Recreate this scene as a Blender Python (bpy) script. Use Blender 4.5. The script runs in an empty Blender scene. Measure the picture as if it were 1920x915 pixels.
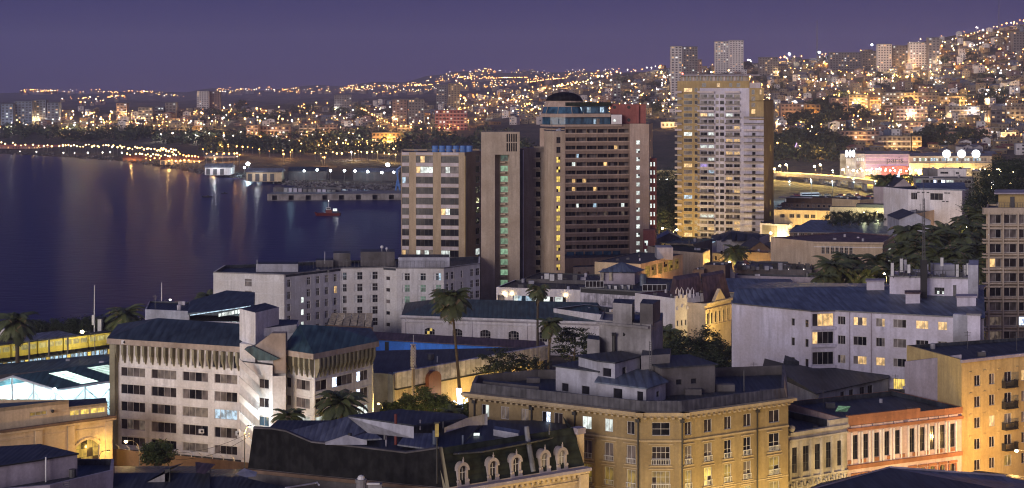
import bpy, math, random
from mathutils import noise as MN, Vector
R = math.radians
random.seed(7)
rnd = random.random
F, CX, HY, H = 3200.0, 960.0, 165.0, 65.0      # lens in photo pixels, horizon row, camera height
sc = bpy.context.scene
COL = sc.collection

def X(px, Y): return (px - CX) / F * Y
def Z(py, Y): return H - (py - HY) / F * Y
def P(px, Y): return (X(px, Y), Y)
def W(px, py, Y): return (X(px, Y), Y, Z(py, Y))
def YZ(py, z): return (H - z) * F / (py - HY)

# ------------------------------------------------------------------ materials
MATS = {}
def _new(name):
    m = bpy.data.materials.new(name); m.use_nodes = True
    nt = m.node_tree; b = nt.nodes['Principled BSDF']
    MATS[name] = m
    return m, nt, b
def mix(nt, fac, a, b, mode='MIX'):
    n = nt.nodes.new('ShaderNodeMix'); n.data_type = 'RGBA'; n.blend_type = mode
    for i, v in ((0, fac), (6, a), (7, b)):
        if hasattr(v, 'is_linked'): nt.links.new(v, n.inputs[i])
        else: n.inputs[i].default_value = v if i == 0 else (*v[:3], 1)
    return n.outputs[2]
def noise_fac(nt, scale, stretch=(1, 1, 1), lo=.35, hi=.65, detail=5, coord='Object'):
    tc = nt.nodes.new('ShaderNodeTexCoord'); mp = nt.nodes.new('ShaderNodeMapping')
    mp.inputs['Scale'].default_value = stretch
    n = nt.nodes.new('ShaderNodeTexNoise'); n.inputs['Scale'].default_value = scale; n.inputs['Detail'].default_value = detail
    r = nt.nodes.new('ShaderNodeMapRange'); r.inputs[1].default_value = lo; r.inputs[2].default_value = hi
    nt.links.new(tc.outputs[coord], mp.inputs[0]); nt.links.new(mp.outputs[0], n.inputs['Vector'])
    nt.links.new(n.outputs['Fac'], r.inputs[0])
    return r.outputs[0]
def bump(nt, b, fac, strength=.3, dist=.1):
    n = nt.nodes.new('ShaderNodeBump'); n.inputs['Strength'].default_value = strength; n.inputs['Distance'].default_value = dist
    nt.links.new(fac, n.inputs['Height']); nt.links.new(n.outputs[0], b.inputs['Normal'])
def plaster(name, c, dirt=.35, rough=.85, streak=.75):
    dirt = min(.7, dirt*1.3)
    m, nt, b = _new(name)
    d = tuple(v * (1 - dirt) * k for v, k in zip(c, (1, .96, .9)))
    s = noise_fac(nt, .9, (1.3, 1.3, .12), .42, .75)          # rain streaks
    g = noise_fac(nt, .22, (1, 1, 1), .35, .7)                # blotches
    f = noise_fac(nt, 2.5, (1, 1, 1), .3, .7, 8)
    col = mix(nt, s, c, tuple(x * (1 - streak * .5) for x in c))
    col = mix(nt, g, col, d)
    fine = mix(nt, f, (.88, .88, .88), (1.06, 1.06, 1.06))
    col = mix(nt, 1.0, col, fine, 'MULTIPLY')
    nt.links.new(col, b.inputs['Base Color']); b.inputs['Roughness'].default_value = rough
    bump(nt, b, f, .25, .05)
    return m
def roofing(name, c, rough=.55, ribs=2.2, axis='X', spec=.5):
    m, nt, b = _new(name)
    g = noise_fac(nt, .15, (1, 1, 1), .35, .68, 8)
    s = noise_fac(nt, .7, (1.5, .25, 1), .4, .72)
    col = mix(nt, g, c, tuple(x * .45 for x in c))
    col = mix(nt, s, col, tuple(min(1, x * 1.5 + .01) for x in c))
    nt.links.new(col, b.inputs['Base Color']); b.inputs['Roughness'].default_value = rough
    b.inputs['Specular IOR Level'].default_value = spec
    tc = nt.nodes.new('ShaderNodeTexCoord'); w = nt.nodes.new('ShaderNodeTexWave')
    w.bands_direction = axis; w.inputs['Scale'].default_value = ribs*.2; w.inputs['Distortion'].default_value = .3
    nt.links.new(tc.outputs['Object'], w.inputs['Vector'])
    sr = nt.nodes.new('ShaderNodeMapRange'); sr.inputs[1].default_value = .0; sr.inputs[2].default_value = .22; sr.inputs[3].default_value = .72; sr.inputs[4].default_value = 1
    nt.links.new(w.outputs['Fac'], sr.inputs[0])
    vm = nt.nodes.new('ShaderNodeVectorMath'); vm.operation = 'SCALE'; nt.links.new(col, vm.inputs[0]); nt.links.new(sr.outputs[0], vm.inputs['Scale']); nt.links.new(vm.outputs[0], b.inputs['Base Color'])
    bump(nt, b, w.outputs['Fac'], .35, .08)
    return m
def plain(name, c, rough=.6, metal=0, spec=.5):
    m, nt, b = _new(name)
    f = noise_fac(nt, 1.2, (1, 1, 1), .3, .7, 6)
    col = mix(nt, f, c, tuple(x * .75 for x in c))
    nt.links.new(col, b.inputs['Base Color'])
    b.inputs['Roughness'].default_value = rough; b.inputs['Metallic'].default_value = metal
    b.inputs['Specular IOR Level'].default_value = spec
    return m
def glow(name, c, s, var=0.0, scale=1.6, sample=True, base=(.07, .06, .06)):
    m, nt, b = _new(name)
    b.inputs['Base Color'].default_value = (*base, 1); b.inputs['Roughness'].default_value = .4
    b.inputs['Emission Strength'].default_value = s
    if var:                                                   # rooms are never evenly lit: curtains, furniture
        f = noise_fac(nt, scale, (1, 1, .7), .38, .62, 3, 'Object')
        oi = nt.nodes.new('ShaderNodeObjectInfo')
        k = nt.nodes.new('ShaderNodeMapRange'); k.inputs[3].default_value = .55; k.inputs[4].default_value = 1.25
        nt.links.new(oi.outputs['Random'], k.inputs[0])
        col = mix(nt, f, c, tuple(v * (1 - var) for v in c))
        vm = nt.nodes.new('ShaderNodeVectorMath'); vm.operation = 'SCALE'
        nt.links.new(col, vm.inputs[0]); nt.links.new(k.outputs[0], vm.inputs['Scale'])
        nt.links.new(vm.outputs[0], b.inputs['Emission Color'])
    else:
        b.inputs['Emission Color'].default_value = (*c, 1)
    m.cycles.emission_sampling = 'AUTO' if sample else 'NONE'
    return m

plaster('m_office', (.80, .79, .80), .22)
plaster('m_office_fin', (.34, .32, .22), .35)
plaster('m_office_fascia', (.46, .38, .32), .35)
plaster('m_cream', (.66, .53, .36), .25)
plaster('m_beige', (.32, .245, .13), .3)
plaster('m_dormer', (.44, .39, .39), .3)
plaster('m_beige_trim', (.46, .37, .24), .25)
plaster('m_white', (.76, .73, .77), .2)
plaster('m_whiteblue', (.42, .43, .52), .4)
plaster('m_hotel', (.62, .61, .63), .15)
plaster('m_concrete', (.30, .29, .31), .5)
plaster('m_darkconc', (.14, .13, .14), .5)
plaster('m_tower', (.46, .36, .25), .2)
plaster('m_tower2', (.50, .40, .31), .2)
plaster('m_tower3', (.42, .345, .275), .2)
plaster('m_spandrel', (.58, .52, .56), .2)
plaster('m_hotelband', (.27, .195, .155), .2)
plaster('m_hotelslab', (.46, .35, .29), .2)
plaster('m_redbox', (.30, .10, .09), .25)
plaster('m_aptwhite', (.60, .58, .72), .2)
plaster('m_aptyellow', (.42, .31, .15), .25)
plaster('m_pink', (.66, .50, .50), .3)
plaster('m_orange', (.40, .17, .09), .35)
plaster('m_yellowapt', (.50, .38, .18), .25)
plaster('m_bluewall', (.06, .22, .75), .2)
plaster('m_brown', (.20, .13, .09), .4)
plaster('m_old', (.50, .46, .42), .65)
plaster('m_grid', (.50, .42, .34), .25)
plaster('m_mauve', (.40, .36, .44), .3)
plaster('m_pier', (.30, .28, .28), .5)
plaster('m_stone', (.25, .24, .25), .6)
plaster('m_copper', (.30, .11, .07), .3, .5)
roofing('r_dark', (.025, .030, .042), .6)
roofing('r_office', (.030, .045, .060), .6, 1.0)
roofing('r_teal', (.035, .075, .085), .6, 1.4)
roofing('r_blue', (.095, .12, .165), .5, 1.3)
roofing('r_brown', (.09, .05, .055), .7, 2.0)
roofing('r_grey', (.13, .14, .17), .6)
roofing('r_corr', (.42, .40, .46), .5, 1.6)
roofing('r_slate', (.06, .058, .068), .7)
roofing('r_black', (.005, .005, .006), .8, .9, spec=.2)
roofing('r_green', (.014, .020, .013), .75, 1.6, 'Z', spec=.25)
roofing('r_red', (.16, .05, .03), .7)
plain('k_metal', (.12, .12, .13), .5, .6)
plain('k_dark', (.02, .02, .022), .6)
plain('k_pipe', (.16, .03, .025), .6)
plain('k_white', (.62, .62, .64), .5)
plain('k_frame', (.50, .48, .48), .5)
plain('k_framed', (.06, .06, .07), .5)
plain('k_green', (.04, .07, .03), .6)
plain('k_red', (.40, .03, .02), .5)
plain('k_tank', (.10, .22, .55), .4)
plain('k_trunk', (.10, .075, .05), .9)
plain('k_asph', (.05, .05, .052), .9)
plain('k_paint', (.6, .6, .58), .7)
plain('k_tyre', (.015, .015, .015), .9)
for i, c in enumerate([(.5, .5, .52), (.04, .05, .09), (.25, .03, .03), (.12, .13, .14), (.45, .43, .36), (.05, .12, .22)]):
    plain('car%d' % i, c, .3)
def leafmat(name, c):
    m, nt, b = _new(name)
    f = noise_fac(nt, .9, (1, 1, 1), .3, .7, 4)
    nt.links.new(mix(nt, f, c, tuple(v * .4 for v in c)), b.inputs['Base Color'])
    b.inputs['Roughness'].default_value = .65
leafmat('l_palm', (.10, .12, .045)); leafmat('l_dark', (.032, .048, .020)); leafmat('l_mid', (.10, .14, .035))
leafmat('l_dry', (.26, .19, .10))
def glass(name, c, rough):
    m, nt, b = _new(name)
    f = noise_fac(nt, .8, (1, 1, .5), .35, .65, 3)
    nt.links.new(mix(nt, f, c, tuple(v * .35 for v in c)), b.inputs['Base Color'])
    b.inputs['Roughness'].default_value = rough; b.inputs['Specular IOR Level'].default_value = .3
glass('g_dark', (.022, .022, .030), .12)
glass('g_dark2', (.050, .042, .045), .15)
glass('g_curt', (.19, .165, .165), .3)
glass('g_blue', (.05, .12, .20), .10)
glow('e_warm', (1, .62, .24), 1.35, .6)
glow('e_yel', (1, .70, .14), 1.3, .55)
glow('e_white', (.88, .98, .92), 1.35, .6)
glow('e_cold', (.55, .80, 1.0), 1.1, .75)
glow('e_green', (.45, .80, .50), .50, .5)
glow('e_dimgreen', (.30, .55, .42), .28, .7)
glow('e_dimyel', (.90, .58, .08), .40, .7)
glow('e_viol', (.55, .40, 1.0), 1.2, .5)
glow('e_dim', (.62, .46, .34), .22, .8)
glow('f_warm', (1, .60, .24), 1.3, .5, 1.6, False)
glow('f_white', (.95, .97, 1), 1.3, .5, 1.6, False)
# lamp heads
glow('b_orange', (1, .50, .13), 30, sample=False)
glow('b_white', (.92, .97, 1), 26, sample=False)
glow('b_yel', (1, .72, .32), 30, sample=False)
glow('b_farO', (1, .40, .09), 15, sample=False)
glow('b_farY', (1, .60, .22), 14, sample=False)
glow('b_farW', (1, .88, .82), 12, sample=False)
glow('b_near', (1, .78, .38), 45, sample=False)
glow('b_cold', (.85, .97, 1), 40, sample=False)
glow('b_red', (1, .08, .05), 20, sample=False)
glow('globe', (.90, .95, 1), 4, sample=False)
glow('fairy', (.62, .75, 1), 7, .85, 3.5, False)

# ------------------------------------------------------------------ mesh builder
class MB:
    def __init__(s): s.v, s.f, s.m, s.mats = [], [], [], []
    def mi(s, mat):
        if mat not in s.mats: s.mats.append(mat)
        return s.mats.index(mat)
    def face(s, pts, mat):
        n = len(s.v); s.v.extend(tuple(p) for p in pts); s.f.append(tuple(range(n, n + len(pts)))); s.m.append(s.mi(mat))
    def geo(s, v, f, m, T=None):
        n = len(s.v); s.v.extend(T(p) if T else p for p in v)
        for q, mm in zip(f, m): s.f.append(tuple(i + n for i in q)); s.m.append(s.mi(mm))
    def hexa(s, b, t, mat):              # bottom 4, top 4
        n = len(s.v); s.v.extend(tuple(p) for p in b); s.v.extend(tuple(p) for p in t)
        for q in ((3, 2, 1, 0), (4, 5, 6, 7), (0, 1, 5, 4), (1, 2, 6, 5), (2, 3, 7, 6), (3, 0, 4, 7)):
            s.f.append(tuple(i + n for i in q)); s.m.append(s.mi(mat))
    def box(s, x0, x1, y0, y1, z0, z1, mat):
        q = [(x0, y0), (x1, y0), (x1, y1), (x0, y1)]
        s.hexa([(x, y, z0) for x, y in q], [(x, y, z1) for x, y in q], mat)
    def fbox(s, A, B, u0, u1, o0, o1, z0, z1, mat, z0b=None, z1b=None):
        """box along the facade line A>B from u0 to u1, standing out from o0 to o1"""
        L = math.dist(A, B); e = ((B[0]-A[0])/L, (B[1]-A[1])/L); n = (e[1], -e[0])
        def q(u, o): return (A[0]+e[0]*u+n[0]*o, A[1]+e[1]*u+n[1]*o)
        c = [q(u0, o1), q(u1, o1), q(u1, o0), q(u0, o0)]
        zb = z0 if z0b is None else z0b; zt = z1 if z1b is None else z1b
        s.hexa([(*c[0], z0), (*c[1], zb), (*c[2], zb), (*c[3], z0)], [(*c[0], z1), (*c[1], zt), (*c[2], zt), (*c[3], z1)], mat)
    def prism(s, poly, z0, z1, mat, top=None, bottom=False):
        n = len(poly)
        zt = z1 if isinstance(z1, (list, tuple)) else [z1] * n
        for i in range(n):
            a, b = poly[i], poly[(i+1) % n]
            s.face([(*a, z0), (*b, z0), (*b, zt[(i+1) % n]), (*a, zt[i])], mat)
        s.face([(*p, z) for p, z in zip(poly, zt)], top or mat)
        if bottom: s.face([(*p, z0) for p in reversed(poly)], mat)
    def tube(s, pts, r, mat, n=6):
        if not isinstance(r, (list, tuple)): r = [r] * len(pts)
        base = len(s.v)
        for k, p in enumerate(pts):
            a = Vector(pts[max(0, k-1)]); b = Vector(pts[min(len(pts)-1, k+1)])
            d = (b - a).normalized(); u = d.orthogonal().normalized(); w = d.cross(u)
            for i in range(n):
                t = 2*math.pi*i/n
                s.v.append(tuple(Vector(p) + (u*math.cos(t) + w*math.sin(t)) * r[k]))
        for k in range(len(pts)-1):
            for i in range(n):
                j = (i+1) % n
                s.f.append((base+k*n+i, base+k*n+j, base+(k+1)*n+j, base+(k+1)*n+i)); s.m.append(s.mi(mat))
        s.f.append(tuple(base+i for i in range(n))); s.m.append(s.mi(mat))
        s.f.append(tuple(base+(len(pts)-1)*n+i for i in range(n))); s.m.append(s.mi(mat))
    def ball(s, c, r, mat, n=8, sz=1.0):
        base = len(s.v)
        for i in range(n//2+1):
            th = math.pi*i/(n//2)
            for j in range(n):
                ph = 2*math.pi*j/n
                s.v.append((c[0]+r*math.sin(th)*math.cos(ph), c[1]+r*math.sin(th)*math.sin(ph), c[2]+sz*r*math.cos(th)))
        for i in range(n//2):
            for j in range(n):
                k = (j+1) % n
                s.f.append((base+i*n+j, base+i*n+k, base+(i+1)*n+k, base+(i+1)*n+j)); s.m.append(s.mi(mat))
    def mesh(s, name, loc=(0, 0, 0)):
        me = bpy.data.meshes.new(name)
        me.from_pydata([(v[0]-loc[0], v[1]-loc[1], v[2]-loc[2]) for v in s.v], [], s.f)
        for m in s.mats: me.materials.append(MATS[m])
        me.polygons.foreach_set('material_index', s.m); me.update()
        return me
    def wall(s, A, B, z0, z1, cells, mat, dep=.25, rev=None):
        """facade with real openings; cells = (u0,u1,za,zb,...)"""
        L = math.dist(A, B); e = ((B[0]-A[0])/L, (B[1]-A[1])/L); n = (-e[1], e[0])
        def q(u, z, d=0): return (A[0]+e[0]*u+n[0]*d, A[1]+e[1]*u+n[1]*d, z)
        cells = [c for c in cells if c[0] > 0.01 and c[1] < L-.01 and c[2] > z0+.01 and c[3] < z1-.01]
        zs = sorted({z0, z1, *[round(c[2], 4) for c in cells], *[round(c[3], 4) for c in cells]})
        for za, zb in zip(zs, zs[1:]):
            if zb - za < 1e-3: continue
            zm = (za+zb)/2
            hs = sorted((c[0], c[1]) for c in cells if c[2] < zm < c[3])
            u = 0
            for h0, h1 in hs + [(L, L)]:
                if h0 - u > 1e-3: s.face([q(u, za), q(h0, za), q(h0, zb), q(u, zb)], mat)
                u = max(u, h1)
        r = rev or mat
        for c in cells:
            u0, u1, a, b = c[:4]
            s.face([q(u0, a), q(u0, b), q(u0, b, dep), q(u0, a, dep)], r); s.face([q(u1, a), q(u1, b), q(u1, b, dep), q(u1, a, dep)], r)
            s.face([q(u0, a), q(u1, a), q(u1, a, dep), q(u0, a, dep)], r); s.face([q(u0, b), q(u1, b), q(u1, b, dep), q(u0, b, dep)], r)
        return cells

def link(name, me, parent=None, loc=(0, 0, 0), rz=0):
    o = bpy.data.objects.new(name, me); COL.objects.link(o)
    o.location = loc; o.rotation_euler = (0, 0, rz)
    if parent is not None: o.parent = parent
    return o
def tag(o, label=None, cat=None, group=None, kind=None):
    if label: o['label'] = label
    if cat: o['category'] = cat
    if group: o['group'] = group
    if kind: o['kind'] = kind
    return o

class Thing:
    def __init__(s, name, label, cat, loc, group=None):
        s.name, s.loc = name, (loc[0], loc[1], loc[2])
        s.root = link(name, None, None, s.loc); s.root.empty_display_size = .5
        tag(s.root, label, cat, group)
        s.parts, s.nwin, s.extra = {}, 0, None
    def mb(s, part, key=None):
        k = (part, key)
        if k not in s.parts: s.parts[k] = MB()
        return s.parts[k]
    def fin(s):
        for (part, key), m in s.parts.items():
            if m.v:
                o = link(part, m.mesh(part, s.loc), s.root)
        if s.extra and s.extra.v:
            tag(link('window', s.extra.mesh('window', s.loc), s.root), kind='stuff')
        return s
def single(name, m, label, cat, loc, group=None, kind=None):
    o = link(name, m.mesh(name, loc), None, loc); tag(o, label, cat, group, kind); return o

def u_at(A, B, px):
    a = (px - CX)/F; dx, dy = B[0]-A[0], B[1]-A[1]
    t = (a*A[1] - A[0])/(dx - a*dy)
    return t*math.hypot(dx, dy)
def Y_at(A, B, px):
    a = (px - CX)/F; dx, dy = B[0]-A[0], B[1]-A[1]
    return A[1] + dy*(a*A[1] - A[0])/(dx - a*dy)
def zr(A, B, px, pairs):
    Y = Y_at(A, B, px)
    return [(Z(b, Y), Z(t, Y)) for t, b in pairs]
def zs(A, B, px, y0, h, step, n):
    return zr(A, B, px, [(y0+step*i, y0+step*i+h) for i in range(n)])
def sn(v): return max(.1, round(v*10)/10)
def grid(A, B, cols, rows, skip=()):
    out = []
    for r, (za, zb) in enumerate(rows):
        for c, (a, b) in enumerate(cols):
            if (r, c) in skip: continue
            u0, u1 = u_at(A, B, a), u_at(A, B, b); m = (u0+u1)/2; w = sn(u1-u0)
            h = sn(zb-za)
            out.append((m-w/2, m+w/2, za, za+h, r, c))
    return out
def even(px0, px1, n, frac=.6):
    s = (px1-px0)/n
    return [(px0+s*(i+.5-frac/2), px0+s*(i+.5+frac/2)) for i in range(n)]

WCACHE = {}
def wgeo(w, h, nx, ny, fm, panes, fw=.07, arch=0, rail=0):
    key = (w, h, nx, ny, fm, tuple(panes), fw, arch, rail)
    if key in WCACHE: return WCACHE[key]
    f, p = MB(), MB()
    y0, y1 = .10, .20
    f.box(0, fw, y0, y1, 0, h, fm); f.box(w-fw, w, y0, y1, 0, h, fm)
    f.box(fw, w-fw, y0, y1, 0, fw, fm); f.box(fw, w-fw, y0, y1, h-fw, h, fm)
    b = fw*.75
    for i in range(1, nx):
        x = w*i/nx; f.box(x-b/2, x+b/2, y0+.01, y1-.01, fw, h-fw, fm)
    for i in range(1, ny):
        z = h*i/ny; f.box(fw, w-fw, y0+.02, y1-.02, z-b/2, z+b/2, fm)
    if rail:                                   # balcony guard in front of a french window
        f.box(-.05, w+.05, -.12, -.02, rail-.08, rail, 'k_white' if rail < 1.2 else 'k_dark')
        k = max(2, int(w/.22))
        for i in range(k+1): f.box(-.04+(w+.04)*i/k, (w+.04)*i/k, -.09, -.05, 0, rail-.08, 'k_white' if rail < 1.2 else 'k_dark')
    if arch:
        n = 8
        for sgn in (0, 1):
            for i in range(n//2):
                x0, x1 = w*i/n, w*(i+1)/n
                def za(x): return h - arch*((2*x/w-1)**2)
                q = [(x0, za(x0)), (x1, za(x1)), (x1, h), (x0, h)]
                if sgn: q = [(w-x, z) for x, z in q]
                f.face([(x, .0, z) for x, z in q], 'ARCH')
    for i in range(nx):
        for j in range(ny):
            mt = panes[(i*ny+j) % len(panes)]
            p.face([(w*i/nx, .16, h*j/ny), (w*(i+1)/nx, .16, h*j/ny), (w*(i+1)/nx, .16, h*(j+1)/ny), (w*i/nx, .16, h*(j+1)/ny)], mt)
    WCACHE[key] = (f, p, {})
    return WCACHE[key]
STATES = {'dark': lambda: random.choice(['g_dark', 'g_dark', 'g_dark2', 'g_dark2', 'g_curt']),
          'curt': lambda: random.choice(['g_curt', 'g_curt', 'g_dark2']),
          'blue': lambda: random.choice(['g_blue', 'g_blue', 'g_dark'])}
def panes_of(state, n):
    if isinstance(state, str) and state in STATES: return [STATES[state]() for _ in range(n)]
    if isinstance(state, (list, tuple)): return list(state)
    return [state if rnd() < .85 else 'g_dark2' for _ in range(n)] if n > 2 else [state]*n
def wins(t, A, B, cells, nx=2, ny=1, fm='k_frame', state=None, fw=.07, arch=0, amat=None, rail=0, limit=95, part='window', off=0):
    L = math.dist(A, B); e = ((B[0]-A[0])/L, (B[1]-A[1])/L); ang = math.atan2(e[1], e[0]); nn = (-e[1], e[0])
    for c in cells:
        u0, u1, za, zb, r, cc = c
        st = state(r, cc) if callable(state) else (state or 'dark')
        w, h = sn(u1-u0), sn(zb-za)
        nxx = nx(cc) if callable(nx) else nx
        pn = panes_of(st, nxx*ny)
        f, p, d = wgeo(w, h, nxx, ny, fm, pn, fw, arch, rail)
        org = (A[0]+e[0]*u0+nn[0]*off, A[1]+e[1]*u0+nn[1]*off, za)
        if t.nwin < limit:
            k = (amat,)
            if k not in d:
                if arch: f.mats = [amat if q == 'ARCH' else q for q in f.mats]
                d[k] = (f.mesh('window'), p.mesh('pane'))
                if arch: f.mats = ['ARCH' if q == amat else q for q in f.mats]
            o = link(part, d[k][0], t.root, (org[0]-t.loc[0], org[1]-t.loc[1], org[2]-t.loc[2]), ang)
            link('pane', d[k][1], o)
        else:
            if t.extra is None: t.extra = MB()
            ca, sa = e
            T = lambda v: (org[0]+ca*v[0]-sa*v[1], org[1]+sa*v[0]+ca*v[1], org[2]+v[2])
            t.extra.geo(f.v, f.f, [amat if f.mats[i] == 'ARCH' else f.mats[i] for i in f.m], T)
            t.extra.geo(p.v, p.f, [p.mats[i] for i in p.m], T)
        t.nwin += 1

def inset(poly, d):
    cx = sum(p[0] for p in poly)/len(poly); cy = sum(p[1] for p in poly)/len(poly)
    out = []
    for x, y in poly:
        l = math.hypot(cx-x, cy-y) or 1
        out.append((x+(cx-x)/l*d, y+(cy-y)/l*d))
    return out
class Block(Thing):
    """closed building: fr = visible front corners (px, Y) from left to right"""
    def __init__(s, name, label, cat, fr, z1, z0=1.5, depth=12, back=None, wm='m_white', rm='r_dark', par=.6, group=None, cells=None, dep=.25, bdir=None, roof=True, capm=None, skip=()):
        pts = [P(*q) for q in fr]
        mid = pts[len(pts)//2]
        super().__init__(name, label, cat, (mid[0], mid[1]+2, z0), group)
        s.pts = pts; s.z0, s.z1, s.wm = z0, z1, wm
        if back is None:
            A, B = pts[0], pts[-1]; L = math.dist(A, B); n = bdir or (-(B[1]-A[1])/L, (B[0]-A[0])/L)
            back = [(B[0]+n[0]*depth, B[1]+n[1]*depth), (A[0]+n[0]*depth, A[1]+n[1]*depth)]
        else: back = [P(*q) for q in back]
        s.poly = pts + back
        w = s.mb('wall')
        cells = cells or {}
        s.cells = {}
        for i in range(len(s.poly)):
            a, b = s.poly[i], s.poly[(i+1) % len(s.poly)]
            if i in skip or math.dist(a, b) < .05: continue
            s.cells[i] = w.wall(a, b, z0, z1, cells.get(i, []), wm, dep)
        if roof:
            inn = inset(s.poly, .45); n = len(inn)
            for i in range(n):
                j = (i+1) % n
                w.face([(*s.poly[i], z1), (*s.poly[j], z1), (*inn[j], z1), (*inn[i], z1)], capm or wm)
                w.face([(*inn[i], z1), (*inn[j], z1), (*inn[j], z1-par), (*inn[i], z1-par)], rm if z1 < 30 else wm)
            s.mb('roof').face([(*p, z1-par) for p in inn], rm)
            rs = random.Random(int(s.poly[0][0]*7)+int(z1*3)); cx = sum(p[0] for p in s.poly)/n; cy = sum(p[1] for p in s.poly)/n
            for q in range(rs.randint(3, 6)):                  # vents, tanks and aerials
                e = s.poly[rs.randrange(n)]; k = rs.uniform(.25, .75); x, y = cx+(e[0]-cx)*k, cy+(e[1]-cy)*k; z = z1-par; w = rs.uniform(.3, .8)
                m = s.mb(['roof_vent', 'roof_tank', 'aerial'][q % 3], q)
                if q % 3 == 0: m.box(x-w, x+w, y-w*.6, y+w*.6, z, z+w*1.1, rs.choice(['k_metal', 'm_whiteblue', 'r_corr', 'm_darkconc']))
                elif q % 3 == 1: m.tube([(x, y, z), (x, y, z+w*1.6)], w*.7, rs.choice(['k_metal', 'r_corr', 'm_whiteblue']), 8)
                else: m.tube([(x, y, z), (x, y, z+3)], .05, 'k_metal', 4); m.tube([(x-.6, y, z+2.7), (x+.6, y, z+2.7)], .04, 'k_metal', 4); m.tube([(x-.4, y, z+2.3), (x+.4, y, z+2.3)], .04, 'k_metal', 4)
    def side(s, i): return s.poly[i], s.poly[(i+1) % len(s.poly)]
    def band(s, i, z0, z1, out, mat, part='cornice', ext=0):
        A, B = s.side(i); s.mb(part).fbox(A, B, -ext, math.dist(A, B)+ext, .003, out, z0, z1, mat)
def line(fr): return [P(*q) for q in fr]

# ------------------------------------------------------------------ lights
def point(loc, power, col, r=.15, parent=None, ploc=(0, 0, 0)):
    l = bpy.data.lights.new('lamp_or_fill_light', 'POINT'); l.energy = power; l.color = col; l.shadow_soft_size = r
    o = bpy.data.objects.new('lamp_or_fill_light', l); COL.objects.link(o)
    if parent is not None: o.parent = parent; o.location = tuple(a-b for a, b in zip(loc, ploc))
    else: o.location = loc
    return o
ORG, YEL, WHT, CLD = (1, .55, .16), (1, .68, .20), (.95, .97, 1), (.55, .85, 1)
def street_lamp(label, px, py, Y, zg=2, power=2500, col=ORG, mat='b_orange', arm=1.5, r=.3, group=None, vis=True, curved=False, low=.9):
    """lamp whose head shows at (px,py) at distance Y"""
    x, z = X(px, Y), Z(py, Y)
    t = Thing('street_lamp', label, 'street lamp', (x+arm, Y, zg), group)
    p = t.mb('pole')
    if curved:
        pts = [(x+arm, Y, zg), (x+arm, Y, z-1.2), (x+arm*.85, Y, z-.4), (x+arm*.5, Y, z+.15), (x, Y, z+.2)]
    else: pts = [(x+arm, Y, zg), (x+arm, Y, z-.9), (x+arm*.6, Y, z-.1), (x, Y, z+.2)]
    p.tube(pts, [.11, .09, .07, .05, .05][:len(pts)], 'k_metal')
    h = t.mb('lamp_head'); h.box(x-.35, x+.3, Y-.14, Y+.14, z+.12, z+.24, 'k_metal')
    h.ball((x, Y, z), r, mat, 8, .8)
    t.fin()
    if power: point((x, Y, z-r-low), power, col, .2, t.root, t.loc)
    return t
# ------------------------------------------------------------------ camera, world, sun
cam = bpy.data.cameras.new('camera'); co = bpy.data.objects.new('camera', cam); COL.objects.link(co)
co.location = (0, 0, H); co.rotation_euler = (R(90), 0, 0)
cam.sensor_width = 36; cam.lens = 60; cam.shift_y = -292.5/1920; cam.clip_start = 1; cam.clip_end = 40000
sc.camera = co
world = bpy.data.worlds.new('World'); sc.world = world; world.use_nodes = True
nt = world.node_tree; bg = nt.nodes['Background']
geo = nt.nodes.new('ShaderNodeTexCoord'); sep = nt.nodes.new('ShaderNodeSeparateXYZ')
nt.links.new(geo.outputs['Generated'], sep.inputs[0])
def ramp(src, stops, interp='EASE'):
    r = nt.nodes.new('ShaderNodeValToRGB'); cr = r.color_ramp; cr.interpolation = interp
    while len(cr.elements) > 1: cr.elements.remove(cr.elements[-1])
    cr.elements[0].position = stops[0][0]; cr.elements[0].color = (*stops[0][1], 1)
    for p, c in stops[1:]:
        e = cr.elements.new(p); e.color = (*c, 1)
    nt.links.new(src, r.inputs[0]); return r.outputs[0]
mr = nt.nodes.new('ShaderNodeMapRange'); mr.inputs[1].default_value = -.1; mr.inputs[2].default_value = .9
nt.links.new(sep.outputs['Z'], mr.inputs[0])
front = ramp(mr.outputs[0], [(0, (.05, .035, .06)), (.098, (.055, .036, .102)), (.115, (.044, .035, .124)), (.150, (.019, .022, .118)), (.30, (.030, .040, .15)), (1, (.024, .038, .135))], 'LINEAR')
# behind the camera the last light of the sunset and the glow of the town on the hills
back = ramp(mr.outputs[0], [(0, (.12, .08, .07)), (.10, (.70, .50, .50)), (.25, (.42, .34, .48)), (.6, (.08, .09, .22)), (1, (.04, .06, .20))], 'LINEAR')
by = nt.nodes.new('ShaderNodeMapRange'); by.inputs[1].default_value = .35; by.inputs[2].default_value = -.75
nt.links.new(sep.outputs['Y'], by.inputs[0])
c0 = mix(nt, by.outputs[0], front, back)
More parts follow.
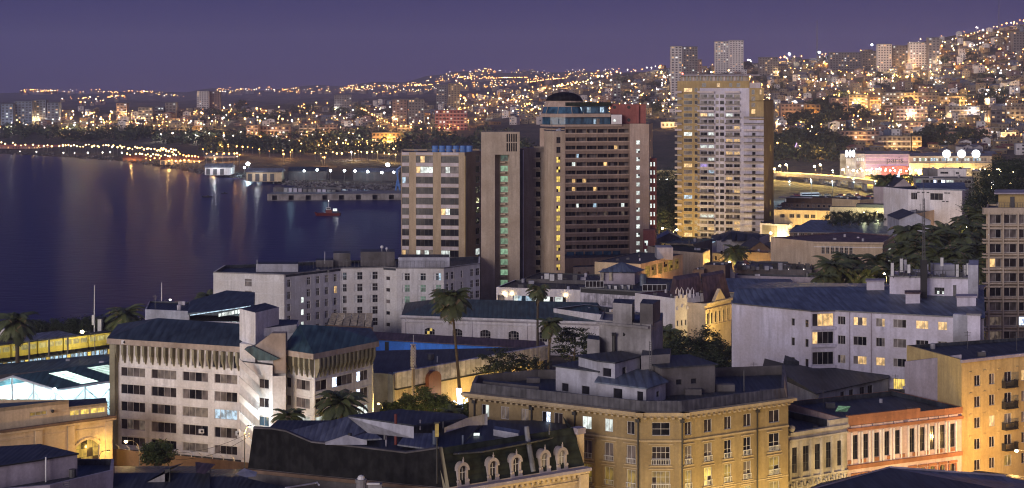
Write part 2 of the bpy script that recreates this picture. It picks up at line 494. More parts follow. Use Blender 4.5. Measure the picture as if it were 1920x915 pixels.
# left is bluer (sea), right warmer (town)
bx = nt.nodes.new('ShaderNodeMapRange'); bx.inputs[1].default_value = -.32; bx.inputs[2].default_value = .32
nt.links.new(sep.outputs['X'], bx.inputs[0])
tint = mix(nt, bx.outputs[0], (.62, .80, .98), (1.10, 1.02, 1.0))
c1 = mix(nt, 1.0, c0, tint, 'MULTIPLY')
cn = nt.nodes.new('ShaderNodeTexNoise'); cn.inputs['Scale'].default_value = 3; cn.inputs['Detail'].default_value = 4
mp = nt.nodes.new('ShaderNodeMapping'); mp.inputs['Scale'].default_value = (1, 1, 9)
nt.links.new(geo.outputs['Generated'], mp.inputs[0]); nt.links.new(mp.outputs[0], cn.inputs['Vector'])
cl = mix(nt, cn.outputs['Fac'], (.90, .92, .95), (1.10, 1.08, 1.05))
c2 = mix(nt, 1.0, c1, cl, 'MULTIPLY')
sky = nt.nodes.new('ShaderNodeTexSky'); sky.sky_type = 'NISHITA'; sky.sun_disc = False
sky.sun_elevation = R(-3); sky.sun_rotation = R(200)
bg.inputs['Strength'].default_value = 1.0
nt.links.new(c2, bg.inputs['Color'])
bg2 = nt.nodes.new('ShaderNodeBackground'); bg2.inputs['Strength'].default_value = .05
nt.links.new(sky.outputs[0], bg2.inputs['Color'])
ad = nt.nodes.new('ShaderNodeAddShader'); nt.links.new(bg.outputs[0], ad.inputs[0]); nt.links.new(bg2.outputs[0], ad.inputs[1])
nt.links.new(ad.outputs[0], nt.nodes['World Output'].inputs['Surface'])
# faint, very soft afterglow from behind the camera, to the left
sun = bpy.data.lights.new('afterglow', 'SUN'); sun.energy = 2.45; sun.angle = R(32); sun.color = (1, .86, .78)
so = bpy.data.objects.new('afterglow', sun); COL.objects.link(so)
so.rotation_euler = Vector((.60, 1, -.18)).to_track_quat('-Z', 'Y').to_euler()

sc.render.engine = 'CYCLES'
sc.view_settings.view_transform = 'Standard'; sc.view_settings.look = 'None'
sc.view_settings.exposure = 0; sc.view_settings.gamma = 1; sc.view_settings.use_curve_mapping = False
sc.cycles.use_denoising = True
sc.cycles.max_bounces = 5; sc.cycles.diffuse_bounces = 2; sc.cycles.glossy_bounces = 2; sc.cycles.volume_bounces = 0
sc.cycles.sample_clamp_indirect = 2.0; sc.cycles.sample_clamp_direct = 0
sc.cycles.use_light_tree = True; sc.cycles.pixel_filter_type = 'BLACKMAN_HARRIS'; sc.cycles.filter_width = 1.15
sc.cycles.caustics_reflective = False; sc.cycles.caustics_refractive = False
sc.cycles.volume_max_steps = 64

# ------------------------------------------------------------------ terrain
def pf(px, Yn, Yf, *kn):
    """Yn near shore, Yf far shore, then (Y, screen row) knots of the hill behind"""
    L = [(-600, 1.5), (Yn-6, 1.5), (Yn+6, -4), (max(Yf-10, Yn+7), -4), (max(Yf+6, Yn+8), 2.2)]
    for Y, py in kn: L.append((Y, Z(py, Y)))
    L.append((kn[-1][0]+1500, L[-1][1]-60))
    return px, L
def pl(px, *kn):                       # no sea in this column
    L = [(-600, 1.5), (1000, 1.5), (1020, 1.6), (1040, 1.8), (1080, 2.2)]
    for Y, py in kn: L.append((Y, Z(py, Y)))
    L.append((kn[-1][0]+1500, L[-1][1]-60))
    return px, L
COLS = [
 pf(-1400, 440, 2300, (2400, 252), (2500, 250), (2600, 228), (3000, 215), (3800, 203), (7000, 190), (8800, 176)),
 pf(-300, 440, 1800, (1900, 270), (2000, 262), (2100, 240), (2500, 222), (3300, 208), (7000, 190), (8800, 174)),
 pf(0, 452, 1690, (1760, 281), (1850, 266), (1950, 242), (2350, 226), (3100, 208), (7000, 189), (8800, 172)),
 pf(230, 462, 1520, (1600, 286), (1700, 272), (1850, 245), (2250, 228), (3000, 210), (7000, 189), (8800, 172)),
 pf(380, 470, 1290, (1420, 300), (1560, 280), (1750, 250), (2200, 228), (2900, 209), (7000, 187), (8800, 171)),
 pf(560, 476, 1130, (1300, 316), (1500, 292), (1720, 258), (2200, 229), (2900, 206), (7000, 183), (8800, 166)),
 pf(750, 535, 1085, (1260, 322), (1480, 292), (1700, 256), (2200, 224), (2900, 198), (6500, 172), (8800, 154)),
 pf(850, 700, 1050, (1240, 325), (1460, 290), (1700, 254), (2200, 222), (2900, 192), (6000, 165), (8600, 135)),
 pl(900, (1240, 326), (1450, 290), (1700, 254), (2200, 220), (2900, 186), (6000, 163), (8600, 133)),
 pl(1000, (1240, 327), (1430, 290), (1700, 252), (2200, 214), (2800, 178), (5500, 160), (8400, 138)),
 pl(1120, (1200, 330), (1400, 290), (1700, 245), (2200, 202), (2800, 158), (3600, 150), (8400, 136)),
 pl(1250, (1200, 330), (1380, 292), (1650, 240), (2150, 188), (2900, 136), (3400, 137), (8400, 140)),
 pl(1450, (1180, 333), (1330, 300), (1580, 240), (2050, 180), (2700, 116), (3100, 122), (8400, 150)),
 pl(1600, (1200, 332), (1340, 296), (1560, 240), (2000, 172), (2600, 104), (3000, 110), (8400, 150)),
 pl(1750, (1220, 330), (1360, 290), (1560, 235), (2000, 152), (2600, 76), (3000, 84), (8400, 140)),
 pl(1920, (1240, 318), (1360, 280), (1560, 222), (1980, 130), (2550, 46), (3000, 55), (8400, 120)),
 pl(2300, (1240, 300), (1360, 262), (1560, 195), (1980, 90), (2500, 0), (3000, 10), (8400, 60)),
 pl(3200, (1240, 300), (1360, 262), (1560, 195), (1980, 60), (2500, -30), (3000, 10), (8400, 60)),
]
def prof(px):
    px = max(COLS[0][0], min(COLS[-1][0], px))
    for (a, A), (b, B) in zip(COLS, COLS[1:]):
        if a <= px <= b:
            t = (px-a)/(b-a)
            return [(p[0]+(q[0]-p[0])*t, p[1]+(q[1]-p[1])*t) for p, q in zip(A, B)]
def ter(px, Y):
    L = prof(px)
    for p, q in zip(L, L[1:]):
        if p[0] <= Y <= q[0]:
            z = p[1] + (q[1]-p[1])*(Y-p[0])/max(1e-6, q[0]-p[0]); break
    else: z = L[-1][1]
    k = min(1, max(0, (Y-1400)/500))
    if k and z > 2.5: z += min(1, (z-2.5)/8)*k*(3+Y/700.)*MN.noise(Vector((X(px, Y)/170., Y/170., 0)))*1.6
    return z
def terw(x, y): return ter(CX+F*x/max(y, 1), y)
def build_terrain():
    m = MB(); pxs = list(range(-1400, 3201, 25))
    Ys = [5, 60, 150, 250, 350] + [400+10*i for i in range(30)] + [700+50*i for i in range(6)] + [1000+12*i for i in range(75)] + [1900+30*i for i in range(45)] + [3250+250*i for i in range(28)]
    m.mats = ['ground']
    for Y in Ys:
        for px in pxs: m.v.append((X(px, Y), Y, ter(px, Y)))
    n = len(pxs)
    for i in range(len(Ys)-1):
        for j in range(n-1):
            m.f.append((i*n+j, i*n+j+1, (i+1)*n+j+1, (i+1)*n+j)); m.m.append(0)
    m.face([(-4000, 5, 1.5), (4000, 5, 1.5), (4000, -600, 1.5), (-4000, -600, 1.5)], 'ground')
    o = link('ground', m.mesh('ground')); tag(o, kind='structure')
    for p in o.data.polygons: p.use_smooth = True
m_, nt_, b_ = _new('ground')
g1 = noise_fac(nt_, .012, lo=.40, hi=.62, detail=8); g2 = noise_fac(nt_, .12, lo=.35, hi=.65, detail=8)
cc = mix(nt_, g1, (.028, .036, .018), (.13, .09, .055)); cc = mix(nt_, g2, cc, (.045, .042, .036))
nt_.links.new(cc, b_.inputs['Base Color']); b_.inputs['Roughness'].default_value = .95; bump(nt_, b_, g2, .6, 2)
build_terrain()
# the bay
m_, nt_, b_ = _new('water')
b_.inputs['Base Color'].default_value = (.010, .014, .055, 1); b_.inputs['Roughness'].default_value = .24; b_.inputs['IOR'].default_value = 1.33
wf = noise_fac(nt_, .006, (.5, .25, 1), .15, .85, 2); wf2 = noise_fac(nt_, .22, (.6, 1, 1), .2, .8, 6)
col = mix(nt_, wf, (.010, .014, .075), (.030, .026, .105)); nt_.links.new(col, b_.inputs['Base Color'])
bump(nt_, b_, wf2, .3, .6); b_.inputs['Specular IOR Level'].default_value = .05
rr = nt_.nodes.new('ShaderNodeMapRange'); rr.inputs[3].default_value = .29; rr.inputs[4].default_value = .34
nt_.links.new(wf, rr.inputs[0]); nt_.links.new(rr.outputs[0], b_.inputs['Roughness'])
m = MB(); m.face([(-9000, 380, 0), (9000, 380, 0), (9000, 11000, 0), (-9000, 11000, 0)], 'water')
tag(link('sea', m.mesh('sea')), kind='structure')
# thin evening haze
hz = bpy.data.materials.new('haze'); hz.use_nodes = True; n2 = hz.node_tree
for n in list(n2.nodes):
    if n.type == 'BSDF_PRINCIPLED': n2.nodes.remove(n)
pv = n2.nodes.new('ShaderNodeVolumePrincipled'); pv.inputs['Density'].default_value = 8.0e-5
pv.inputs['Color'].default_value = (.68, .66, 1, 1); pv.inputs['Anisotropy'].default_value = .1
n2.links.new(pv.outputs[0], n2.nodes['Material Output'].inputs['Volume'])
MATS['haze'] = hz
m = MB(); m.box(-9500, 9500, -700, 11500, -130, 420, 'haze')
tag(link('haze', m.mesh('haze')), kind='stuff')

# ------------------------------------------------------------------ vegetation
def palm_mesh(Rr, nf, hang, mat, seed, up=1.0, w=.5):
    """crown of feather fronds, origin at its centre"""
    rs = random.Random(seed); m = MB()
    for i in range(nf):
        az = rs.uniform(0, 2*math.pi); el = rs.uniform(-hang, 1.25)*up
        L = Rr*rs.uniform(.85, 1.1); n = 8
        pts = []; x = y = z = 0.0; a = el
        for k in range(n+1):
            pts.append((x*math.cos(az), x*math.sin(az), z))
            x += math.cos(a)*L/n; z += math.sin(a)*L/n; a -= (.20 if el > 0 else .10)*rs.uniform(.8, 1.2)
        sx, sy = -math.sin(az), math.cos(az)
        for k in range(n):
            p, q = pts[k], pts[k+1]
            for sub in range(2):
                t = sub/2.
                b = [p[c]+(q[c]-p[c])*t for c in range(3)]; e = [p[c]+(q[c]-p[c])*(t+.42) for c in range(3)]
                lw = w*Rr*.32*math.sin(math.pi*min(1, (k+t+.8)/(n+1)))+.05
                for sg in (-1, 1):
                    tip = (e[0]+sx*sg*lw+(q[0]-p[0])*.7, e[1]+sy*sg*lw+(q[1]-p[1])*.7, e[2]-lw*.45+(q[2]-p[2])*.5)
                    m.face([b, e, tip, (b[0]+sx*sg*lw*.7+(q[0]-p[0])*.25, b[1]+sy*sg*lw*.7+(q[1]-p[1])*.25, b[2]-lw*.3+(q[2]-p[2])*.2)], mat if rs.random() < .95 else 'l_dry')
    return m
def leaf_mesh(rx, rz, nc, nl, sz, mat, seed, flat=0):
    """crown of leaf clumps with gaps, origin at crown centre"""
    rs = random.Random(seed); m = MB()
    for i in range(nc):
        while True:
            c = Vector((rs.uniform(-1, 1), rs.uniform(-1, 1), rs.uniform(-1, 1)))
            if .25 < c.length < 1: break
        if flat: c.z = round(c.z*flat)/flat
        c = Vector((c.x*rx, c.y*rx, c.z*rz)); cr = rs.uniform(.18, .34)*rx
        for j in range(nl):
            d = Vector((rs.gauss(0, 1), rs.gauss(0, 1), rs.gauss(0, .28 if flat else .8)))*cr*.5
            p = c+d; u = Vector((rs.gauss(0, 1), rs.gauss(0, 1), rs.gauss(0, .6))).normalized()*sz*rs.uniform(.6, 1.3)
            v = u.cross(Vector((rs.gauss(0, 1), rs.gauss(0, 1), rs.gauss(0, 1)))).normalized()*sz*.6
            m.face([p-u, p+v, p+u], mat)
    return m
MESH = {}
def cached(key, fn):
    if key not in MESH: MESH[key] = fn().mesh(key)
    return MESH[key]
def palm_tree(px, pyc, Y, r, label, group=None, kind='date', lean=0, zg=1.5, seed=0, name='palm_tree'):
    cx, cy, cz = W(px, pyc, Y)
    t = link(name, None, None, (cx-lean, cy, zg)); tag(t, label, 'palm tree', group)
    m = MB(); h = cz-zg
    if kind == 'date':
        m.tube([(0, 0, 0), (lean*.3, 0, h*.5), (lean, 0, h-.2)], [.5, .42, .5], 'k_trunk', 8)
        key = 'date%d' % (seed % 3)
        cm = cached(key, lambda: palm_mesh(1.0, 50, .8, 'l_palm', seed % 3+5))
        m.ball((lean, 0, h-.3), .8, 'k_trunk', 8)
    else:
        m.tube([(0, 0, 0), (lean*.25, 0, h*.35), (lean*.7, 0, h*.75), (lean, 0, h)], [.42, .30, .24, .22], 'k_trunk', 8)
        key = 'fan%d' % (seed % 3)
        cm = cached(key, lambda: palm_mesh(1.0, 40, .75, 'l_palm', seed % 3+25, 1.0, .85))
        sk = MB()
        rs = random.Random(seed)
        for i in range(90):                                   # skirt of dry leaves under the crown
            a = rs.uniform(0, 6.28); q = rs.uniform(0, 1); rr_ = r*.38*(1-q*.65)
            z = h-.2-q*r*1.25
            sk.face([(lean+math.cos(a)*.15, math.sin(a)*.15, z+.5), (lean+math.cos(a+.3)*rr_, math.sin(a+.3)*rr_, z-.3), (lean+math.cos(a-.2)*rr_*.9, math.sin(a-.2)*rr_*.9, z-.7)], 'l_dry')
        link('dry_skirt', sk.mesh('dry_skirt'), t)
    link('trunk', m.mesh('trunk'), t)
    r *= 1.3; c = link('crown', cm, t, (lean, 0, h), seed*1.3); c.scale = (r, r, r)
    return t
def leafy_tree(px, pyc, Y, rx, rz, label, cat='tree', group=None, mat='l_mid', seed=0, zg=1.5, flat=0, name='broadleaf_tree', dens=1.0):
    cx, cy, cz = W(px, pyc, Y)
    t = link(name, None, None, (cx, cy, zg)); tag(t, label, cat, group)
    h = cz-zg; rs = random.Random(seed); m = MB()
    m.tube([(0, 0, 0), (rs.uniform(-.3, .3), 0, h*.6), (0, 0, h)], [.12+rx*.07, .1+rx*.05, .08], 'k_trunk', 7)
    for i in range(7):
        a = i*.9+rs.random(); z0_ = h*rs.uniform(.55, .9)
        m.tube([(0, 0, z0_), (math.cos(a)*rx*.4, math.sin(a)*rx*.4, z0_+rz*.3), (math.cos(a)*rx*.8, math.sin(a)*rx*.8, z0_+rz*rs.uniform(.1, .7))], [.12, .08, .04], 'k_trunk', 5)
    link('trunk', m.mesh('trunk'), t)
    link('crown', leaf_mesh(rx, rz, int(60*dens), 42, .22+rx*.035, mat, seed+50, flat).mesh('crown'), t, (0, 0, h))
    return t
def vis(t, A, B, cells, st, **k): wins(t, A, B, cells, state=st, **k)
def pick(tbl, default='dark'): return lambda r, c: tbl.get((r, c), default)

# ================================================================== office block with concrete fins
def office():
    lw = [(213, 301), (454, 291.2)]
    A, B = line(lw)
    rows = zr(A, B, 250, [(689.5, 706.5), (721.5, 739.5), (754, 772), (786.5, 806), (819.5, 836)])
    cells = grid(A, B, [(227, 272), (284, 330.5), (342.5, 390), (402, 445)], rows)
    ztop = 20.2
    top = (17.0, 19.2)
    slots = [(a, b) for a, b in even(226, 447, 17, .52)]
    topc = grid(A, B, slots, [top])
    t = Block('office_building', 'white five storey office block with pointed concrete fins under its dark roof', 'building',
              lw+[(454, 291.2), (509, 287.5), (536, 287), (536, 289.2), (590, 284.3), (697, 297.5)], ztop, depth=15,
              back=[(700, 313), (560, 312), (225, 317)], wm='m_office', roof=False, cells={0: cells+topc}, skip=(5, 6))
    wins(t, A, B, t.cells[0][:len(cells)], nx=4, state=lambda r, c: ['g_dark2', 'e_dim', 'g_curt', 'e_dim'] if (r, c) in ((0, 0), (0, 3), (3, 0)) else ('e_cold' if (r, c) in ((3, 3), (2, 3)) and rnd() < .6 else random.choice(['dark', 'dark', 'e_dim', 'dark', 'dark'])))
    wins(t, A, B, t.cells[0][len(cells):], nx=1, state=lambda r, c: 'g_dark' if c in (3, 7, 11, 13, 14, 16) else 'g_curt')
    def fins(A, B, us, z1, z0, sl=None):
        for u in us:                                         # tapering blades
            t.mb('fin', u).fbox(A, B, u-.22, u+.22, .003, .95, z0+1.4, z1, 'm_office_fin')
            L = math.dist(A, B); e = ((B[0]-A[0])/L, (B[1]-A[1])/L); n = (e[1], -e[0])
            q = lambda uu, o, z: (A[0]+e[0]*uu+n[0]*o, A[1]+e[1]*uu+n[1]*o, z)
            t.mb('fin', u).hexa([q(u-.05, .25, z0-.3), q(u+.05, .25, z0-.3), q(u+.05, .003, z0-.3), q(u-.05, .003, z0-.3)],
                                [q(u-.22, .95, z0+1.38), q(u+.22, .95, z0+1.38), q(u+.22, .003, z0+1.38), q(u-.22, .003, z0+1.38)], 'm_office_fin')
    L = math.dist(A, B)
    fins(A, B, [u_at(A, B, 222)+i*(L-1.6)/17 for i in range(18)], 19.95, 17.0)
    t.mb('column').fbox(A, B, -.1, 1.0, .003, 1.1, 1.5, 19.95, 'm_office_fin')
    for (za, zb) in rows: t.mb('band', 'l').fbox(A, B, 1.1, L, .003, .10, zb+.12, zb+.26, 'm_office')
    # right wing, two faces
    for i, cols, pxr, wrows in ((5, [(537, 546), (555, 581)], 567, [(712, 731), (745.5, 765), (779, 796)]),
                               (6, [(592, 613), (623, 661), (669, 690)], 602, [(712.5, 732), (746.5, 765.5), (780, 798)])):
        A, B = t.side(i); L = math.dist(A, B)
        rr_ = zr(A, B, pxr, wrows)
        cl = grid(A, B, cols, rr_)
        n = 5 if i == 5 else 13
        tc = grid(A, B, even(538 if i == 5 else 593, 588 if i == 5 else 694, n, .5), [(17.0, 19.2)])
        t.mb('wall').wall(A, B, 1.5, ztop, cl+tc, 'm_office', .25)
        nxs = (lambda c: 1 if c == 0 else 3) if i == 5 else (lambda c: 2 if c == 0 else (4 if c == 1 else 3))
        def st(r, c, i=i):
            if i == 6 and r in (0, 1) and c in (1, 2): return ['fairy', 'g_dark', 'g_curt', 'g_curt'] if c == 1 else ['fairy', 'g_curt', 'g_curt']
            if r == 2: return 'e_white'
            return 'curt'
        wins(t, A, B, cl, nx=nxs, state=st)
        wins(t, A, B, tc, nx=1, state='g_dark')
        fins(A, B, [.3+k*(L-.6)/n for k in range(n+1)], 19.95, 17.0)
        for (za, zb) in rr_: t.mb('band', i).fbox(A, B, 0, L, .003, .10, zb+.12, zb+.26, 'm_office')
    # roofs
    r = t.mb('roof')
    def hip(P0, ridge, over, zt, mat, fz=.9):
        c = (sum(p[0] for p in P0)/len(P0), sum(p[1] for p in P0)/len(P0))
        O = [(p[0]+(p[0]-c[0])/math.dist(p, c)*over, p[1]+(p[1]-c[1])/math.dist(p, c)*over) for p in P0]
        n = len(O)
        for i in range(n):
            a, b = O[i], O[(i+1) % n]
            t.mb('fascia').face([(*a, zt), (*b, zt), (*b, zt+fz), (*a, zt+fz)], 'm_office_fascia')
        t.mb('fascia').face([(*p, zt) for p in O], 'm_office_fascia')
        return O
    Lp = [P(213, 301), P(452, 291.3), P(462, 308), P(228, 318)]
    O = hip(Lp, None, 1.2, 19.95, 'r_office', .95)
    z = 20.9; r0, r1 = (*P(297, 309.5), 23.3), (*P(452, 301), 23.4)
    q = [(*p, z+.004) for p in O]
    r.face([q[0], q[1], r1, r0], 'r_office'); r.face([q[3], q[0], r0], 'r_office'); r.face([q[2], q[3], r0, r1], 'r_office'); r.face([q[1], q[2], r1], 'r_office')
    Rp = [P(537, 289), P(590, 284.3), P(697, 297.5), P(690, 312), P(560, 308)]
    O = hip(Rp, None, 1.3, 19.95, 'r_office', .95)
    q = [(*p, z+.004) for p in O]; a, b = (*P(562, 296), 24.0), (*P(624, 298), 23.4)
    for f in ([q[0], q[1], a], [q[1], q[2], b, a], [q[2], q[3], b], [q[3], q[4], a, b], [q[4], q[0], a]): r.face(f, 'r_teal')
    # stair tower and slanting stair parapets in the middle
    k = t.mb('stair_tower')
    k.prism([P(449, 294), P(479, 288.6), P(523, 296), P(497, 302)], 19.6, 27.0, 'm_office', 'r_dark')
    k.prism([P(449.5, 290.8), P(478, 288.6), P(500, 296), P(470, 300)], 15.5, 21.5, 'm_office')
    k.prism([P(479, 290), P(556, 296), P(560, 302), P(500, 303)], 22.6, 24.0, 'm_office', 'r_dark')
    def plate(poly, Y, th, mat, part='stair_parapet', key=None):
        f = [W(x, y, Y) for x, y in poly]; bk = [(a, b+th, c) for a, b, c in f]
        mm = t.mb(part, key); n = len(f); mm.face(f, mat); mm.face(bk[::-1], mat)
        for i in range(n): mm.face([f[i], f[(i+1) % n], bk[(i+1) % n], bk[i]], mat)
    plate([(474, 652), (509, 625), (535.5, 625), (535.5, 700), (512, 700), (512, 674), (488, 672)], 286.0, 2.2, 'm_office_fascia', 'stair_head')
    plate([(458, 655), (476, 650), (524, 673), (512, 676), (484, 676)], 285.2, 3, 'r_teal', 'stair_roof')
    b2 = t.mb('stair_block'); A2, B2 = P(452, 289.2), P(511, 285.4); L2 = math.dist(A2, B2)
    rws = zr(A2, B2, 494, [(711, 728.5), (746, 764), (781, 799)]); c2 = grid(A2, B2, [(485.5, 504)], rws)
    b2.wall(A2, B2, 1.5, 18.6, c2, 'm_office'); b2.face([(*A2, 18.6), (*B2, 18.6), (*P(511, 290), 18.6), (*P(454, 293), 18.6)], 'r_dark')
    wins(t, A2, B2, c2, nx=2, state=lambda r, c: ['g_blue', 'g_blue'] if r == 2 else ['g_dark2', 'g_dark'])
    A3, B3 = P(511, 284.8), P(536, 285.2)
    b2.wall(A3, B3, 1.5, 16.9, [], 'm_office'); b2.wall(B3, P(536, 290), 1.5, 16.9, [], 'm_office'); b2.wall(P(511, 290), A3, 1.5, 16.9, [], 'm_office')
    for i in range(5):
        y0 = 672+i*33
        plate([(448, y0), (486, y0+36), (486, y0+50), (448, y0+14)], 284.9-.02*i, .25, 'm_office', 'stair_parapet', i)
    # lower left strip windows of the stair
    c4 = grid(A2, B2, [(452.5, 458)], zr(A2, B2, 455, [(693, 710), (727, 745), (760, 778), (795, 812)]))
    # roof plant, aerials, air conditioners
    for (px, py) in ((378, 808), (447, 812), (233, 641)):
        Y = Y_at(*line(lw), px)-.5; x, z_ = X(px, Y), Z(py, Y)
        t.mb('air_conditioner', px).box(x-.45, x+.45, Y-.35, Y+.05, z_-.35, z_+.35, 'k_white')
        t.mb('air_conditioner', px).ball((x+.1, Y-.36, z_), .22, 'k_dark', 8)
    return t.fin()

# helper for plain building with window faces: faces = {i: (cols, pxref, rowpairs, kw)}
def build(name, label, cat, fr, z1, faces, fin=True, **kw):
    cells = {}
    pts = [P(*q) for q in fr]
    bk = kw.get('back')
    if bk: pts2 = pts+[P(*q) for q in bk]
    else: pts2 = pts
    info = {}
    for i, (cols, pxr, rws, wk) in faces.items():
        A, B = pts2[i], pts2[(i+1) % len(pts2)]
        rr_ = zr(A, B, pxr, rws) if isinstance(rws[0][0], (int, float)) and rws[0][0] > 100 else rws
        sk = wk.pop('skip', ())
        c = grid(A, B, cols, rr_, sk)
        cells.setdefault(i, []).extend(c); info.setdefault(i, []).append((c, wk))
    t = Block(name, label, cat, fr, z1, cells=cells, **kw)
    for i, L in info.items():
        A, B = t.side(i)
        for c, wk in L: wins(t, A, B, c, **wk)
    return t.fin() if fin else t
def rowz(y0, h, step, n): return [(y0+step*i, y0+step*i+h) for i in range(n)]

# ================================================================== beige corner building
def corner_building():
    zc = 20.1
    A, B = P(879, 248.3), P(1202, 233.4)
    C, D = P(1281, 233.4), P(1478, 244)
    top = [(903, 917), (939, 954.5), (977.5, 991), (1016, 1032), (1039, 1055), (1091.6, 1109), (1133.5, 1149.5), (1175, 1190)]
    lo = [(903, 917), (939, 954.5), (977.5, 991), (1016, 1032), (1093, 1109.5), (1133.5, 1150), (1175, 1191.5)]
    r1, r2, r3, r4 = (17.45, 19.2), (13.45, 15.95), (10.1, 12.6), (6.6, 9.1)
    cA = grid(A, B, top, [r1]); cA2 = grid(A, B, lo, [r2, r3, r4])
    cC = grid(B, C, [(1222, 1256.5)], [r1]); cC2 = grid(B, C, [(1222, 1256.5)], [r2, r3, r4])
    cols = [(1284, 1297), (1320, 1335), (1358, 1371.5), (1394, 1408), (1442, 1461.5)]
    cD = grid(C, D, cols, [r1]); cD2 = grid(C, D, cols, [r2, r3, r4])
    t = Block('corner_apartment_building', 'large beige stone corner building with dark parapet and white rooms on its roof', 'building',
              [(879, 248.3), (1202, 233.4), (1281, 233.4), (1478, 244)], zc, depth=20, back=[(1475, 266), (1240, 262), (1000, 262), (884, 256)],
              wm='m_beige', roof=False, cells={0: cA+cA2, 1: cC+cC2, 2: cD+cD2})
    lit1 = {0: ['g_dark', 'e_white'], 1: ['e_dim', 'e_dim'], 2: ['e_dim', 'e_dim'], 3: ['g_dark', 'fairy'], 4: ['g_dark2', 'g_dark2'], 5: ['e_white', 'e_white'], 6: ['e_white', 'e_white'], 7: ['g_dark2', 'g_dark']}
    wins(t, A, B, cA, nx=2, state=lambda r, c: lit1[c])
    wins(t, A, B, cA2, nx=2, state=lambda r, c: 'g_curt' if r == 0 else 'e_dimyel', rail=.75)
    wins(t, B, C, cC, nx=2, ny=2, state='g_dark'); wins(t, B, C, cC2, nx=4, ny=3, state=lambda r, c: 'g_dark2' if r == 0 else 'e_dimyel', rail=.75)
    wins(t, C, D, cD, nx=2, state=lambda r, c: 'g_dark2')
    wins(t, C, D, cD2, nx=2, ny=2, state=lambda r, c: {(0, 0): 'curt', (0, 1): 'curt', (0, 2): 'g_dark', (0, 3): 'g_dark', (0, 4): 'g_dark', (1, 1): 'e_yel', (1, 0): 'e_dimyel', (1, 2): 'e_dimyel', (1, 3): 'curt', (2, 1): 'e_yel'}.get((r, c), 'e_dimyel'), rail=.75)
    for i, (a, b) in enumerate(((A, B), (B, C), (C, D))):
        L = math.dist(a, b); k = t.mb('cornice')
        k.fbox(a, b, -.5, L+.5, .004, .5, 20.05, 20.35, 'm_beige_trim'); k.fbox(a, b, -.8, L+.8, .004, 1.0, 20.36, 20.75, 'm_beige_trim')
        n = int(L/.9)
        for j in range(n): k.fbox(a, b, L*(j+.3)/n, L*(j+.7)/n, .004, .75, 19.82, 20.04, 'm_beige_trim')
        k.fbox(a, b, 0, L, .004, .16, 16.62, 16.85, 'm_beige_trim')
        k.fbox(a, b, 0, L, .004, .10, 9.6, 9.75, 'm_beige_trim')
    for (a, b), cl in (((A, B), cA2), ((B, C), cC2), ((C, D), cD2)):
        for c in cl:
            s = t.mb('surround')
            s.fbox(a, b, c[0]-.45, c[1]+.45, .004, .14, c[3]+.22, c[3]+.36, 'm_beige_trim')
            s.fbox(a, b, c[0]-.3, c[1]+.3, .004, .18, c[2]-.22, c[2]-.06, 'm_beige_trim')
    # parapet set back behind the cornice, and the roof behind it
    po = [P(879, 248.9), P(1202, 234), P(1281, 234), P(1477, 244.6), P(1475, 265), P(1240, 261), P(1000, 261), P(886, 255.5)]
    pi_ = inset(po, .5); n = len(po); q = t.mb('parapet')
    for i in range(n):
        a, b, c, d = po[i], po[(i+1) % n], pi_[(i+1) % n], pi_[i]
        z0_, z1_ = 20.0, 22.0
        q.face([(*a, z0_), (*b, z0_), (*c, z1_), (*d, z1_)], 'r_slate' if 0 <= i < 3 else 'm_concrete')
        e = inset(po, .9); e1, e2 = e[(i+1) % n], e[i]
        q.face([(*d, z1_), (*c, z1_), (*e1, z1_), (*e2, z1_)], 'm_darkconc'); q.face([(*e2, z1_), (*e1, z1_), (*e1, 20.6), (*e2, 20.6)], 'm_darkconc')
    t.mb('roof').face([(*p, 20.6) for p in inset(po, .85)], 'r_dark')
    t.mb('roof').face([(*p, 20.06) for p in t.poly], 'r_dark')
    for px, (a, b) in ((891, (A, B)), (998, (A, B)), (1079, (A, B)), (1198, (A, B)), (1279, (B, C)), (1418, (C, D))):   # rain pipes
        u = u_at(a, b, px); m = t.mb('drainpipe', px)
        m.fbox(a, b, u-.09, u+.09, .16, .32, 1.5, 19.5, 'k_dark'); m.fbox(a, b, u-.28, u+.28, .16, .55, 19.3, 19.8, 'k_dark')
    t.fin()
    # ---- structures on the roof, each its own small building part of the roofscape
    g = 20.6
    def shed(label, fr, z1, cells, roofm, wm='m_whiteblue', slope=0, back=None, depth=6, over=.5, nx=1):
        tt = Block('rooftop_room', label, 'rooftop room', fr, z1, z0=g, depth=depth, back=back, wm=wm, roof=False, cells={i: grid(*[line(fr+(back or []))[j] for j in (i, i+1)], c, zr(*[line(fr+(back or []))[j] for j in (i, i+1)], c[0][0], r)) for i, (c, r) in cells.items()})
        for i in cells: wins(tt, *tt.side(i), tt.cells[i], nx=nx, state='g_dark', fm='k_framed')
        po = [(p[0]+(p[0]-q_[0])*over/5, p[1]+(p[1]-q_[1])*over/5) for p in tt.poly for q_ in [inset(tt.poly, 99)[0]]] if False else tt.poly
        cx = sum(p[0] for p in tt.poly)/len(tt.poly); cy = sum(p[1] for p in tt.poly)/len(tt.poly)
        po = [(p[0]+(p[0]-cx)/math.dist(p, (cx, cy))*over, p[1]+(p[1]-cy)/math.dist(p, (cx, cy))*over) for p in tt.poly]
        nf = len(fr)
        zt = [z1+(.02 if i < nf else slope) for i in range(len(po))]
        m = tt.mb('roof')
        m.hexa([(*p, z) for p, z in zip(po[:4], zt)], [(*p, z+.18) for p, z in zip(po[:4], zt)], roofm) if len(po) == 4 else m.prism(po, z1+.01, [z+.18 for z in zt], roofm)
        return tt
    shed('low white rooftop room with two dark windows and an overhanging roof', [(1042, 250.5), (1121, 245.6)], 24.1, {0: ([(1053.5, 1066), (1091, 1105)], [(717, 733)])}, 'r_dark').fin()
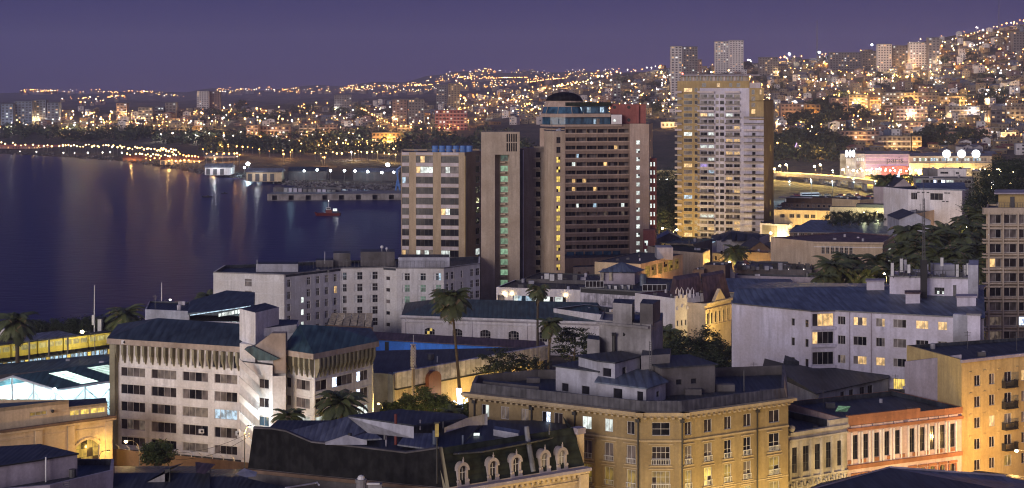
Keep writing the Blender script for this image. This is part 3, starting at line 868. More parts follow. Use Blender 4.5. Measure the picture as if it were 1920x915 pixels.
    s = shed('taller white rooftop room with a brown window above the low roof', [(1121, 245.6), (1153, 243.6), (1200, 249.5)], 25.7, {0: ([(1130.5, 1146)], [(689, 705)]), 1: ([(1167, 1174)], [(689, 705)])}, 'r_dark', depth=5); s.fin()
    shed('white lean-to rooftop room with a blue metal roof at the parapet', [(1121, 243.2), (1211.5, 238.2), (1248, 243.5)], 23.0, {0: ([(1150.5, 1166.5), (1194.5, 1206)], [(727, 746)]), 1: ([(1231, 1236)], [(734, 745)])}, 'r_blue', back=[(1215, 248), (1135, 249)], slope=.9).fin()
    shed('dark wide rooftop structure at the right end of the corner building roof', [(1241, 246), (1341, 249)], 24.6, {0: ([(1268, 1278), (1296, 1306)], [(712, 722)])}, 'r_dark', wm='m_darkconc', depth=9).fin()
    # water tower block
    tt = Block('rooftop_water_tower', 'big grey concrete tank tower standing on the beige corner building roof', 'water tower', [(1124, 258), (1221, 252.5), (1241, 257)], 30.0, z0=g, depth=9, wm='m_concrete', rm='m_concrete', par=.3)
    k = tt.mb('tank'); k.prism([P(1149, 256), P(1185, 254.3), P(1190, 260), P(1152, 261)], 29.7, 32.8, 'm_concrete', 'r_dark')
    k.prism([P(1200, 253.6), P(1224, 252.8), P(1238, 258), P(1205, 259)], 29.7, 33.0, 'm_darkconc', 'r_dark')
    k = tt.mb('side_block'); k.prism([P(1202, 248), P(1256, 249.5), P(1258, 255), P(1205, 254)], g, 26.1, 'm_concrete', 'r_dark')
    k.prism([P(1101, 256), P(1124, 254.5), P(1126, 259), P(1103, 260)], g, 27.4, 'm_concrete', 'r_dark')
    k = tt.mb('pipe')
    for px in (1151, 1172): k.tube([W(px, 626, 255.6), W(px, 668, 255.6)], .28, 'k_dark'); k.tube([W(px-4, 627, 255.5), W(px+4, 627, 255.5)], .3, 'k_dark')
    l = tt.mb('ladder')
    for px in (1217.5, 1222): l.tube([W(px, 640, 247.6), W(px, 712, 247.6)], .06, 'k_metal', 4)
    for i in range(18): l.tube([W(1217.5, 642+i*4, 247.6), W(1222, 642+i*4, 247.6)], .04, 'k_metal', 4)
    tt.mb('ledge').fbox(P(1124, 258), P(1221, 252.5), -.3, 9, .01, .6, 29.4, 29.75, 'm_concrete')
    tt.mb('ledge').fbox(P(1124, 258), P(1221, 252.5), 1.5, 6.5, .01, 2.6, 22.6, 22.9, 'm_darkconc')
    tt.fin()
    m = MB()
    for (px, py, s_) in ((1300, 735, 1.2), (1360, 728, 1.4), (1410, 742, .9), (960, 705, 1.3), (1000, 712, 1), (1440, 735, 1)):
        Y = YZ(py+6, g); x = X(px, Y); m.box(x-s_, x+s_, Y, Y+s_, g, g+s_*.7, 'm_darkconc')
    for px in (1320, 1395): Y = 250; m.tube([(X(px, Y), Y, g), (X(px, Y), Y, g+3)], .07, 'k_metal')
    m.prism([P(905, 252), P(1010, 247.5), P(1012, 249), P(908, 253.4)], g, g+1.1, 'm_darkconc', 'r_dark')
    single('roof_vents', m, 'low concrete vent boxes on the dark roof of the beige corner building', 'vent', (X(1300, 245), 245, g), kind='stuff')

# ================================================================== black mansard building
def mansard():
    g = 1.5
    A, B = P(465, 228.1), P(836, 216.8)           # blank black flank
    C = P(1096, 229.7)
    t = Thing('mansard_building', 'ornate building with black flank wall and dark mansard roof carrying five white arched dormers', 'building', (B[0], B[1]+4, g))
    Dk = P(1075, 242.4); E = P(850, 242.4); G = P(520, 242.4)
    w = t.mb('wall'); zc = 14.2
    for a, b in ((B, C), (C, Dk), (Dk, E), (E, G), (G, A)): w.wall(a, b, g, zc, [], 'm_cream')
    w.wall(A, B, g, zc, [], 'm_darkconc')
    # flank gable: stepped black wall
    def onAB(px, off=0):
        u = u_at(A, B, px); L = math.dist(A, B); return (A[0]+(B[0]-A[0])*u/L, A[1]+(B[1]-A[1])*u/L+off)
    fl = t.mb('flank_wall'); prof_ = [(475, 803.5), (510, 805), (536, 809.5), (560, 820), (584, 830), (660, 838), (761, 850), (790, 846), (823, 841)]
    tops = []
    for px, py in prof_:
        p = onAB(px); tops.append((*p, Z(py, p[1])))
    bot = [(*A, zc)] + [(*onAB(px), zc) for px, _ in prof_[1:-1]] + [(*B, zc)]
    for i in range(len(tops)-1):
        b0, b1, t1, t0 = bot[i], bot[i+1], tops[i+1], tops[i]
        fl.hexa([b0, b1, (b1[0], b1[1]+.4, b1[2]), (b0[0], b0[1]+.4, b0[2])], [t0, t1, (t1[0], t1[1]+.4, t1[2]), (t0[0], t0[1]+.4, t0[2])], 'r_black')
    cp = t.mb('coping')
    for a, b in zip(tops, tops[1:]):
        cp.hexa([(a[0], a[1]-.15, a[2]+.01), (b[0], b[1]-.15, b[2]+.01), (b[0], b[1]+.6, b[2]+.01), (a[0], a[1]+.6, a[2]+.01)],
                [(a[0], a[1]-.15, a[2]+.2), (b[0], b[1]-.15, b[2]+.2), (b[0], b[1]+.6, b[2]+.2), (a[0], a[1]+.6, a[2]+.2)], 'm_darkconc')
    led = t.mb('ledge'); led.fbox(A, B, -.5, math.dist(A, B), .01, .5, 13.7, 14.15, 'm_brown')
    # green slope
    T0, T1 = (*P(823.5, 217.7), 19.05), (*P(1073, 230.8), 19.1)
    T2 = (*P(1055, 238.7), 19.1)
    s = t.mb('mansard_slope')
    s.face([(*B, zc), (*C, zc), T1, T0], 'r_green'); s.face([(*C, zc), (*Dk, zc), T2, T1], 'r_green')
    L = math.dist(B, C); e = ((C[0]-B[0])/L, (C[1]-B[1])/L); nn = (e[1], -e[0])
    # corner flashing strip
    t.mb('corner_flashing').hexa([(B[0]-.35, B[1]-.1, zc), (B[0]+.45, B[1]+.1, zc), (B[0]+.45, B[1]+.3, zc), (B[0]-.35, B[1]+.3, zc)],
        [(T0[0]-.3, T0[1]-.1, 19.2), (T0[0]+.4, T0[1]+.05, 19.2), (T0[0]+.4, T0[1]+.3, 19.2), (T0[0]-.3, T0[1]+.3, 19.2)], 'm_office_fin')
    # cornice
    c = t.mb('cornice'); c.fbox(B, C, -.3, L+.4, .004, 1.1, 13.65, 14.05, 'm_mauve'); c.fbox(B, C, -.2, L+.3, .004, .8, 13.3, 13.64, 'm_cream'); c.fbox(B, C, 0, L, .004, .25, 12.1, 12.35, 'm_cream')
    c.fbox(B, C, 0, L, .004, .3, 10.3, 10.5, 'm_cream')
    for i in range(26): c.fbox(B, C, L*(i+.3)/26, L*(i+.7)/26, .26, .6, 12.85, 13.29, 'm_cream')
    for i in range(7): c.fbox(B, C, L*(i+.3)/7, L*(i+.72)/7, .004, .16, 12.48, 12.8, 'm_beige_trim')
    # dormers
    for px in (868.5, 925, 968.5, 1022, 1054.5):
        u = u_at(B, C, px); d = t.mb('dormer', px)
        def q(uu, o, z): return (B[0]+e[0]*uu+nn[0]*o, B[1]+e[1]*uu+nn[1]*o, z)
        z0_ = 14.2; wd = .62
        for sg in (-1, 1):
            a = u+sg*wd; d.hexa([q(a-.2, -.05, z0_), q(a+.2, -.05, z0_), q(a+.2, -2.2, z0_), q(a-.2, -2.2, z0_)], [q(a-.16, -.05, z0_+1.9), q(a+.16, -.05, z0_+1.9), q(a+.16, -2.2, z0_+1.9), q(a-.16, -2.2, z0_+1.9)], 'm_dormer')
            d.hexa([q(a-.35, .05, z0_), q(a+.35, .05, z0_), q(a+.3, -.2, z0_), q(a-.3, -.2, z0_)], [q(a-.22, .05, z0_+.7), q(a+.22, .05, z0_+.7), q(a+.2, -.2, z0_+.7), q(a-.2, -.2, z0_+.7)], 'm_dormer')
            d.ball(q(a+sg*.18, .0, z0_+.55), .22, 'm_dormer', 6)
        n = 8
        for i in range(n):                                  # arched hood
            a0, a1 = math.pi*i/n, math.pi*(i+1)/n
            for ra, rb, o0, o1 in ((.58, .95, .1, -2.0),):
                f = [q(u-math.cos(a)*rr_, o0, z0_+1.85+math.sin(a)*rr_*1.15) for a, rr_ in ((a0, ra), (a1, ra), (a1, rb), (a0, rb))]
                bk = [q(u-math.cos(a)*rr_, o1, z0_+1.85+math.sin(a)*rr_*1.15) for a, rr_ in ((a0, ra), (a1, ra), (a1, rb), (a0, rb))]
                d.hexa(f, bk, 'm_dormer')
        d.tube([q(u, 0, z0_+2.9), q(u, 0, z0_+3.15), q(u, 0, z0_+3.6)], [.16, .08, .04], 'm_dormer')
        d.ball(q(u, 0, z0_+3.2), .14, 'm_dormer', 6)
        d.fbox(B, C, u-.9, u+.9, -.25, .12, z0_-.12, z0_+.06, 'm_dormer')
        gl = t.mb('dormer_window', px); gl.fbox(B, C, u-.42, u+.42, -.35, -.28, z0_+.1, z0_+2.3, 'g_dark2' if px < 1000 else 'e_dim')
        gl.fbox(B, C, u-.04, u+.04, -.28, -.22, z0_+.1, z0_+2.2, 'k_white'); gl.fbox(B, C, u-.42, u+.42, -.28, -.22, z0_+1.55, z0_+1.63, 'k_white')
    u = u_at(B, C, 1000)
    k = t.mb('chimney_pipe'); k.tube([(B[0]+e[0]*u, B[1]+e[1]*u, 14.5), (B[0]+e[0]*(u-.9), B[1]+e[1]*(u-.9)+1.2, 18.8), (B[0]+e[0]*(u-1.1), B[1]+e[1]*(u-1.1)+1.4, 20.3)], .35, 'r_grey', 8)
    # end pier with ornaments
    k = t.mb('end_pier'); k.fbox(B, C, L-1.2, L+.2, .3, .7, 9.0, 13.2, 'm_cream'); k.fbox(P(1072, 231.7), P(1088, 232.6), 0, 1.2, 0, 1.2, zc, 18.2, 'm_cream'); k.fbox(P(1070, 231.4), P(1090, 232.7), 0, 1.5, 0, 1.4, 18.2, 19.0, 'm_mauve')
    # roofs
    r = t.mb('roof'); zz = 17.8
    r.face([(*onAB(475, .3), zz), (*onAB(823, .3), zz), (T1[0], T1[1], zz), (*P(1060, 242.4), zz), (*P(520, 242.4), zz)], 'r_dark')
    def slab(pts, mat='r_dark', th=.2, part='roof_slab', key=None):
        f = [W(*p) for p in pts]; b = [(x, y, z-th) for x, y, z in f]
        mm = t.mb(part, key); mm.face(f, mat); n = len(f)
        for i in range(n): mm.face([f[i], f[(i+1) % n], b[(i+1) % n], b[i]], mat)
    slab([(540, 808, 226.3), (655, 780, 236.8), (705, 800, 233.1), (640, 826, 225.1), (586, 828, 224.8)], 'r_grey')
    # raised hall roof with bluish side wall
    a, b = (652, 781, 235.0), (772, 803, 228.0)
    slab([(652, 779, 235.0), (748, 767, 241.4), (868, 776, 242.4), (880, 783, 236.8), (776, 797, 228.5)], 'r_dark', key=2)
    t.mb('side_wall').face([W(652, 781.5, 217.3), W(776, 800, 211.3), W(776, 822, 211.3), W(690, 812, 217.7)], 'm_whiteblue')
    t.mb('side_wall').hexa([W(833, 812, 208.8), W(878, 798, 217.7), W(878, 798, 214.4), W(833, 812, 209.3)], [W(833, 802, 208.8), W(874, 784, 217.7), W(874, 784, 214.4), W(833, 802, 209.3)], 'm_whiteblue')
    t.mb('side_wall').hexa([W(878, 798, 217.7), W(914, 797, 218.2), W(914, 797, 218.7), W(878, 798, 214.4)], [W(874, 784, 217.7), W(914, 775, 218.2), W(914, 775, 218.7), W(874, 784, 214.4)], 'm_whiteblue')
    slab([(900, 796, 233.1), (918, 786, 238.7), (1072, 812, 231.7), (990, 830, 224.3), (905, 846, 219.7), (850, 850, 218.3)], 'r_dark', key=3)
    slab([(648, 825, 224.8), (658, 815, 231.2), (695, 806, 233.1), (716, 822, 225.7)], 'r_grey', key=4)
    slab([(745, 833, 221.1), (762, 812, 229.4), (825, 812, 229.4), (812, 842, 220.2)], 'r_grey', key=5)
    t.mb('side_wall').face([W(610, 829, 207.0), W(650, 815.5, 207.6), W(688, 826, 207.0), (*W(688, 834, 207.0),), W(610, 834, 207.0)], 'm_whiteblue')
    t.mb('side_wall').prism([P(925, 228.5), P(972, 225.7), P(974, 228.0), P(927, 230.8)], zz, 19.3, 'm_whiteblue', 'r_blue')
    t.mb('skylight').box(X(888, 227.5), X(899, 227.5), 227.5, 228.6, 18.65, 18.8, 'e_white')
    v = t.mb('vent_pipe')
    for px, y0, y1, rr_, mt in ((742, 776, 834, .2, 'k_pipe'), (815, 807, 842, .30, 'r_blue'), (722, 800, 824, .22, 'k_metal'), (724, 817, 838, .1, 'r_corr'), (656, 812, 830, .25, 'k_dark'), (788, 787, 806, .09, 'r_corr'), (831, 790, 803, .09, 'k_metal'), (868, 816, 833, .15, 'r_blue'), (1030, 795, 815, .1, 'k_metal')):
        Y = 224.8 if px < 800 else 222.9
        if px == 788: Y = 230.3
        t.mb('vent_pipe', px).tube([W(px, y0, Y), W(px, y1, Y)], rr_, mt, 8)
    t.fin()
    # small lit lantern on the roof
    m = MB(); x, y, z = W(819, 806, 204.1); m.tube([(x, y, 17.7), (x, y, z-.9)], .1, 'k_dark'); m.box(x-.3, x+.3, y-.3, y+.3, z+.8, z+1.0, 'k_dark'); m.box(x-.22, x+.22, y-.22, y+.22, z-.8, z+.8, 'e_dimyel')
    single('roof_lantern', m, 'small lantern with a dim yellow pane standing by the blue pipe on the mansard building', 'lantern', (x, y, 17.7))

def car_body(m, x, y, z, c, L=2.1):
    m.hexa([(x-L, y-.85, z+.25), (x+L, y-.85, z+.25), (x+L, y+.85, z+.25), (x-L, y+.85, z+.25)], [(x-L+.1, y-.8, z+.85), (x+L-.1, y-.8, z+.8), (x+L-.1, y+.8, z+.8), (x-L+.1, y+.8, z+.85)], c)
    m.hexa([(x-1.5, y-.72, z+.86), (x+1.2, y-.72, z+.82), (x+1.2, y+.72, z+.82), (x-1.5, y+.72, z+.86)], [(x-1.1, y-.6, z+1.42), (x+.6, y-.6, z+1.42), (x+.6, y+.6, z+1.42), (x-1.1, y+.6, z+1.42)], 'g_dark')
    m.box(x-1.08, x+.58, y-.58, y+.58, z+1.421, z+1.47, c)
    for wx in (-1.35, 1.35):
        for wy in (-.82, .66): m.tube([(x+wx, y+wy, z+.33), (x+wx, y+wy+.16, z+.33)], .33, 'k_tyre', 8)

# ================================================================== near left: arched beige hall, white box, dark sheds
def near_left():
    A, B = P(-60, 267.5), P(211.5, 283)
    arch = [( -8, 43, 1.5, 5.6), (76, 122, 1.5, 6.3), (143, 187, 1.6, 7.2)]
    cells = []
    for i, (a, b, z0_, z1_) in enumerate(arch): c = grid(A, B, [(a, b)], [(z0_, z1_)])[0]; cells.append(c)
    t = Block('arched_hall', 'beige hall with large arched openings and a dark flat roof near the station', 'building', [(-60, 267.5), (211.5, 283)], 10.6, depth=12, wm='m_cream', cells={0: cells}, dep=.6, rm='r_teal')
    wins(t, A, B, cells, nx=4, ny=4, fm='k_framed', state=lambda r, c: random.choice([['e_dimyel', 'g_dark2', 'e_dimyel']]), arch=1.1, amat='m_cream', off=.3)
    for c in cells:                                      # raised arch mouldings
        u0, u1, z1_ = c[0], c[1], c[3]; w = u1-u0; m = t.mb('arch_moulding', u0)
        for k in range(10):
            a0, a1 = k/10, (k+1)/10
            f = lambda s: z1_-1.1*((2*s-1)**2)
            m.fbox(A, B, u0-.3+(w+.6)*a0, u0-.3+(w+.6)*a1, .004, .22, f(a0)+.1, f(a0)+.5, 'm_cream', f(a1)+.1, f(a1)+.5)
    L = math.dist(A, B)
    k = t.mb('cornice'); k.fbox(A, B, 0, L+.4, .004, .5, 10.0, 10.35, 'm_cream'); k.fbox(A, B, 0, L+.4, .004, .7, 10.36, 10.75, 'm_brown'); k.fbox(A, B, 0, L, .004, .12, 8.9, 9.1, 'm_cream')
    for px in (72, 133, 203): u = u_at(A, B, px); k.fbox(A, B, u-.6, u+.6, .004, .25, 1.5, 9.9, 'm_cream')
    # attic storey
    a = t.mb('attic'); A1, B1, C1 = P(-60, 269.5), P(129, 279.7), P(201, 283.4)
    h1 = grid(A1, B1, [(56, 88)], [(11.9, 12.6)])
    a.wall(A1, B1, 10.0, 13.9, h1, 'm_cream'); wins(t, A1, B1, h1, nx=3, state='e_dimyel', fw=.1)
    h2 = grid(B1, C1, [(131, 149), (151, 168), (170, 197)], [(11.2, 12.1)])
    a.wall(B1, C1, 10.0, 12.7, h2, 'm_cream'); wins(t, B1, C1, h2, nx=2, state='e_yel')
    a.prism([A1, B1, P(128, 283), P(0, 283.6), P(-60, 282)], 13.3, [13.9, 13.9, 13.0, 12.6, 12.6], 'm_cream', 'r_teal')
    a.prism([(p[0], p[1]) for p in (B1, C1, P(198, 288), P(128, 286))], 12.3, 12.72, 'm_cream', 'r_dark')
    a.ball((X(99, 277.7), 277.7, 12.4), .28, 'k_dark', 10)
    t.fin()
    # white box on a low roof, bottom left corner
    t = Block('low_flat_building', 'dark flat roofed building with a pale mauve parapet in the bottom left corner', 'building', [(-120, 222), (94, 227), (212, 236)], 12.2, depth=12, wm='m_mauve', rm='r_dark', par=.8, back=[(214, 243), (-120, 243)])
    b = t.mb('stair_room'); b.prism([P(-5, 228.3), P(59, 231.5), P(145, 236.0), P(76, 241.5), P(0, 240)], 11.4, 14.3, 'm_mauve'); b2 = t.mb('stair_room_roof')
    b2.prism([P(-8, 227.9), P(59.5, 231.1), P(148, 236.0), P(76, 242.2), P(-3, 240.5)], 14.31, 14.5, 'k_dark', 'r_dark')
    b.tube([(X(86, 232.2), 232.2, 11.4), (X(86, 232.2), 232.2, 14.8)], .12, 'k_white')
    l = t.mb('ladder')
    for px in (118, 130): l.tube([W(px, 902, 227.5), W(px, 925, 226.5)], .07, 'k_metal', 4)
    for i in range(6): l.tube([W(118, 904+4*i, 227.4), W(130, 904+4*i, 227.4)], .05, 'k_metal', 4)
    t.fin()
    # dark sheds in the foreground
    def gable(label, quad, zr_, ze, mat, wallm='m_darkconc', g=1.5, name='dark_shed'):
        """quad: px,Y corners front-left, front-right, back-right, back-left; ridge runs left-right"""
        tt = Thing(name, label, 'shed', (*P(*quad[0]), g)); q = [P(*p) for p in quad]
        m0 = ((q[0][0]+q[3][0])/2, (q[0][1]+q[3][1])/2); m1 = ((q[1][0]+q[2][0])/2, (q[1][1]+q[2][1])/2)
        w = tt.mb('wall'); 
        for i in range(4): w.wall(q[i], q[(i+1) % 4], g, ze, [], wallm)
        w.face([(*q[3], ze), (*q[0], ze), (*m0, zr_)], wallm); w.face([(*q[1], ze), (*q[2], ze), (*m1, zr_)], wallm)
        r = tt.mb('roof')
        for a, b, c, d in ((q[0], q[1], m1, m0), (q[2], q[3], m0, m1)):
            f = [(*a, ze+.02), (*b, ze+.02), (*c, zr_+.02), (*d, zr_+.02)]; r.face(f, mat); r.face([(x, y, z+.12) for x, y, z in f], mat)
        return tt
    tt = gable('dark shed roof with a small dormer below the round tree', [(190, 229), (392, 229), (395, 254), (205, 254)], 10.4, 8.6, 'r_dark')
    d = tt.mb('dormer'); Yd = 238; d.face([W(274, 905, Yd), W(318, 884, Yd), W(316, 903, Yd)], 'm_concrete'); d.face([W(309, 880, Yd), W(319, 879, Yd), W(319, 903, Yd), W(309, 904, Yd)], 'k_dark'); d.face([W(270, 906, Yd+.05), W(318, 878, Yd+.05), W(345, 868, 246), W(300, 880, 246)], 'r_dark')
    tt.fin()
    tt = gable('dark shed roof with a brownish patch left of the black flank wall', [(360, 231), (470, 231), (468, 252), (355, 252)], 9.9, 8.6, 'r_dark', name='dark_shed')
    p = tt.mb('roof_panel'); p.face([W(368, 886, 238), (*W(384, 889, 237.6),), W(404, 870, 243), W(366, 866, 244)], 'r_brown'); tt.fin()
    tt = gable('dark low roof with a pale gutter edge before the black flank wall', [(440, 205), (598, 203), (590, 214), (450, 224)], 14.2, 13.9, 'r_dark')
    g_ = tt.mb('skylight'); g_.face([W(440, 889, 219.5), W(458, 878, 221.5), (*W(482, 885, 220.5),), W(480, 893, 218.5), W(462, 895, 218)], 'm_whiteblue')
    k = tt.mb('gutter'); k.tube([W(536, 915, 204), W(595, 905, 208), W(598, 909, 207)], .14, 'm_whiteblue'); tt.fin()
    m = MB(); x, y, z = W(677, 900, 212); m.tube([(x, y, 7), (x, y, z-.3)], .62, 'm_concrete', 10); m.tube([(x, y, z-.3), (x, y, z+.1)], .72, 'm_concrete', 10); m.ball((x, y, z+.15), .5, 'k_white', 8)
    m.box(X(690, 212), X(716, 212), 212, 213, 7, Z(908, 212), 'm_concrete'); m.box(X(688, 212), X(712, 212), 211.7, 212, Z(908, 212), Z(905, 212), 'k_white')
    single('chimney', m, 'squat round concrete chimney with a domed metal cap below the black flank wall', 'chimney', (x, y, 7))
    # street between the hall and the offices
    m = MB(); m.face([(-70, 284.5, 1.52), (-20, 262, 1.52), (-30, 283, 1.52), (-75, 297, 1.52)], 'k_asph')
    tag(link('road', m.mesh('road')), kind='structure')
    m = MB(); a, b = P(214, 287), P(470, 276)
    m.fbox(a, b, 0, math.dist(a, b), 0, .3, 1.5, 4.4, 'm_brown')
    t = Thing('boundary_wall', 'brown perimeter wall with angled white wire brackets in front of the white office block', 'wall', (*a, 1.5)); t.parts[('wall', None)] = m
    L = math.dist(a, b)
    for i in range(13):
        u = L*(i+.5)/13; q = (a[0]+(b[0]-a[0])*u/L, a[1]+(b[1]-a[1])*u/L)
        t.mb('bracket', i).tube([(q[0], q[1]-.15, 4.3), (q[0], q[1]-.15, 4.75), (q[0]-.45, q[1]-.5, 5.25)], .08, 'k_white', 5)
    t.fin()
    leafy_tree(295, 850, 268, 2.5, 1.9, 'small round green tree in front of the brown wall of the white office block', seed=3, mat='l_mid', dens=1.3)
    for i, (px, py, Y) in enumerate(((225, 857, 272), (258, 858, 271), (340, 858, 270))):
        pass
    for i, (px, Y, c) in enumerate(((222, 273.5, 3), (238, 277, 0), (262, 270, 1), (330, 270, 2), (352, 274, 0))):
        m = MB(); x = X(px, Y); car_body(m, x, Y, 1.5, 'car%d' % c)
        single('parked_car', m, ['dark car at the left end of the lamplit lane by the brown wall', 'pale car beside the curved street lamp by the brown wall', 'dark blue car left of the small round tree', 'dark red car right of the small round tree', 'pale car furthest right along the brown wall'][i], 'car', (x, Y, 1.5))
    for k, (a, b, lb) in enumerate(((W(468, 812, 275), W(300, 850, 268), 'upper cable'), (W(468, 818, 275), W(330, 862, 262), 'lower cable'))):
        m = MB(); n = 8
        m.tube([(a[0]+(b[0]-a[0])*i/n, a[1]+(b[1]-a[1])*i/n, a[2]+(b[2]-a[2])*i/n-1.0*math.sin(math.pi*i/n)) for i in range(n+1)], .035, 'k_dark', 4)
        single('overhead_cable', m, lb+' sagging from the tall pole lamp across the lane', 'cable', a)
    street_lamp('orange street lamp on a curved pole beside the small round tree', 236, 828, 272, power=2600, arm=2.2, mat='b_near', r=.28, curved=True)
    street_lamp('tall yellow-lit pole lamp between the office stairs and the black flank wall', 468, 800, 275, power=1500, arm=-.8, mat='b_near', r=.1)
    # gooseneck wall lamp lighting the arched hall
    t = Thing('gooseneck_lamp', 'black gooseneck lamp washing the right corner of the arched hall in orange', 'wall lamp', (X(186, 279), 279.5, 1.5))
    x, y, z = W(203, 845, 279); t.mb('pole').tube([(X(186, 279), 279, 1.5), (X(186, 279), 279, z-1), (X(190, 279), 279, z-.2), (x-.3, y, z+.1)], .07, 'k_dark')
    t.mb('lamp_head').ball((x, y, z), .32, 'k_dark', 8, .5); t.fin(); point((x, y-.4, z-.6), 1300, (1, .62, .12), .2, t.root, t.loc)
    t = Thing('flood_light', 'bright white flood light on a stub bracket against the office stair block', 'flood light', (*P(490, 285), 1.5))
    x, y, z = W(490, 771, 284.3); t.mb('bracket').tube([(x, y+.9, z), (x, y+.2, z+.1)], .06, 'k_metal'); t.mb('lamp_head').ball((x, y, z), .5, 'b_cold', 8); t.fin()
    point((x-.8, y-1.6, z-.2), 480, (.75, .95, 1), .25, t.root, t.loc)

# ================================================================== right foreground
def right_front():
    # ornate white
    A, B = (1478, 246), (1588, 252.5)
    fr = line([A, B]); z1 = 15.3
    cols = [(1485, 1495), (1506, 1517), (1528, 1538), (1549, 1559), (1570, 1579)]
    t = build('ornate_white_building', 'weathered white two storey building with ornate crumbling frieze left of the pink facade', 'building', [A, B], z1,
              {0: (cols, 1490, [(839, 887)], dict(nx=2, ny=3, state='g_dark', fm='k_framed', fw=.06))}, fin=False, depth=18, wm='m_old', par=1.0)
    a, b = fr; L = math.dist(a, b); k = t.mb('cornice')
    k.fbox(a, b, 0, L, .004, .35, 14.0, 14.25, 'm_old'); k.fbox(a, b, 0, L, .004, .5, 14.9, 15.35, 'm_old'); k.fbox(a, b, L*.68, L, -.3, .3, 15.36, 16.3, 'm_old'); k.ball((a[0]+.5, a[1], 15.9), .55, 'm_old', 8)
    for i in range(6):
        u = L*i/5.6; k.fbox(a, b, u, u+.45, .004, .3, 8.6, 13.95, 'm_old')
    k.fbox(a, b, 0, L, .004, .35, 8.3, 8.6, 'm_old')
    for i in range(22): k.fbox(a, b, L*(i+.25)/22, L*(i+.7)/22, .004, .45, 7.2+.3*(i % 2), 7.7+.3*(i % 3), 'm_old')
    wins(t, a, b, [], nx=1)
    g_ = MB(); 
    for i in range(5):
        u = L*(i+.35)/5; t.mb('shop_window', i).fbox(a, b, u, u+.9, .01, .06, 3.2, 6.4, 'e_yel')
    t.mb('pole_lamp', 0).fbox(a, b, L*.72, L*.72+.5, .1, .5, 5.9, 6.3, 'e_viol')
    t.fin()
    # pink
    A, B = (1588.5, 252.6), (1803, 262.8); a, b = line([A, B]); L = math.dist(a, b)
    z4 = lambda v: 1320+v/2.44
    cols = [(z4(p), z4(q)) for p, q in ((680, 705), (728, 752), (778, 802), (825, 848), (873, 897), (940, 963), (987, 1010), (1032, 1056), (1078, 1102), (1125, 1148))]
    t = Block('pink_building', 'long pink facade with orange cornice and tall black shuttered windows', 'building', [A, B], 15.9, depth=16, wm='m_pink', rm='r_dark', par=.7, capm='m_orange',
              cells={0: grid(a, b, cols, [(9.9, 13.5)])+grid(a, b, cols, [(4.2, 7.4)])})
    n = len(cols)
    wins(t, a, b, t.cells[0][:n], nx=2, ny=3, state='g_dark', fm='k_framed', fw=.06)
    wins(t, a, b, t.cells[0][n:], nx=2, ny=2, state=lambda r, c: 'e_dimyel', fm='k_framed', arch=.5, amat='m_orange')
    k = t.mb('cornice'); k.fbox(a, b, 0, L, .004, .45, 14.15, 14.6, 'm_orange'); k.fbox(a, b, 0, L, .004, .25, 15.0, 15.95, 'm_orange'); k.fbox(a, b, 0, L, .004, .3, 8.5, 9.1, 'm_orange'); k.fbox(a, b, 0, L*.62, -.3, .26, 15.96, 16.5, 'm_orange')
    for c in t.cells[0][:n]: k.fbox(a, b, c[0]-.32, c[0]-.06, .004, .14, 9.2, 13.9, 'm_white'); k.fbox(a, b, c[1]+.06, c[1]+.32, .004, .14, 9.2, 13.9, 'm_white'); k.fbox(a, b, c[0]-.4, c[1]+.4, .004, .3, 14.62, 14.95, 'm_pink')
    for c in t.cells[0][n:]: k.fbox(a, b, c[0]-.35, c[1]+.35, .004, .2, c[3]+.1, c[3]+.45, 'm_orange'); k.fbox(a, b, c[0]-.3, c[0]-.05, .004, .15, 4, c[3], 'm_orange'); k.fbox(a, b, c[1]+.05, c[1]+.3, .004, .15, 4, c[3], 'm_orange')
    for i in range(9): k.fbox(a, b, L*i/9+.1, L*i/9+1.0, .004, .12, 9.3, 9.85, 'm_orange')
    sk = t.mb('skylight'); sk.face([(*P(1566, 262.8), 15.2), (*P(1588, 262.4), 15.2), (*P(1595, 267), 15.2), (*P(1572, 267.5), 15.2)], 'e_green')
    sk.face([(*P(1560, 262), 14.7), (*P(1600, 262), 14.7), (*P(1600, 268), 14.7), (*P(1565, 268), 14.7)], 'r_dark')
    t.fin()
    # yellow apartments
    fr = [(1803, 263), (1990, 274)]; a, b = line(fr)
    cols = [(1827, 1838), (1855, 1865), (1883, 1897), (1915, 1927), (1942, 1953)]
    rws = rowz(704, 20, 39.6, 5)
    t = build('yellow_apartment_building', 'yellow plastered apartment building with small black balconies at the right edge', 'building', fr, 23.1,
              {0: (cols, 1832, rws, dict(nx=2, state=pick({(2, 1): 'e_warm', (0, 3): 'e_warm', (2, 2): 'e_dim', (4, 2): 'e_dimyel'}), fm='k_frame'))}, fin=False, wm='m_yellowapt', rm='r_dark', capm='m_yellowapt', par=.5, depth=14, back=[(1990, 290), (1700, 278)])
    L = math.dist(a, b); k = t.mb('cornice'); k.fbox(a, b, -.3, L, .004, .5, 22.7, 23.15, 'm_mauve')
    w = t.mb('party_wall'); A1, B1 = P(1697, 275.5), P(1803, 265)
    w.hexa([(*A1, 14), (*B1, 14), (B1[0], B1[1]+.3, 14), (A1[0], A1[1]+.3, 14)], [(*A1, 20.8), (*B1, 23.6), (B1[0], B1[1]+.3, 23.6), (A1[0], A1[1]+.3, 20.8)], 'm_mauve')
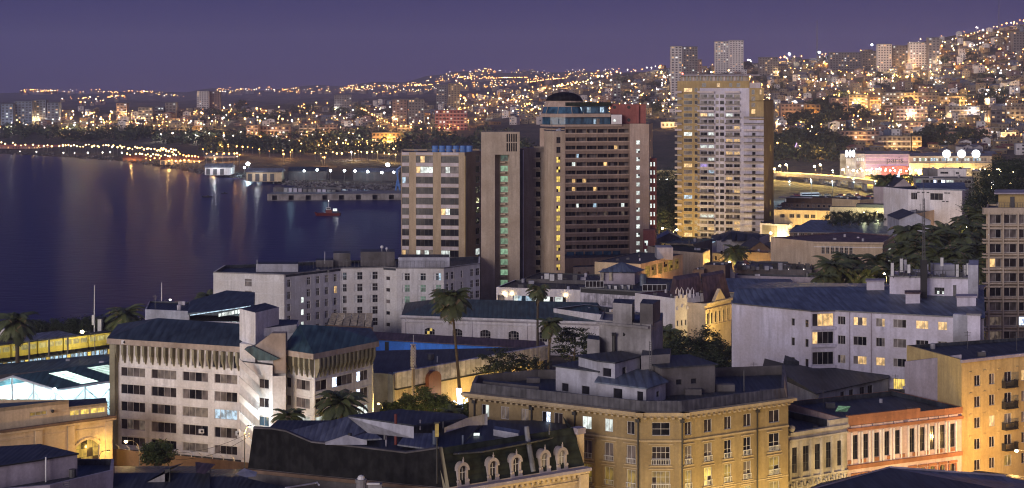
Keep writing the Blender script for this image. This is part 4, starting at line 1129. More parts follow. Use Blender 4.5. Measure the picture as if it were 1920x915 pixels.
    for r, (za, zb) in enumerate(zr(a, b, 1832, rws)):
        if r == 4: continue
        u = u_at(a, b, 1890); bk = t.mb('balcony', r); bk.fbox(a, b, u-1.4, u+1.4, .01, .9, za-.75, za-.6, 'k_dark')
        for i in range(15): bk.fbox(a, b, u-1.38+i*.19, u-1.33+i*.19, .82, .88, za-.6, za+.35, 'k_dark')
        bk.fbox(a, b, u-1.4, u+1.4, .8, .9, za+.35, za+.45, 'k_dark')
        for sg in (-1.4, 1.34): bk.fbox(a, b, u+sg, u+sg+.06, .01, .8, za-.6, za+.4, 'k_dark')
        for px in (1820, 1846, 1873, 1906): u2 = u_at(a, b, px); t.mb('cornice').fbox(a, b, u2-.3, u2+.3, .004, .1, zb+.5, zb+.7, 'm_yellowapt')
    t.fin()
    for px, py, Y, pw, lb in ((1335, 960, 222, 2600, 'orange lamp low in the street before the corner building, left'), (1425, 955, 230, 3200, 'orange lamp low in the street before the corner building, right'), (1530, 950, 238, 2200, 'orange lamp low in front of the weathered white building'), (1640, 940, 244, 1900, 'orange lamp low in front of the left half of the pink facade'), (1745, 935, 250, 2600, 'orange lamp low in front of the right half of the pink facade'), (1080, 990, 214, 2200, 'orange lamp low in the side street of the corner building')):
        street_lamp(lb, px, py, Y, power=pw*1.5, col=YEL, mat='b_near', arm=.3, r=.25)
    street_lamp('orange street lamp leaning in front of the yellow apartment building', 1906, 845, 256, power=9000, arm=2.6, mat='b_near', r=.28)
    # bottom right roofs
    t = Block('grey_roof_building', 'dark blue hipped roof in the bottom right corner', 'building', [(1500, 205), (1950, 205)], 9.5, depth=14, wm='m_darkconc', roof=False)
    r = t.mb('roof'); p = [(1500, 918, 207), (1668, 878, 219), (1700, 893, 214), (1950, 925, 205)]
    r.face([W(1480, 930, 200), W(1668, 877, 219), W(1920, 925, 203)], 'r_dark'); r.face([W(1668, 877, 219), W(1885, 893, 222), W(1990, 915, 219), W(1920, 925, 203)], 'r_blue')
    r.face([W(1480, 930, 200), W(1668, 877, 219), W(1540, 905, 232)], 'r_dark'); r.tube([W(1480, 929, 200), W(1668, 876, 219), W(1885, 892, 222)], .15, 'm_mauve')
    r.face([W(1810, 890, 232), W(1830, 882, 238), W(1900, 890, 240), W(1960, 900, 236)], 'r_dark')
    t.fin()
    # blueish shed between
    fr = [(1535, 287), (1666, 303)]
    t = build('blue_wall_annex', 'dark roofed annex with a pale blue wall and four small windows behind the pink building', 'building', fr, 13.6,
              {0: ([(1576, 1583), (1592, 1600), (1612, 1621), (1627, 1636)], 1617, [(726, 746)], dict(nx=2, state='g_dark2', fm='k_framed'))}, fin=False, wm='m_whiteblue', roof=False, back=[(1660, 318), (1470, 316), (1476, 300)])
    r = t.mb('roof'); po = [P(1530, 286), P(1668, 302), P(1664, 319), P(1466, 317), P(1474, 299)]
    r.prism(po, 13.62, [13.75, 13.75, 15.6, 15.6, 14.6], 'r_dark', bottom=True); t.fin()
    t = Block('black_roof_building', 'black tar roof building with raised ridges between the beige corner building and white apartments', 'building', [(1430, 303), (1572, 306)], 13.5, depth=12, wm='m_darkconc', roof=False)
    r = t.mb('roof'); r.prism([P(1425, 302), P(1574, 305), P(1570, 322), P(1440, 322)], 13.52, [14, 13.6, 15.8, 16.4], 'k_dark', bottom=True)
    r.prism([P(1470, 308), P(1530, 309), P(1560, 316), P(1475, 316)], 14, [15.9, 15.2, 17, 17.5], 'r_dark'); t.fin()
    t = Block('small_dark_roof_building', 'small very dark roofed building behind the right end of the beige corner building', 'building', [(1375, 272), (1470, 274)], 17.2, depth=10, wm='m_darkconc', rm='r_dark', par=.3)
    t.fin()
    t = Block('gated_yard_wall', 'dark fence-like wall with tall bars below the white apartments', 'wall', [(1666, 300), (1700, 297)], 12.0, depth=1, wm='m_darkconc', rm='r_dark', par=.2)
    for i in range(14): t.mb('bar').fbox(*line([(1666, 299.6), (1700, 296.6)]), i*.22, i*.22+.07, 0, .1, 5, 12.3, 'k_metal')
    t.fin()

# ================================================================== white apartments
def white_apartments():
    z1 = 25.0
    fr = [(1372, 318), (1452, 312), (1521, 306.8), (1565, 307.6), (1845, 297)]
    pts = line(fr)
    z4 = lambda v: 1320+v/2.44
    main = [(1571, 1585), (1600, 1625), (1642.5, 1659), (1675, 1699), (1717, 1741), (1758.5, 1776), (1788, 1798), (1803, 1814)]
    rws = [(593, 609), (629.5, 646), (666, 681.5)]
    lit = {(0, 1): ['e_warm', 'g_curt', 'e_warm'], (0, 2): ['g_curt', 'e_dim', 'e_warm'], (0, 4): ['e_warm']*3, (0, 5): ['e_warm']*3, (2, 1): ['g_curt', 'e_warm', 'e_warm'], (2, 2): ['e_warm']*3, (1, 3): 'curt', (0, 3): 'curt', (1, 6): ['g_dark', 'fairy', 'g_dark'], (1, 7): ['g_dark', 'fairy', 'g_dark'], (2, 0): 'e_dim', (0, 7): 'e_warm', (2, 5): 'e_dim', (3, 0): 'e_warm', (3, 3): 'e_yel'}
    A, B = pts[3], pts[4]
    cm = grid(A, B, main, zr(A, B, 1585, rws), skip=((0, 6), (0, 7), (2, 6), (2, 7)))
    cm += [(*c[:4], 3, c[5]) for c in grid(A, B, [(1571, 1586)], zr(A, B, 1585, [(701, 712)]))] + [(*c[:4], 3, 3) for c in grid(A, B, [(1675, 1697)], zr(A, B, 1585, [(703.5, 723)]))]
    C, D = pts[1], pts[2]
    cs = grid(C, D, [(z4(400), z4(415)), (z4(463), z4(478))], zr(C, D, z4(407), [(597, 611), (633, 648), (669, 685)]))
    E, G = pts[2], pts[3]
    cb = grid(E, G, [(1523, 1563)], zr(E, G, 1530, [(588, 612), (622, 645), (660, 684), (696, 716)]))
    t = Block('white_apartment_building', 'long white four storey apartment block with several warm lit windows and a blue metal roof', 'building', fr, z1, depth=14, back=[(1845, 318), (1450, 326), (1378, 324)], wm='m_aptwhite', roof=False,
              cells={3: cm, 1: cs, 2: cb}, dep=.3)
    wins(t, A, B, cm, nx=3, state=pick(lit, 'dark')); wins(t, C, D, cs, nx=1, state='g_dark')
    wins(t, E, G, cb, nx=4, ny=1, state=pick({(0, 0): 'e_warm', (1, 0): ['e_warm', 'g_dark2', 'g_dark2', 'g_dark']}, 'g_dark'))
    for r, c in enumerate(cb): t.mb('balcony', r).fbox(E, G, .0, math.dist(E, G), .01, .5, c[2]-.55, c[2]-.05, 'm_aptwhite')
    for px in (1593, 1634): u = u_at(A, B, px); t.mb('drainpipe', px).fbox(A, B, u-.08, u+.08, .01, .18, 3, z1-.1, 'm_mauve')
    r = t.mb('roof'); o = .6
    ef = [(p[0], p[1]-o) for p in pts]
    rd = [W(1378, 563, 327), W(1452, 557, 327), W(1517, 544, 330), W(1600, 545, 330), W(1845, 566, 325)]
    rd = [(x, y, 26.6) for x, y, z in rd]
    for i in range(4):
        r.face([(*ef[i], z1+.05), (*ef[i+1], z1+.05), rd[i+1], rd[i]], 'r_blue'); r.face([(*ef[i], z1-.15), (*ef[i+1], z1-.15), (*ef[i+1], z1+.05), (*ef[i], z1+.05)], 'k_metal')
    r.face([rd[0], rd[1], rd[2], rd[3], rd[4], (*P(1850, 345), 25.2), (*P(1430, 352), 25.0)], 'r_blue')
    for i in range(4): t.mb('soffit').face([(*ef[i], z1-.01), (*ef[i+1], z1-.01), (*pts[i+1], z1-.01), (*pts[i], z1-.01)], 'm_aptwhite')
    bx = t.mb('end_wing'); bx.prism([P(1787, 297.4), P(1815, 296.4), P(1815, 298), P(1789, 299)], 13.5, 25.6, 'm_whiteblue')
    ch = t.mb('chimney'); ch.prism([P(1814, 294), P(1838, 293.4), P(1839, 296), P(1816, 296.6)], 13, 25.9, 'm_aptwhite'); ch.prism([P(1812, 293.7), P(1840, 293.0), P(1841, 296.4), P(1814, 297)], 25.91, 26.2, 'm_concrete')
    for pxa, pxb, Y, zt in ((1625, 1658, 326, 29.0), (1698, 1725, 312, 28.4), (1794, 1830, 308, 28.2)):
        k = t.mb('roof_hatch', pxa); k.prism([P(pxa, Y), P(pxb, Y), P(pxb, Y+3), P(pxa, Y+3)], 25.0, zt-1, 'm_aptwhite'); k.prism([P(pxa-2, Y-.3), P(pxb+2, Y-.3), P(pxb+2, Y+3.3), P(pxa-2, Y+3.3)], zt-.99, zt-.75, 'r_brown' if pxa == 1698 else 'm_mauve')
    t.fin()
    # antenna house
    fr = [(1668, 322), (1818, 318)]
    t = build('antenna_house', 'white rooftop block crowded with phone antennas on the white apartments', 'rooftop block', fr, 29.6,
              {0: ([(1752, 1771)], 1760, [(538.5, 552)], dict(nx=4, ny=2, fm='k_framed', state=['g_dark', 'g_dark', 'e_white', 'g_dark'])),
               }, fin=False, z0=25.2, wm='m_aptwhite', rm='m_mauve', par=.2, depth=9)
    t.mb('tall_wall').prism([P(1815, 316.5), P(1834, 316), P(1835, 326), P(1817, 326)], 24.8, 32.2, 'm_whiteblue')
    t.mb('door').fbox(*line(fr), u_at(*line(fr), 1787), u_at(*line(fr), 1793), .01, .08, 25.3, 28.2, 'k_framed')
    a, b = line(fr)
    t.mb('ledge').fbox(a, b, -.2, math.dist(a, b)+.2, .01, .5, 29.45, 29.7, 'k_metal')
    t.fin()
    for i, (px, y0, y1) in enumerate(((1673, 493, 517), (1690, 485, 510), (1697, 487, 508), (1704, 496, 512), (1731, 497, 521), (1738, 496, 514), (1766, 483, 499), (1795, 496, 519), (1808, 497, 518), (1815, 494, 515))):
        Y = 319+(i % 3)*2; m = MB(); x0, z0_ = X(px, Y), Z(y1, Y)
        m.tube([(x0+.3, Y+.35, 29.4), (x0+.3, Y+.35, Z(y0, Y)+.3)], .07, 'k_metal', 5); m.box(x0-.26, x0+.26, Y-.1, Y+.15, z0_, Z(y0, Y), 'k_white'); m.box(x0-.1, x0+.35, Y+.15, Y+.35, z0_+.5, z0_+.7, 'k_metal'); m.box(x0-.1, x0+.35, Y+.15, Y+.35, Z(y0, Y)-.7, Z(y0, Y)-.5, 'k_metal')
        single('phone_antenna', m, 'slim white upright phone antenna panel on the rooftop antenna block', 'antenna', (x0, Y, 29.4), 'antenna panels on the antenna block')
    m = MB()
    for i in range(26):
        px = 1672+i*5.6; Y = 320+rnd()*5; h = rnd()*2+.6; m.tube([(X(px, Y), Y, 29.4), (X(px, Y), Y, 29.4+h)], .06, 'k_metal', 4)
        if i % 2: m.box(X(px, Y)-.3, X(px, Y)+.4, Y, Y+.5, 29.4, 29.4+h*.5, 'k_metal')
    m.tube([W(1672, 508, 319), W(1815, 506, 319)], .06, 'k_metal', 4); m.box(X(1752, 323), X(1790, 323), 323, 326, 29.4, 31.6, 'm_whiteblue')
    single('rooftop_cabinets', m, 'tangle of small masts, railings and cabinets behind the antenna panels', 'equipment', (X(1740, 320), 320, 29.4), kind='stuff')
    m = MB(); Y = 317.5; x = X(1732, Y); zt = Z(372, Y)                       # lattice mast
    for dx, dy in ((-.3, -.3), (.3, -.3), (.3, .3), (-.3, .3)): m.tube([(x+dx, Y+dy, 25.2), (x+dx*.4, Y+dy*.4, zt)], .05, 'k_metal', 4)
    n = 30
    for i in range(n):
        z0_ = 25.2+(zt-25.2)*i/n; z2 = 25.2+(zt-25.2)*(i+1)/n; s0 = .3*(1-.6*i/n)
        m.tube([(x-s0, Y-s0, z0_), (x+s0, Y-s0, z2)], .03, 'k_metal', 4); m.tube([(x+s0, Y-s0, z0_), (x-s0, Y-s0, z2)], .03, 'k_metal', 4)
    m.box(x-.55, x+.55, Y-.4, Y+.4, 25.2, 33, 'k_dark')
    m.tube([(x, Y, zt), (x, Y, zt+4)], .04, 'k_metal', 4)
    single('lattice_mast', m, 'thin lattice radio mast rising from the white apartments roof', 'mast', (x, Y, 25.2))

# ================================================================== grid-fronted block at the right edge
def grid_block():
    A, B = (1849, 360), (1992, 360); a, b = line([A, B]); L = math.dist(a, b); z1 = 39.6
    t = Block('grid_front_building', 'tall beige block with concrete grid front and curtained windows at the right edge', 'building', [A, B], z1, wm='m_tower2', rm='r_dark', par=.4, back=[(1992, 374), (1851, 374)])
    n = 13; st = 27.3*360/F
    for r in range(n):
        zt = Z(402+27.3*r, 360); zb = Z(419+27.3*r, 360)
        t.mb('slab', r).fbox(a, b, -.9, L+.2, .004, 1.1, zb-1.3+.9, zb-.12, 'm_grid'); t.mb('slab', r).fbox(a, b, -.9, L, .004, 1.1, zt+.08, zt+.42, 'm_grid')
        for (p, q, nx) in ((1854.5, 1877, 2), (1879.5, 1905, 2), (1907, 1932, 2), (1934, 1960, 2), (1962, 1988, 2)):
            c = (u_at(a, b, p), u_at(a, b, q), zb, zt, r, 0)
            s = {(3, 1854.5): ['e_warm', 'g_curt'], (7, 1854.5): ['e_dim', 'e_dim'], (7, 1907): ['fairy', 'e_cold'], (8, 1854.5): ['e_dim', 'e_dim'], (7, 1879.5): ['g_curt', 'g_curt']}.get((r, p), random.choice(['curt', 'curt', 'dark']))
            wins(t, a, b, [c], nx=nx, state=s, off=-.3, fw=.1)
    for px in (1851, 1878, 1906, 1933, 1961, 1989):
        u = u_at(a, b, px); t.mb('post', px).fbox(a, b, u-.15, u+.15, 1.101, 1.3, 1.5, z1-.4, 'm_grid')
    t.mb('parapet').fbox(a, b, -.8, L+.2, .004, 1.2, z1-.9, z1+.2, 'm_grid')
    k = t.mb('penthouse'); k.prism([P(1872, 363), P(1992, 363), P(1992, 372), P(1874, 372)], z1-.3, z1+2.9, 'm_yellowapt'); k.prism([P(1864, 361.5), P(1992, 361.5), P(1992, 373), P(1866, 373)], z1+2.91, z1+3.2, 'm_mauve')
    k.fbox(P(1894, 362.9), P(1902, 362.9), 0, .9, 0, .1, z1-.2, z1+2.3, 'k_metal')
    rl = t.mb('railing')
    for i in range(24): rl.fbox(a, b, 2+i*.55, 2.06+i*.55, .6, .66, z1+.2, z1+1.2, 'k_metal')
    rl.fbox(a, b, 2, 15, .6, .66, z1+1.2, z1+1.26, 'k_metal'); rl.fbox(a, b, 2, 15, .6, .66, z1+.7, z1+.75, 'k_metal')
    t.fin()
office(); corner_building(); mansard(); near_left(); right_front(); white_apartments(); grid_block()
EV = even
# ================================================================== white-grey hotel on the waterfront
def waterfront_hotel():
    fr = [(400, 431), (533, 425.5), (638, 440.5), (720, 443.5), (744, 441), (832, 441), (900, 453)]
    z1 = 18.6
    o = lambda r, c: 'dark'
    def st3(r, c): return {(2, 0): 'g_dark'}.get((r, c), ['k_white', 'g_dark', 'g_dark2'])
    W3 = lambda r, c: ['k_white', random.choice(['g_dark', 'g_dark2', 'g_dark']), random.choice(['g_dark', 'g_dark2', 'g_curt'])]
    G3 = lambda r, c: (['k_white', 'e_dimgreen', 'e_dimgreen'] if r in (1, 2) else (['k_white', 'g_dark2', 'e_cold'] if (r, c) == (0, 2) else W3(r, c)))
    faces = {
     0: ([(459, 472)], 466, [(523, 537), (545.5, 559.5)], dict(nx=1, state='g_curt', fm='m_concrete')),
     1: ([(536.6, 545), (573.6, 582), (591, 599), (608, 615.5), (624, 632)], 541, rowz(524.5, 14, 22.7, 5), dict(nx=3, state=lambda r, c: ['k_white', 'e_warm', 'e_warm'] if (r, c) == (1, 4) else W3(r, c))),
     2: ([(639.5, 650.5), (665, 680), (693.5, 708.5)], 672, rowz(510, 14.6, 21.7, 5), dict(nx=3, state=W3)),
     3: ([(724, 731)], 728, rowz(518.5, 7, 21.7, 5), dict(nx=1, state='dark')),
     4: ([(754, 768.5), (783.5, 798.5), (812.5, 827.5)], 760, rowz(512, 14, 21.6, 4), dict(nx=3, state=G3)),
     5: ([(835.5, 841), (845.5, 851), (864, 867.5), (882, 887.5), (892, 899)], 838, rowz(511, 13.5, 21.4, 4), dict(nx=2, state=lambda r, c: 'g_dark2')),
    }
    t = build('waterfront_hotel', 'pale grey five storey hotel with angled facades beside the bay', 'building', fr, z1, faces, fin=False, wm='m_hotel', rm='r_dark', par=.8, depth=14, back=[(900, 470), (700, 462), (420, 447)])
    A, B = t.side(1)
    c = grid(A, B, [(564.5, 569)], zr(A, B, 567, [(557, 567), (580, 590), (603, 613)]))
    for q in c: t.mb('stair_window', q[2]).fbox(A, B, q[0], q[1], .003, .03, q[2], q[3], 'e_white')
    for i in range(6):
        A, B = t.side(i); L = math.dist(A, B)
        for r in range(5): z = z1-3.0-r*3.02+.9; t.mb('joint', i).fbox(A, B, 0, L, .003, .07, z, z+.09, 'k_white')
        t.mb('coping', i).fbox(A, B, 0, L, .003, .18, z1-.25, z1+.02, 'm_concrete')
    for n_, px0, px1, y0, Y, d, mt in (('plant_room', 480, 559, 495, 438, 6, 'm_whiteblue'), ('plant_room', 625, 657, 474.5, 452, 6, 'm_darkconc'), ('plant_room', 676, 740, 472, 452, 7, 'm_darkconc'), ('plant_room', 747, 843, 482.5, 447, 8, 'm_whiteblue'), ('plant_room', 592, 625, 488, 450, 5, 'm_darkconc')):
        t.mb(n_, px0).prism([P(px0, Y), P(px1, Y), P(px1, Y+d), P(px0, Y+d)], z1-.8, Z(y0, Y), mt, 'r_dark')
    m = t.mb('rooftop_mast')
    for px, y0, Y in ((609, 472, 450), (716, 462, 453), (725, 464, 453), (482, 487, 437)):
        m.tube([(X(px, Y), Y, z1), (X(px, Y), Y, Z(y0, Y))], .08, 'k_white', 5)
    m.ball(W(716, 463, 453), .5, 'k_white', 6); m.ball(W(725, 466, 453), .4, 'k_white', 6)
    r = t.mb('railing')
    for i in range(40):
        px = 560+i*7; Y = 446; r.tube([(X(px, Y), Y, z1-.8), (X(px, Y), Y, z1+1.2)], .05, 'k_metal', 4)
    r.tube([(X(560, 446), 446, z1+1.2), (X(833, 446), 446, z1+1.2)], .05, 'k_metal', 4)
    t.fin()

# ================================================================== left tower with blue tanks
def towers():
    A, B = (753, 495), (871, 492)
    fr = [A, B, (902, 503)]; z1 = Z(285, 495)
    cols = [(754, 767), (780, 812), (827, 860)]
    rws = rowz(292.5, 12.2, 19.55, 10)
    lit = {(0, 1): ['g_dark', 'e_warm', 'g_dark2', 'g_curt'], (1, 1): ['e_warm', 'e_white', 'e_white', 'e_white'], (1, 2): ['g_curt', 'e_white', 'g_curt', 'g_curt'], (5, 2): ['e_warm', 'e_white', 'g_dark', 'g_dark'], (9, 0): ['e_warm', 'e_dim'], (9, 1): ['e_white', 'e_dim', 'e_white', 'e_dim'], (9, 2): ['e_white', 'e_white', 'g_dark', 'g_dark'], (2, 0): ['e_cold', 'g_curt']}
    t = build('beige_tower', 'left beige high rise with wide dark window bays and blue water tanks on its roof', 'high rise', fr, z1,
              {0: (cols, 760, rws, dict(nx=lambda c: 2 if c == 0 else 4, fm='k_framed', state=pick(lit, ['g_dark', 'g_dark2', 'g_dark', 'g_dark']))), 1: ([(892, 900)], 896, rowz(292, 12, 19.3, 10), dict(nx=1, state=pick({(9, 0): 'e_white'})))}, fin=False, wm='m_tower', rm='r_dark', par=.5, back=[(900, 520), (752, 518)])
    a, b = t.side(0)
    for c, (p, q) in enumerate(cols):
        u0, u1 = u_at(a, b, p), u_at(a, b, q)
        for r, (za, zb) in enumerate(zr(a, b, 760, rws)): t.mb('spandrel', (r, c)).fbox(a, b, u0, u1, .003, .12, za-1.02, za-.04, 'm_spandrel')
        t.mb('spandrel', (99, c)).fbox(a, b, u0, u1, .003, .12, z1-.85, z1-.1, 'm_spandrel')
    a, b = t.side(1); t.mb('yellow_pipe').fbox(a, b, -.05, .35, .01, .3, 2, z1-1, 'm_aptyellow'); t.mb('white_pipe').fbox(a, b, .6, .8, .01, .2, 2, z1-1, 'm_white')
    for px in (816, 829, 842, 855, 868, 880):
        m = t.mb('water_tank', px); Y = 505; m.tube([(X(px, Y), Y, z1-.5), (X(px, Y), Y, z1+1.5)], .95, 'k_tank', 10)
    t.mb('railing').tube([(X(755, 496), 496, z1+.8), (X(870, 494), 494, z1+.8)], .05, 'k_metal', 4)
    t.fin()
    # ---- concrete stair core tower and the slabs to its right
    Y0 = 470
    zt = Z(247, Y0); t = Thing('concrete_core_tower', 'smooth beige concrete tower with a tall slot of green lit stair landings', 'high rise', (*P(938, Y0+3), 1.5))
    w = t.mb('wall'); A0, B0 = P(902, Y0), P(974.5, Y0)
    L = math.dist(A0, B0)
    gr = grid(A0, B0, EV(949, 970, 5, .62), [(Z(266, Y0), Z(251, Y0)), (Z(284, Y0), Z(268.5, Y0))])
    w.wall(A0, B0, Z(290, Y0), zt, gr, 'm_tower3', .8)
    for c in gr: t.mb('grille', (c[4], c[5])).fbox(A0, B0, c[0], c[1], -.8, -.7, c[2], c[3], 'k_dark')
    u1, u2 = u_at(A0, B0, 928), u_at(A0, B0, 955)
    w.wall(A0, (A0[0]+u1, Y0), 1.5, Z(290, Y0), [], 'm_tower3'); w.wall((A0[0]+u2, Y0), B0, 1.5, Z(290, Y0), [], 'm_tower3')
    xa, xb = A0[0]+u1, A0[0]+u2
    w.wall((xa, Y0), (xa, Y0+3.5), 1.5, Z(290, Y0), [], 'm_tower3'); w.wall((xb, Y0+3.5), (xb, Y0), 1.5, Z(290, Y0), [], 'm_tower3')
    w.face([(xa, Y0, Z(290, Y0)), (xb, Y0, Z(290, Y0)), (xb, Y0+3.5, Z(290, Y0)), (xa, Y0+3.5, Z(290, Y0))], 'm_tower3')
    Ab, Bb = (xa, Y0+3.5), (xb, Y0+3.5)
    cs = grid(Ab, Bb, [(938.5, 952.5)], zr(Ab, Bb, 945, rowz(290+1, 11, 19.45, 14)))
    w.wall(Ab, Bb, 1.5, Z(290, Y0), cs, 'm_tower3', .3)
    wins(t, Ab, Bb, cs, nx=1, state=lambda r, c: 'e_green' if r != 0 else 'e_dimgreen', fw=.05)
    for c in cs: t.mb('landing', c[4]).fbox(Ab, Bb, c[0]-.1, (c[0]+c[1])/2+.3, .01, 1.2, c[2]-.5, c[2]-.1, 'm_tower2')
    w.wall(B0, (B0[0], Y0+9), 1.5, zt, [], 'm_tower3'); w.wall((B0[0], Y0+9), (A0[0], Y0+9), 1.5, zt, [], 'm_tower3'); w.wall((A0[0], Y0+9), A0, 1.5, zt, [], 'm_tower3')
    t.mb('roof').prism([(A0[0]+.01, Y0+.01), (B0[0]-.01, Y0+.01), (B0[0]-.01, Y0+8.99), (A0[0]+.01, Y0+8.99)], zt-.4, zt-.02, 'm_tower3', 'r_dark')
    m = t.mb('rooftop_mast')
    for px in (912, 922, 934, 960): m.tube([(X(px, 473), 473, zt-.4), (X(px, 473), 473, zt+.8)], .07, 'k_metal', 4)
    t.fin()
    t = Block('narrow_block', 'narrow beige high rise block with small recessed windows right of the concrete tower', 'high rise', [(975, 486), (982, 486), (1020, 484)], Z(277.5, 486), depth=14, wm='m_tower3', rm='r_dark', cells={})
    a, b = t.side(1); rw = zr(a, b, 1008, rowz(285.5, 9.5, 18.35, 13))
    for r, (za, zb) in enumerate(rw):
        u = u_at(a, b, 1008.5); t.mb('window', r).fbox(a, b, u-.55, u+.75, .003, .03, za, zb, 'g_dark'); t.mb('balcony', r).fbox(a, b, u-1.3, u+.9, .031, .6, za-.55, za-.1, 'm_tower2')
    t.mb('recess_shade').fbox(*t.side(0), 0, 1.0, .003, .02, 2, t.z1-.3, 'm_darkconc'); t.mb('white_pipe').fbox(a, b, -.2, 0.05, .01, .25, 2, t.z1-.5, 'm_white'); t.fin()  # flat dark strip on the wall painted in for the shaded gap
    zt = Z(245.5, 478)
    t = build('stair_slab_tower', 'tall slim beige slab with one column of yellow lit stair windows', 'high rise', [(1020, 480), (1038.5, 474.5), (1059, 476)], zt,
              {1: ([(1043.5, 1051)], 1047, rowz(257, 11.5, 18.35, 15), dict(nx=2, ny=2, state=lambda r, c: 'e_yel' if r > 1 else 'g_dark', fm='k_framed'))}, fin=False, wm='m_tower2', rm='r_dark', back=[(1059, 500), (1020, 500)], par=.3)
    t.mb('pier').fbox(*t.side(0), -1.8, 0, .01, .1, 2, zt-6, 'm_tower3'); t.fin()

    # ---- banded hotel
    A, B = (1059, 577), (1181, 581); z1 = Z(233, 578); fr = [A, B]
    a, b = line(fr); L = math.dist(a, b)
    t = Thing('banded_hotel', 'tall reddish hotel with long horizontal balcony bands and a glass topped dome room', 'high rise', (*P(1120, 590), 1.5))
    w = t.mb('wall')
    rows = zr(a, b, 1120, rowz(242, 8.5, 15.5, 15))
    cl = [(.3, L-.3, za, zb, r, 0) for r, (za, zb) in enumerate(rows)]
    w.wall(a, b, 1.5, z1, cl, 'm_hotelband', 1.6)
    litp = {2: [(14, 'e_warm')], 4: [(2, 'e_white'), (11, 'e_warm')], 6: [(2, 'e_warm'), (5, 'e_warm')], 7: [(2, 'e_warm'), (8, 'e_warm')], 8: [(12, 'e_dim')], 9: [(3, 'e_white'), (8, 'e_cold'), (16, 'e_white')], 10: [(11, 'e_dim'), (16, 'e_dim')], 12: [(9, 'e_dim')], 3: [(3, 'e_cold')], 0: []}
    n = 18
    for r, (za, zb) in enumerate(rows):
        d = dict(litp.get(r, [])); p = t.mb('window', r)
        for i in range(n):
            s = d.get(i) or random.choice(['g_dark', 'g_dark2', 'g_curt', 'g_dark2', 'g_dark'])
            u0 = .3+(L-.6)*i/n; u1 = .3+(L-.6)*(i+1)/n
            p.fbox(a, b, u0+.05, u1-.05, -1.60, -1.55, za, zb, s)
            t.mb('mullion', r).fbox(a, b, u1-.05, u1+.05, -1.6, -1.5, za, zb, 'k_framed')
            if i % 3 == 2: t.mb('divider', r).fbox(a, b, u1-.06, u1+.06, -1.55, -.02, za, zb, 'm_hotelband')
        t.mb('balcony_rail', r).fbox(a, b, .1, L-.1, .01, .1, za-.15, za+.28, 'm_hotelslab')
    # right slab
    C, D = P(1181, 579), P(1217, 579); E = P(1224, 592)
    rw = zr(C, D, 1197, rowz(263, 8, 15.75, 14)); cc = grid(C, D, [(1193, 1200)], rw)
    zs2 = Z(232, 579)
    w.wall(C, D, 1.5, zs2, cc, 'm_hotelslab'); wins(t, C, D, cc, nx=2, ny=2, state='e_white')
    w.wall(D, E, 1.5, zs2, [], 'm_hotelslab'); w.wall(C, (C[0], C[1]+3), 1.5, zs2, [], 'm_hotelslab')
    for r, (za, zb) in enumerate(rw[:7]): u = math.dist(D, E)*.3; t.mb('side_window', r).fbox(D, E, u, u+.6, .003, .03, za+1, zb, 'e_warm')
    w.wall(E, P(1059, 592), 1.5, zs2, [], 'm_hotelband'); w.wall(P(1059, 592), a, 1.5, z1, [], 'm_hotelband')
    t.mb('roof').face([(*a, z1), (*b, z1), (*C, z1), (*D, zs2), (*E, zs2), (*P(1059, 592), z1)], 'r_dark')
    # red annex
    Ar, Br = P(1216, 583), P(1231, 583)
    zr1 = Z(297, 583); rw2 = zr(Ar, Br, 1223, rowz(304, 8, 15.6, 9)); c2 = grid(Ar, Br, [(1219, 1222.5), (1225.5, 1228)], rw2)
    x = t.mb('red_annex'); x.wall(Ar, Br, 1.5, zr1, c2, 'm_redbox'); x.wall(Br, P(1231, 592), 1.5, zr1, [], 'm_redbox'); x.face([(*Ar, zr1), (*Br, zr1), (*P(1231, 592), zr1), (*P(1216, 592), zr1)], 'r_dark')
    wins(t, Ar, Br, c2, nx=1, state='e_white', fw=.05)
    Ar, Br = P(1206, 574), P(1228, 574); zq = Z(432, 574); rw3 = zr(Ar, Br, 1212, [(451, 460.5), (467, 476)]); c3 = grid(Ar, Br, [(1208.5, 1215)], rw3)
    x.wall(Ar, Br, 1.5, zq, c3, 'm_redbox'); x.wall(Br, P(1231, 584), 1.5, zq, [], 'm_redbox'); x.wall(P(1206, 579), Ar, 1.5, zq, [], 'm_redbox'); x.face([(*Ar, zq), (*Br, zq), (*P(1231, 584), zq), (*P(1206, 584), zq)], 'm_redbox')
    wins(t, Ar, Br, c3, nx=2, ny=2, state='e_white')
    # penthouse levels
    Y1 = 580
    k = t.mb('penthouse'); k.prism([P(1013, Y1+2), P(1030, Y1-3), P(1060, Y1-4), P(1166, Y1), P(1166, Y1+12), P(1013, Y1+12)], Z(237, Y1), Z(233.5, Y1), 'm_hotelslab', 'r_dark', True)
    k.prism([P(1017, Y1+3), P(1032, Y1-1), P(1060, Y1-2), P(1144, Y1+1), P(1144, Y1+11), P(1018, Y1+11)], Z(233.5, Y1)+.01, Z(219.5, Y1), 'g_blue', 'r_dark')
    ga, gb = P(1046, Y1-1.2), P(1124, Y1+.6)
    Lg = math.dist(ga, gb)
    for i in range(12): 
        t.mb('lit_glazing', i).fbox(ga, gb, Lg*i/12+.06, Lg*(i+1)/12-.06, .4, .45, Z(232.5, Y1), Z(222.5, Y1), ['g_blue', 'e_cold', 'e_cold', 'g_dark', 'e_white', 'e_white', 'e_white', 'e_white', 'g_dark', 'e_white', 'e_cold', 'e_dim'][i])
    k.prism([P(1014, Y1+2), P(1031, Y1-2.5), P(1060, Y1-3.5), P(1145, Y1), P(1145, Y1+12), P(1015, Y1+12)], Z(219.5, Y1)+.02, Z(213, Y1), 'm_hotelslab', 'r_dark', True)
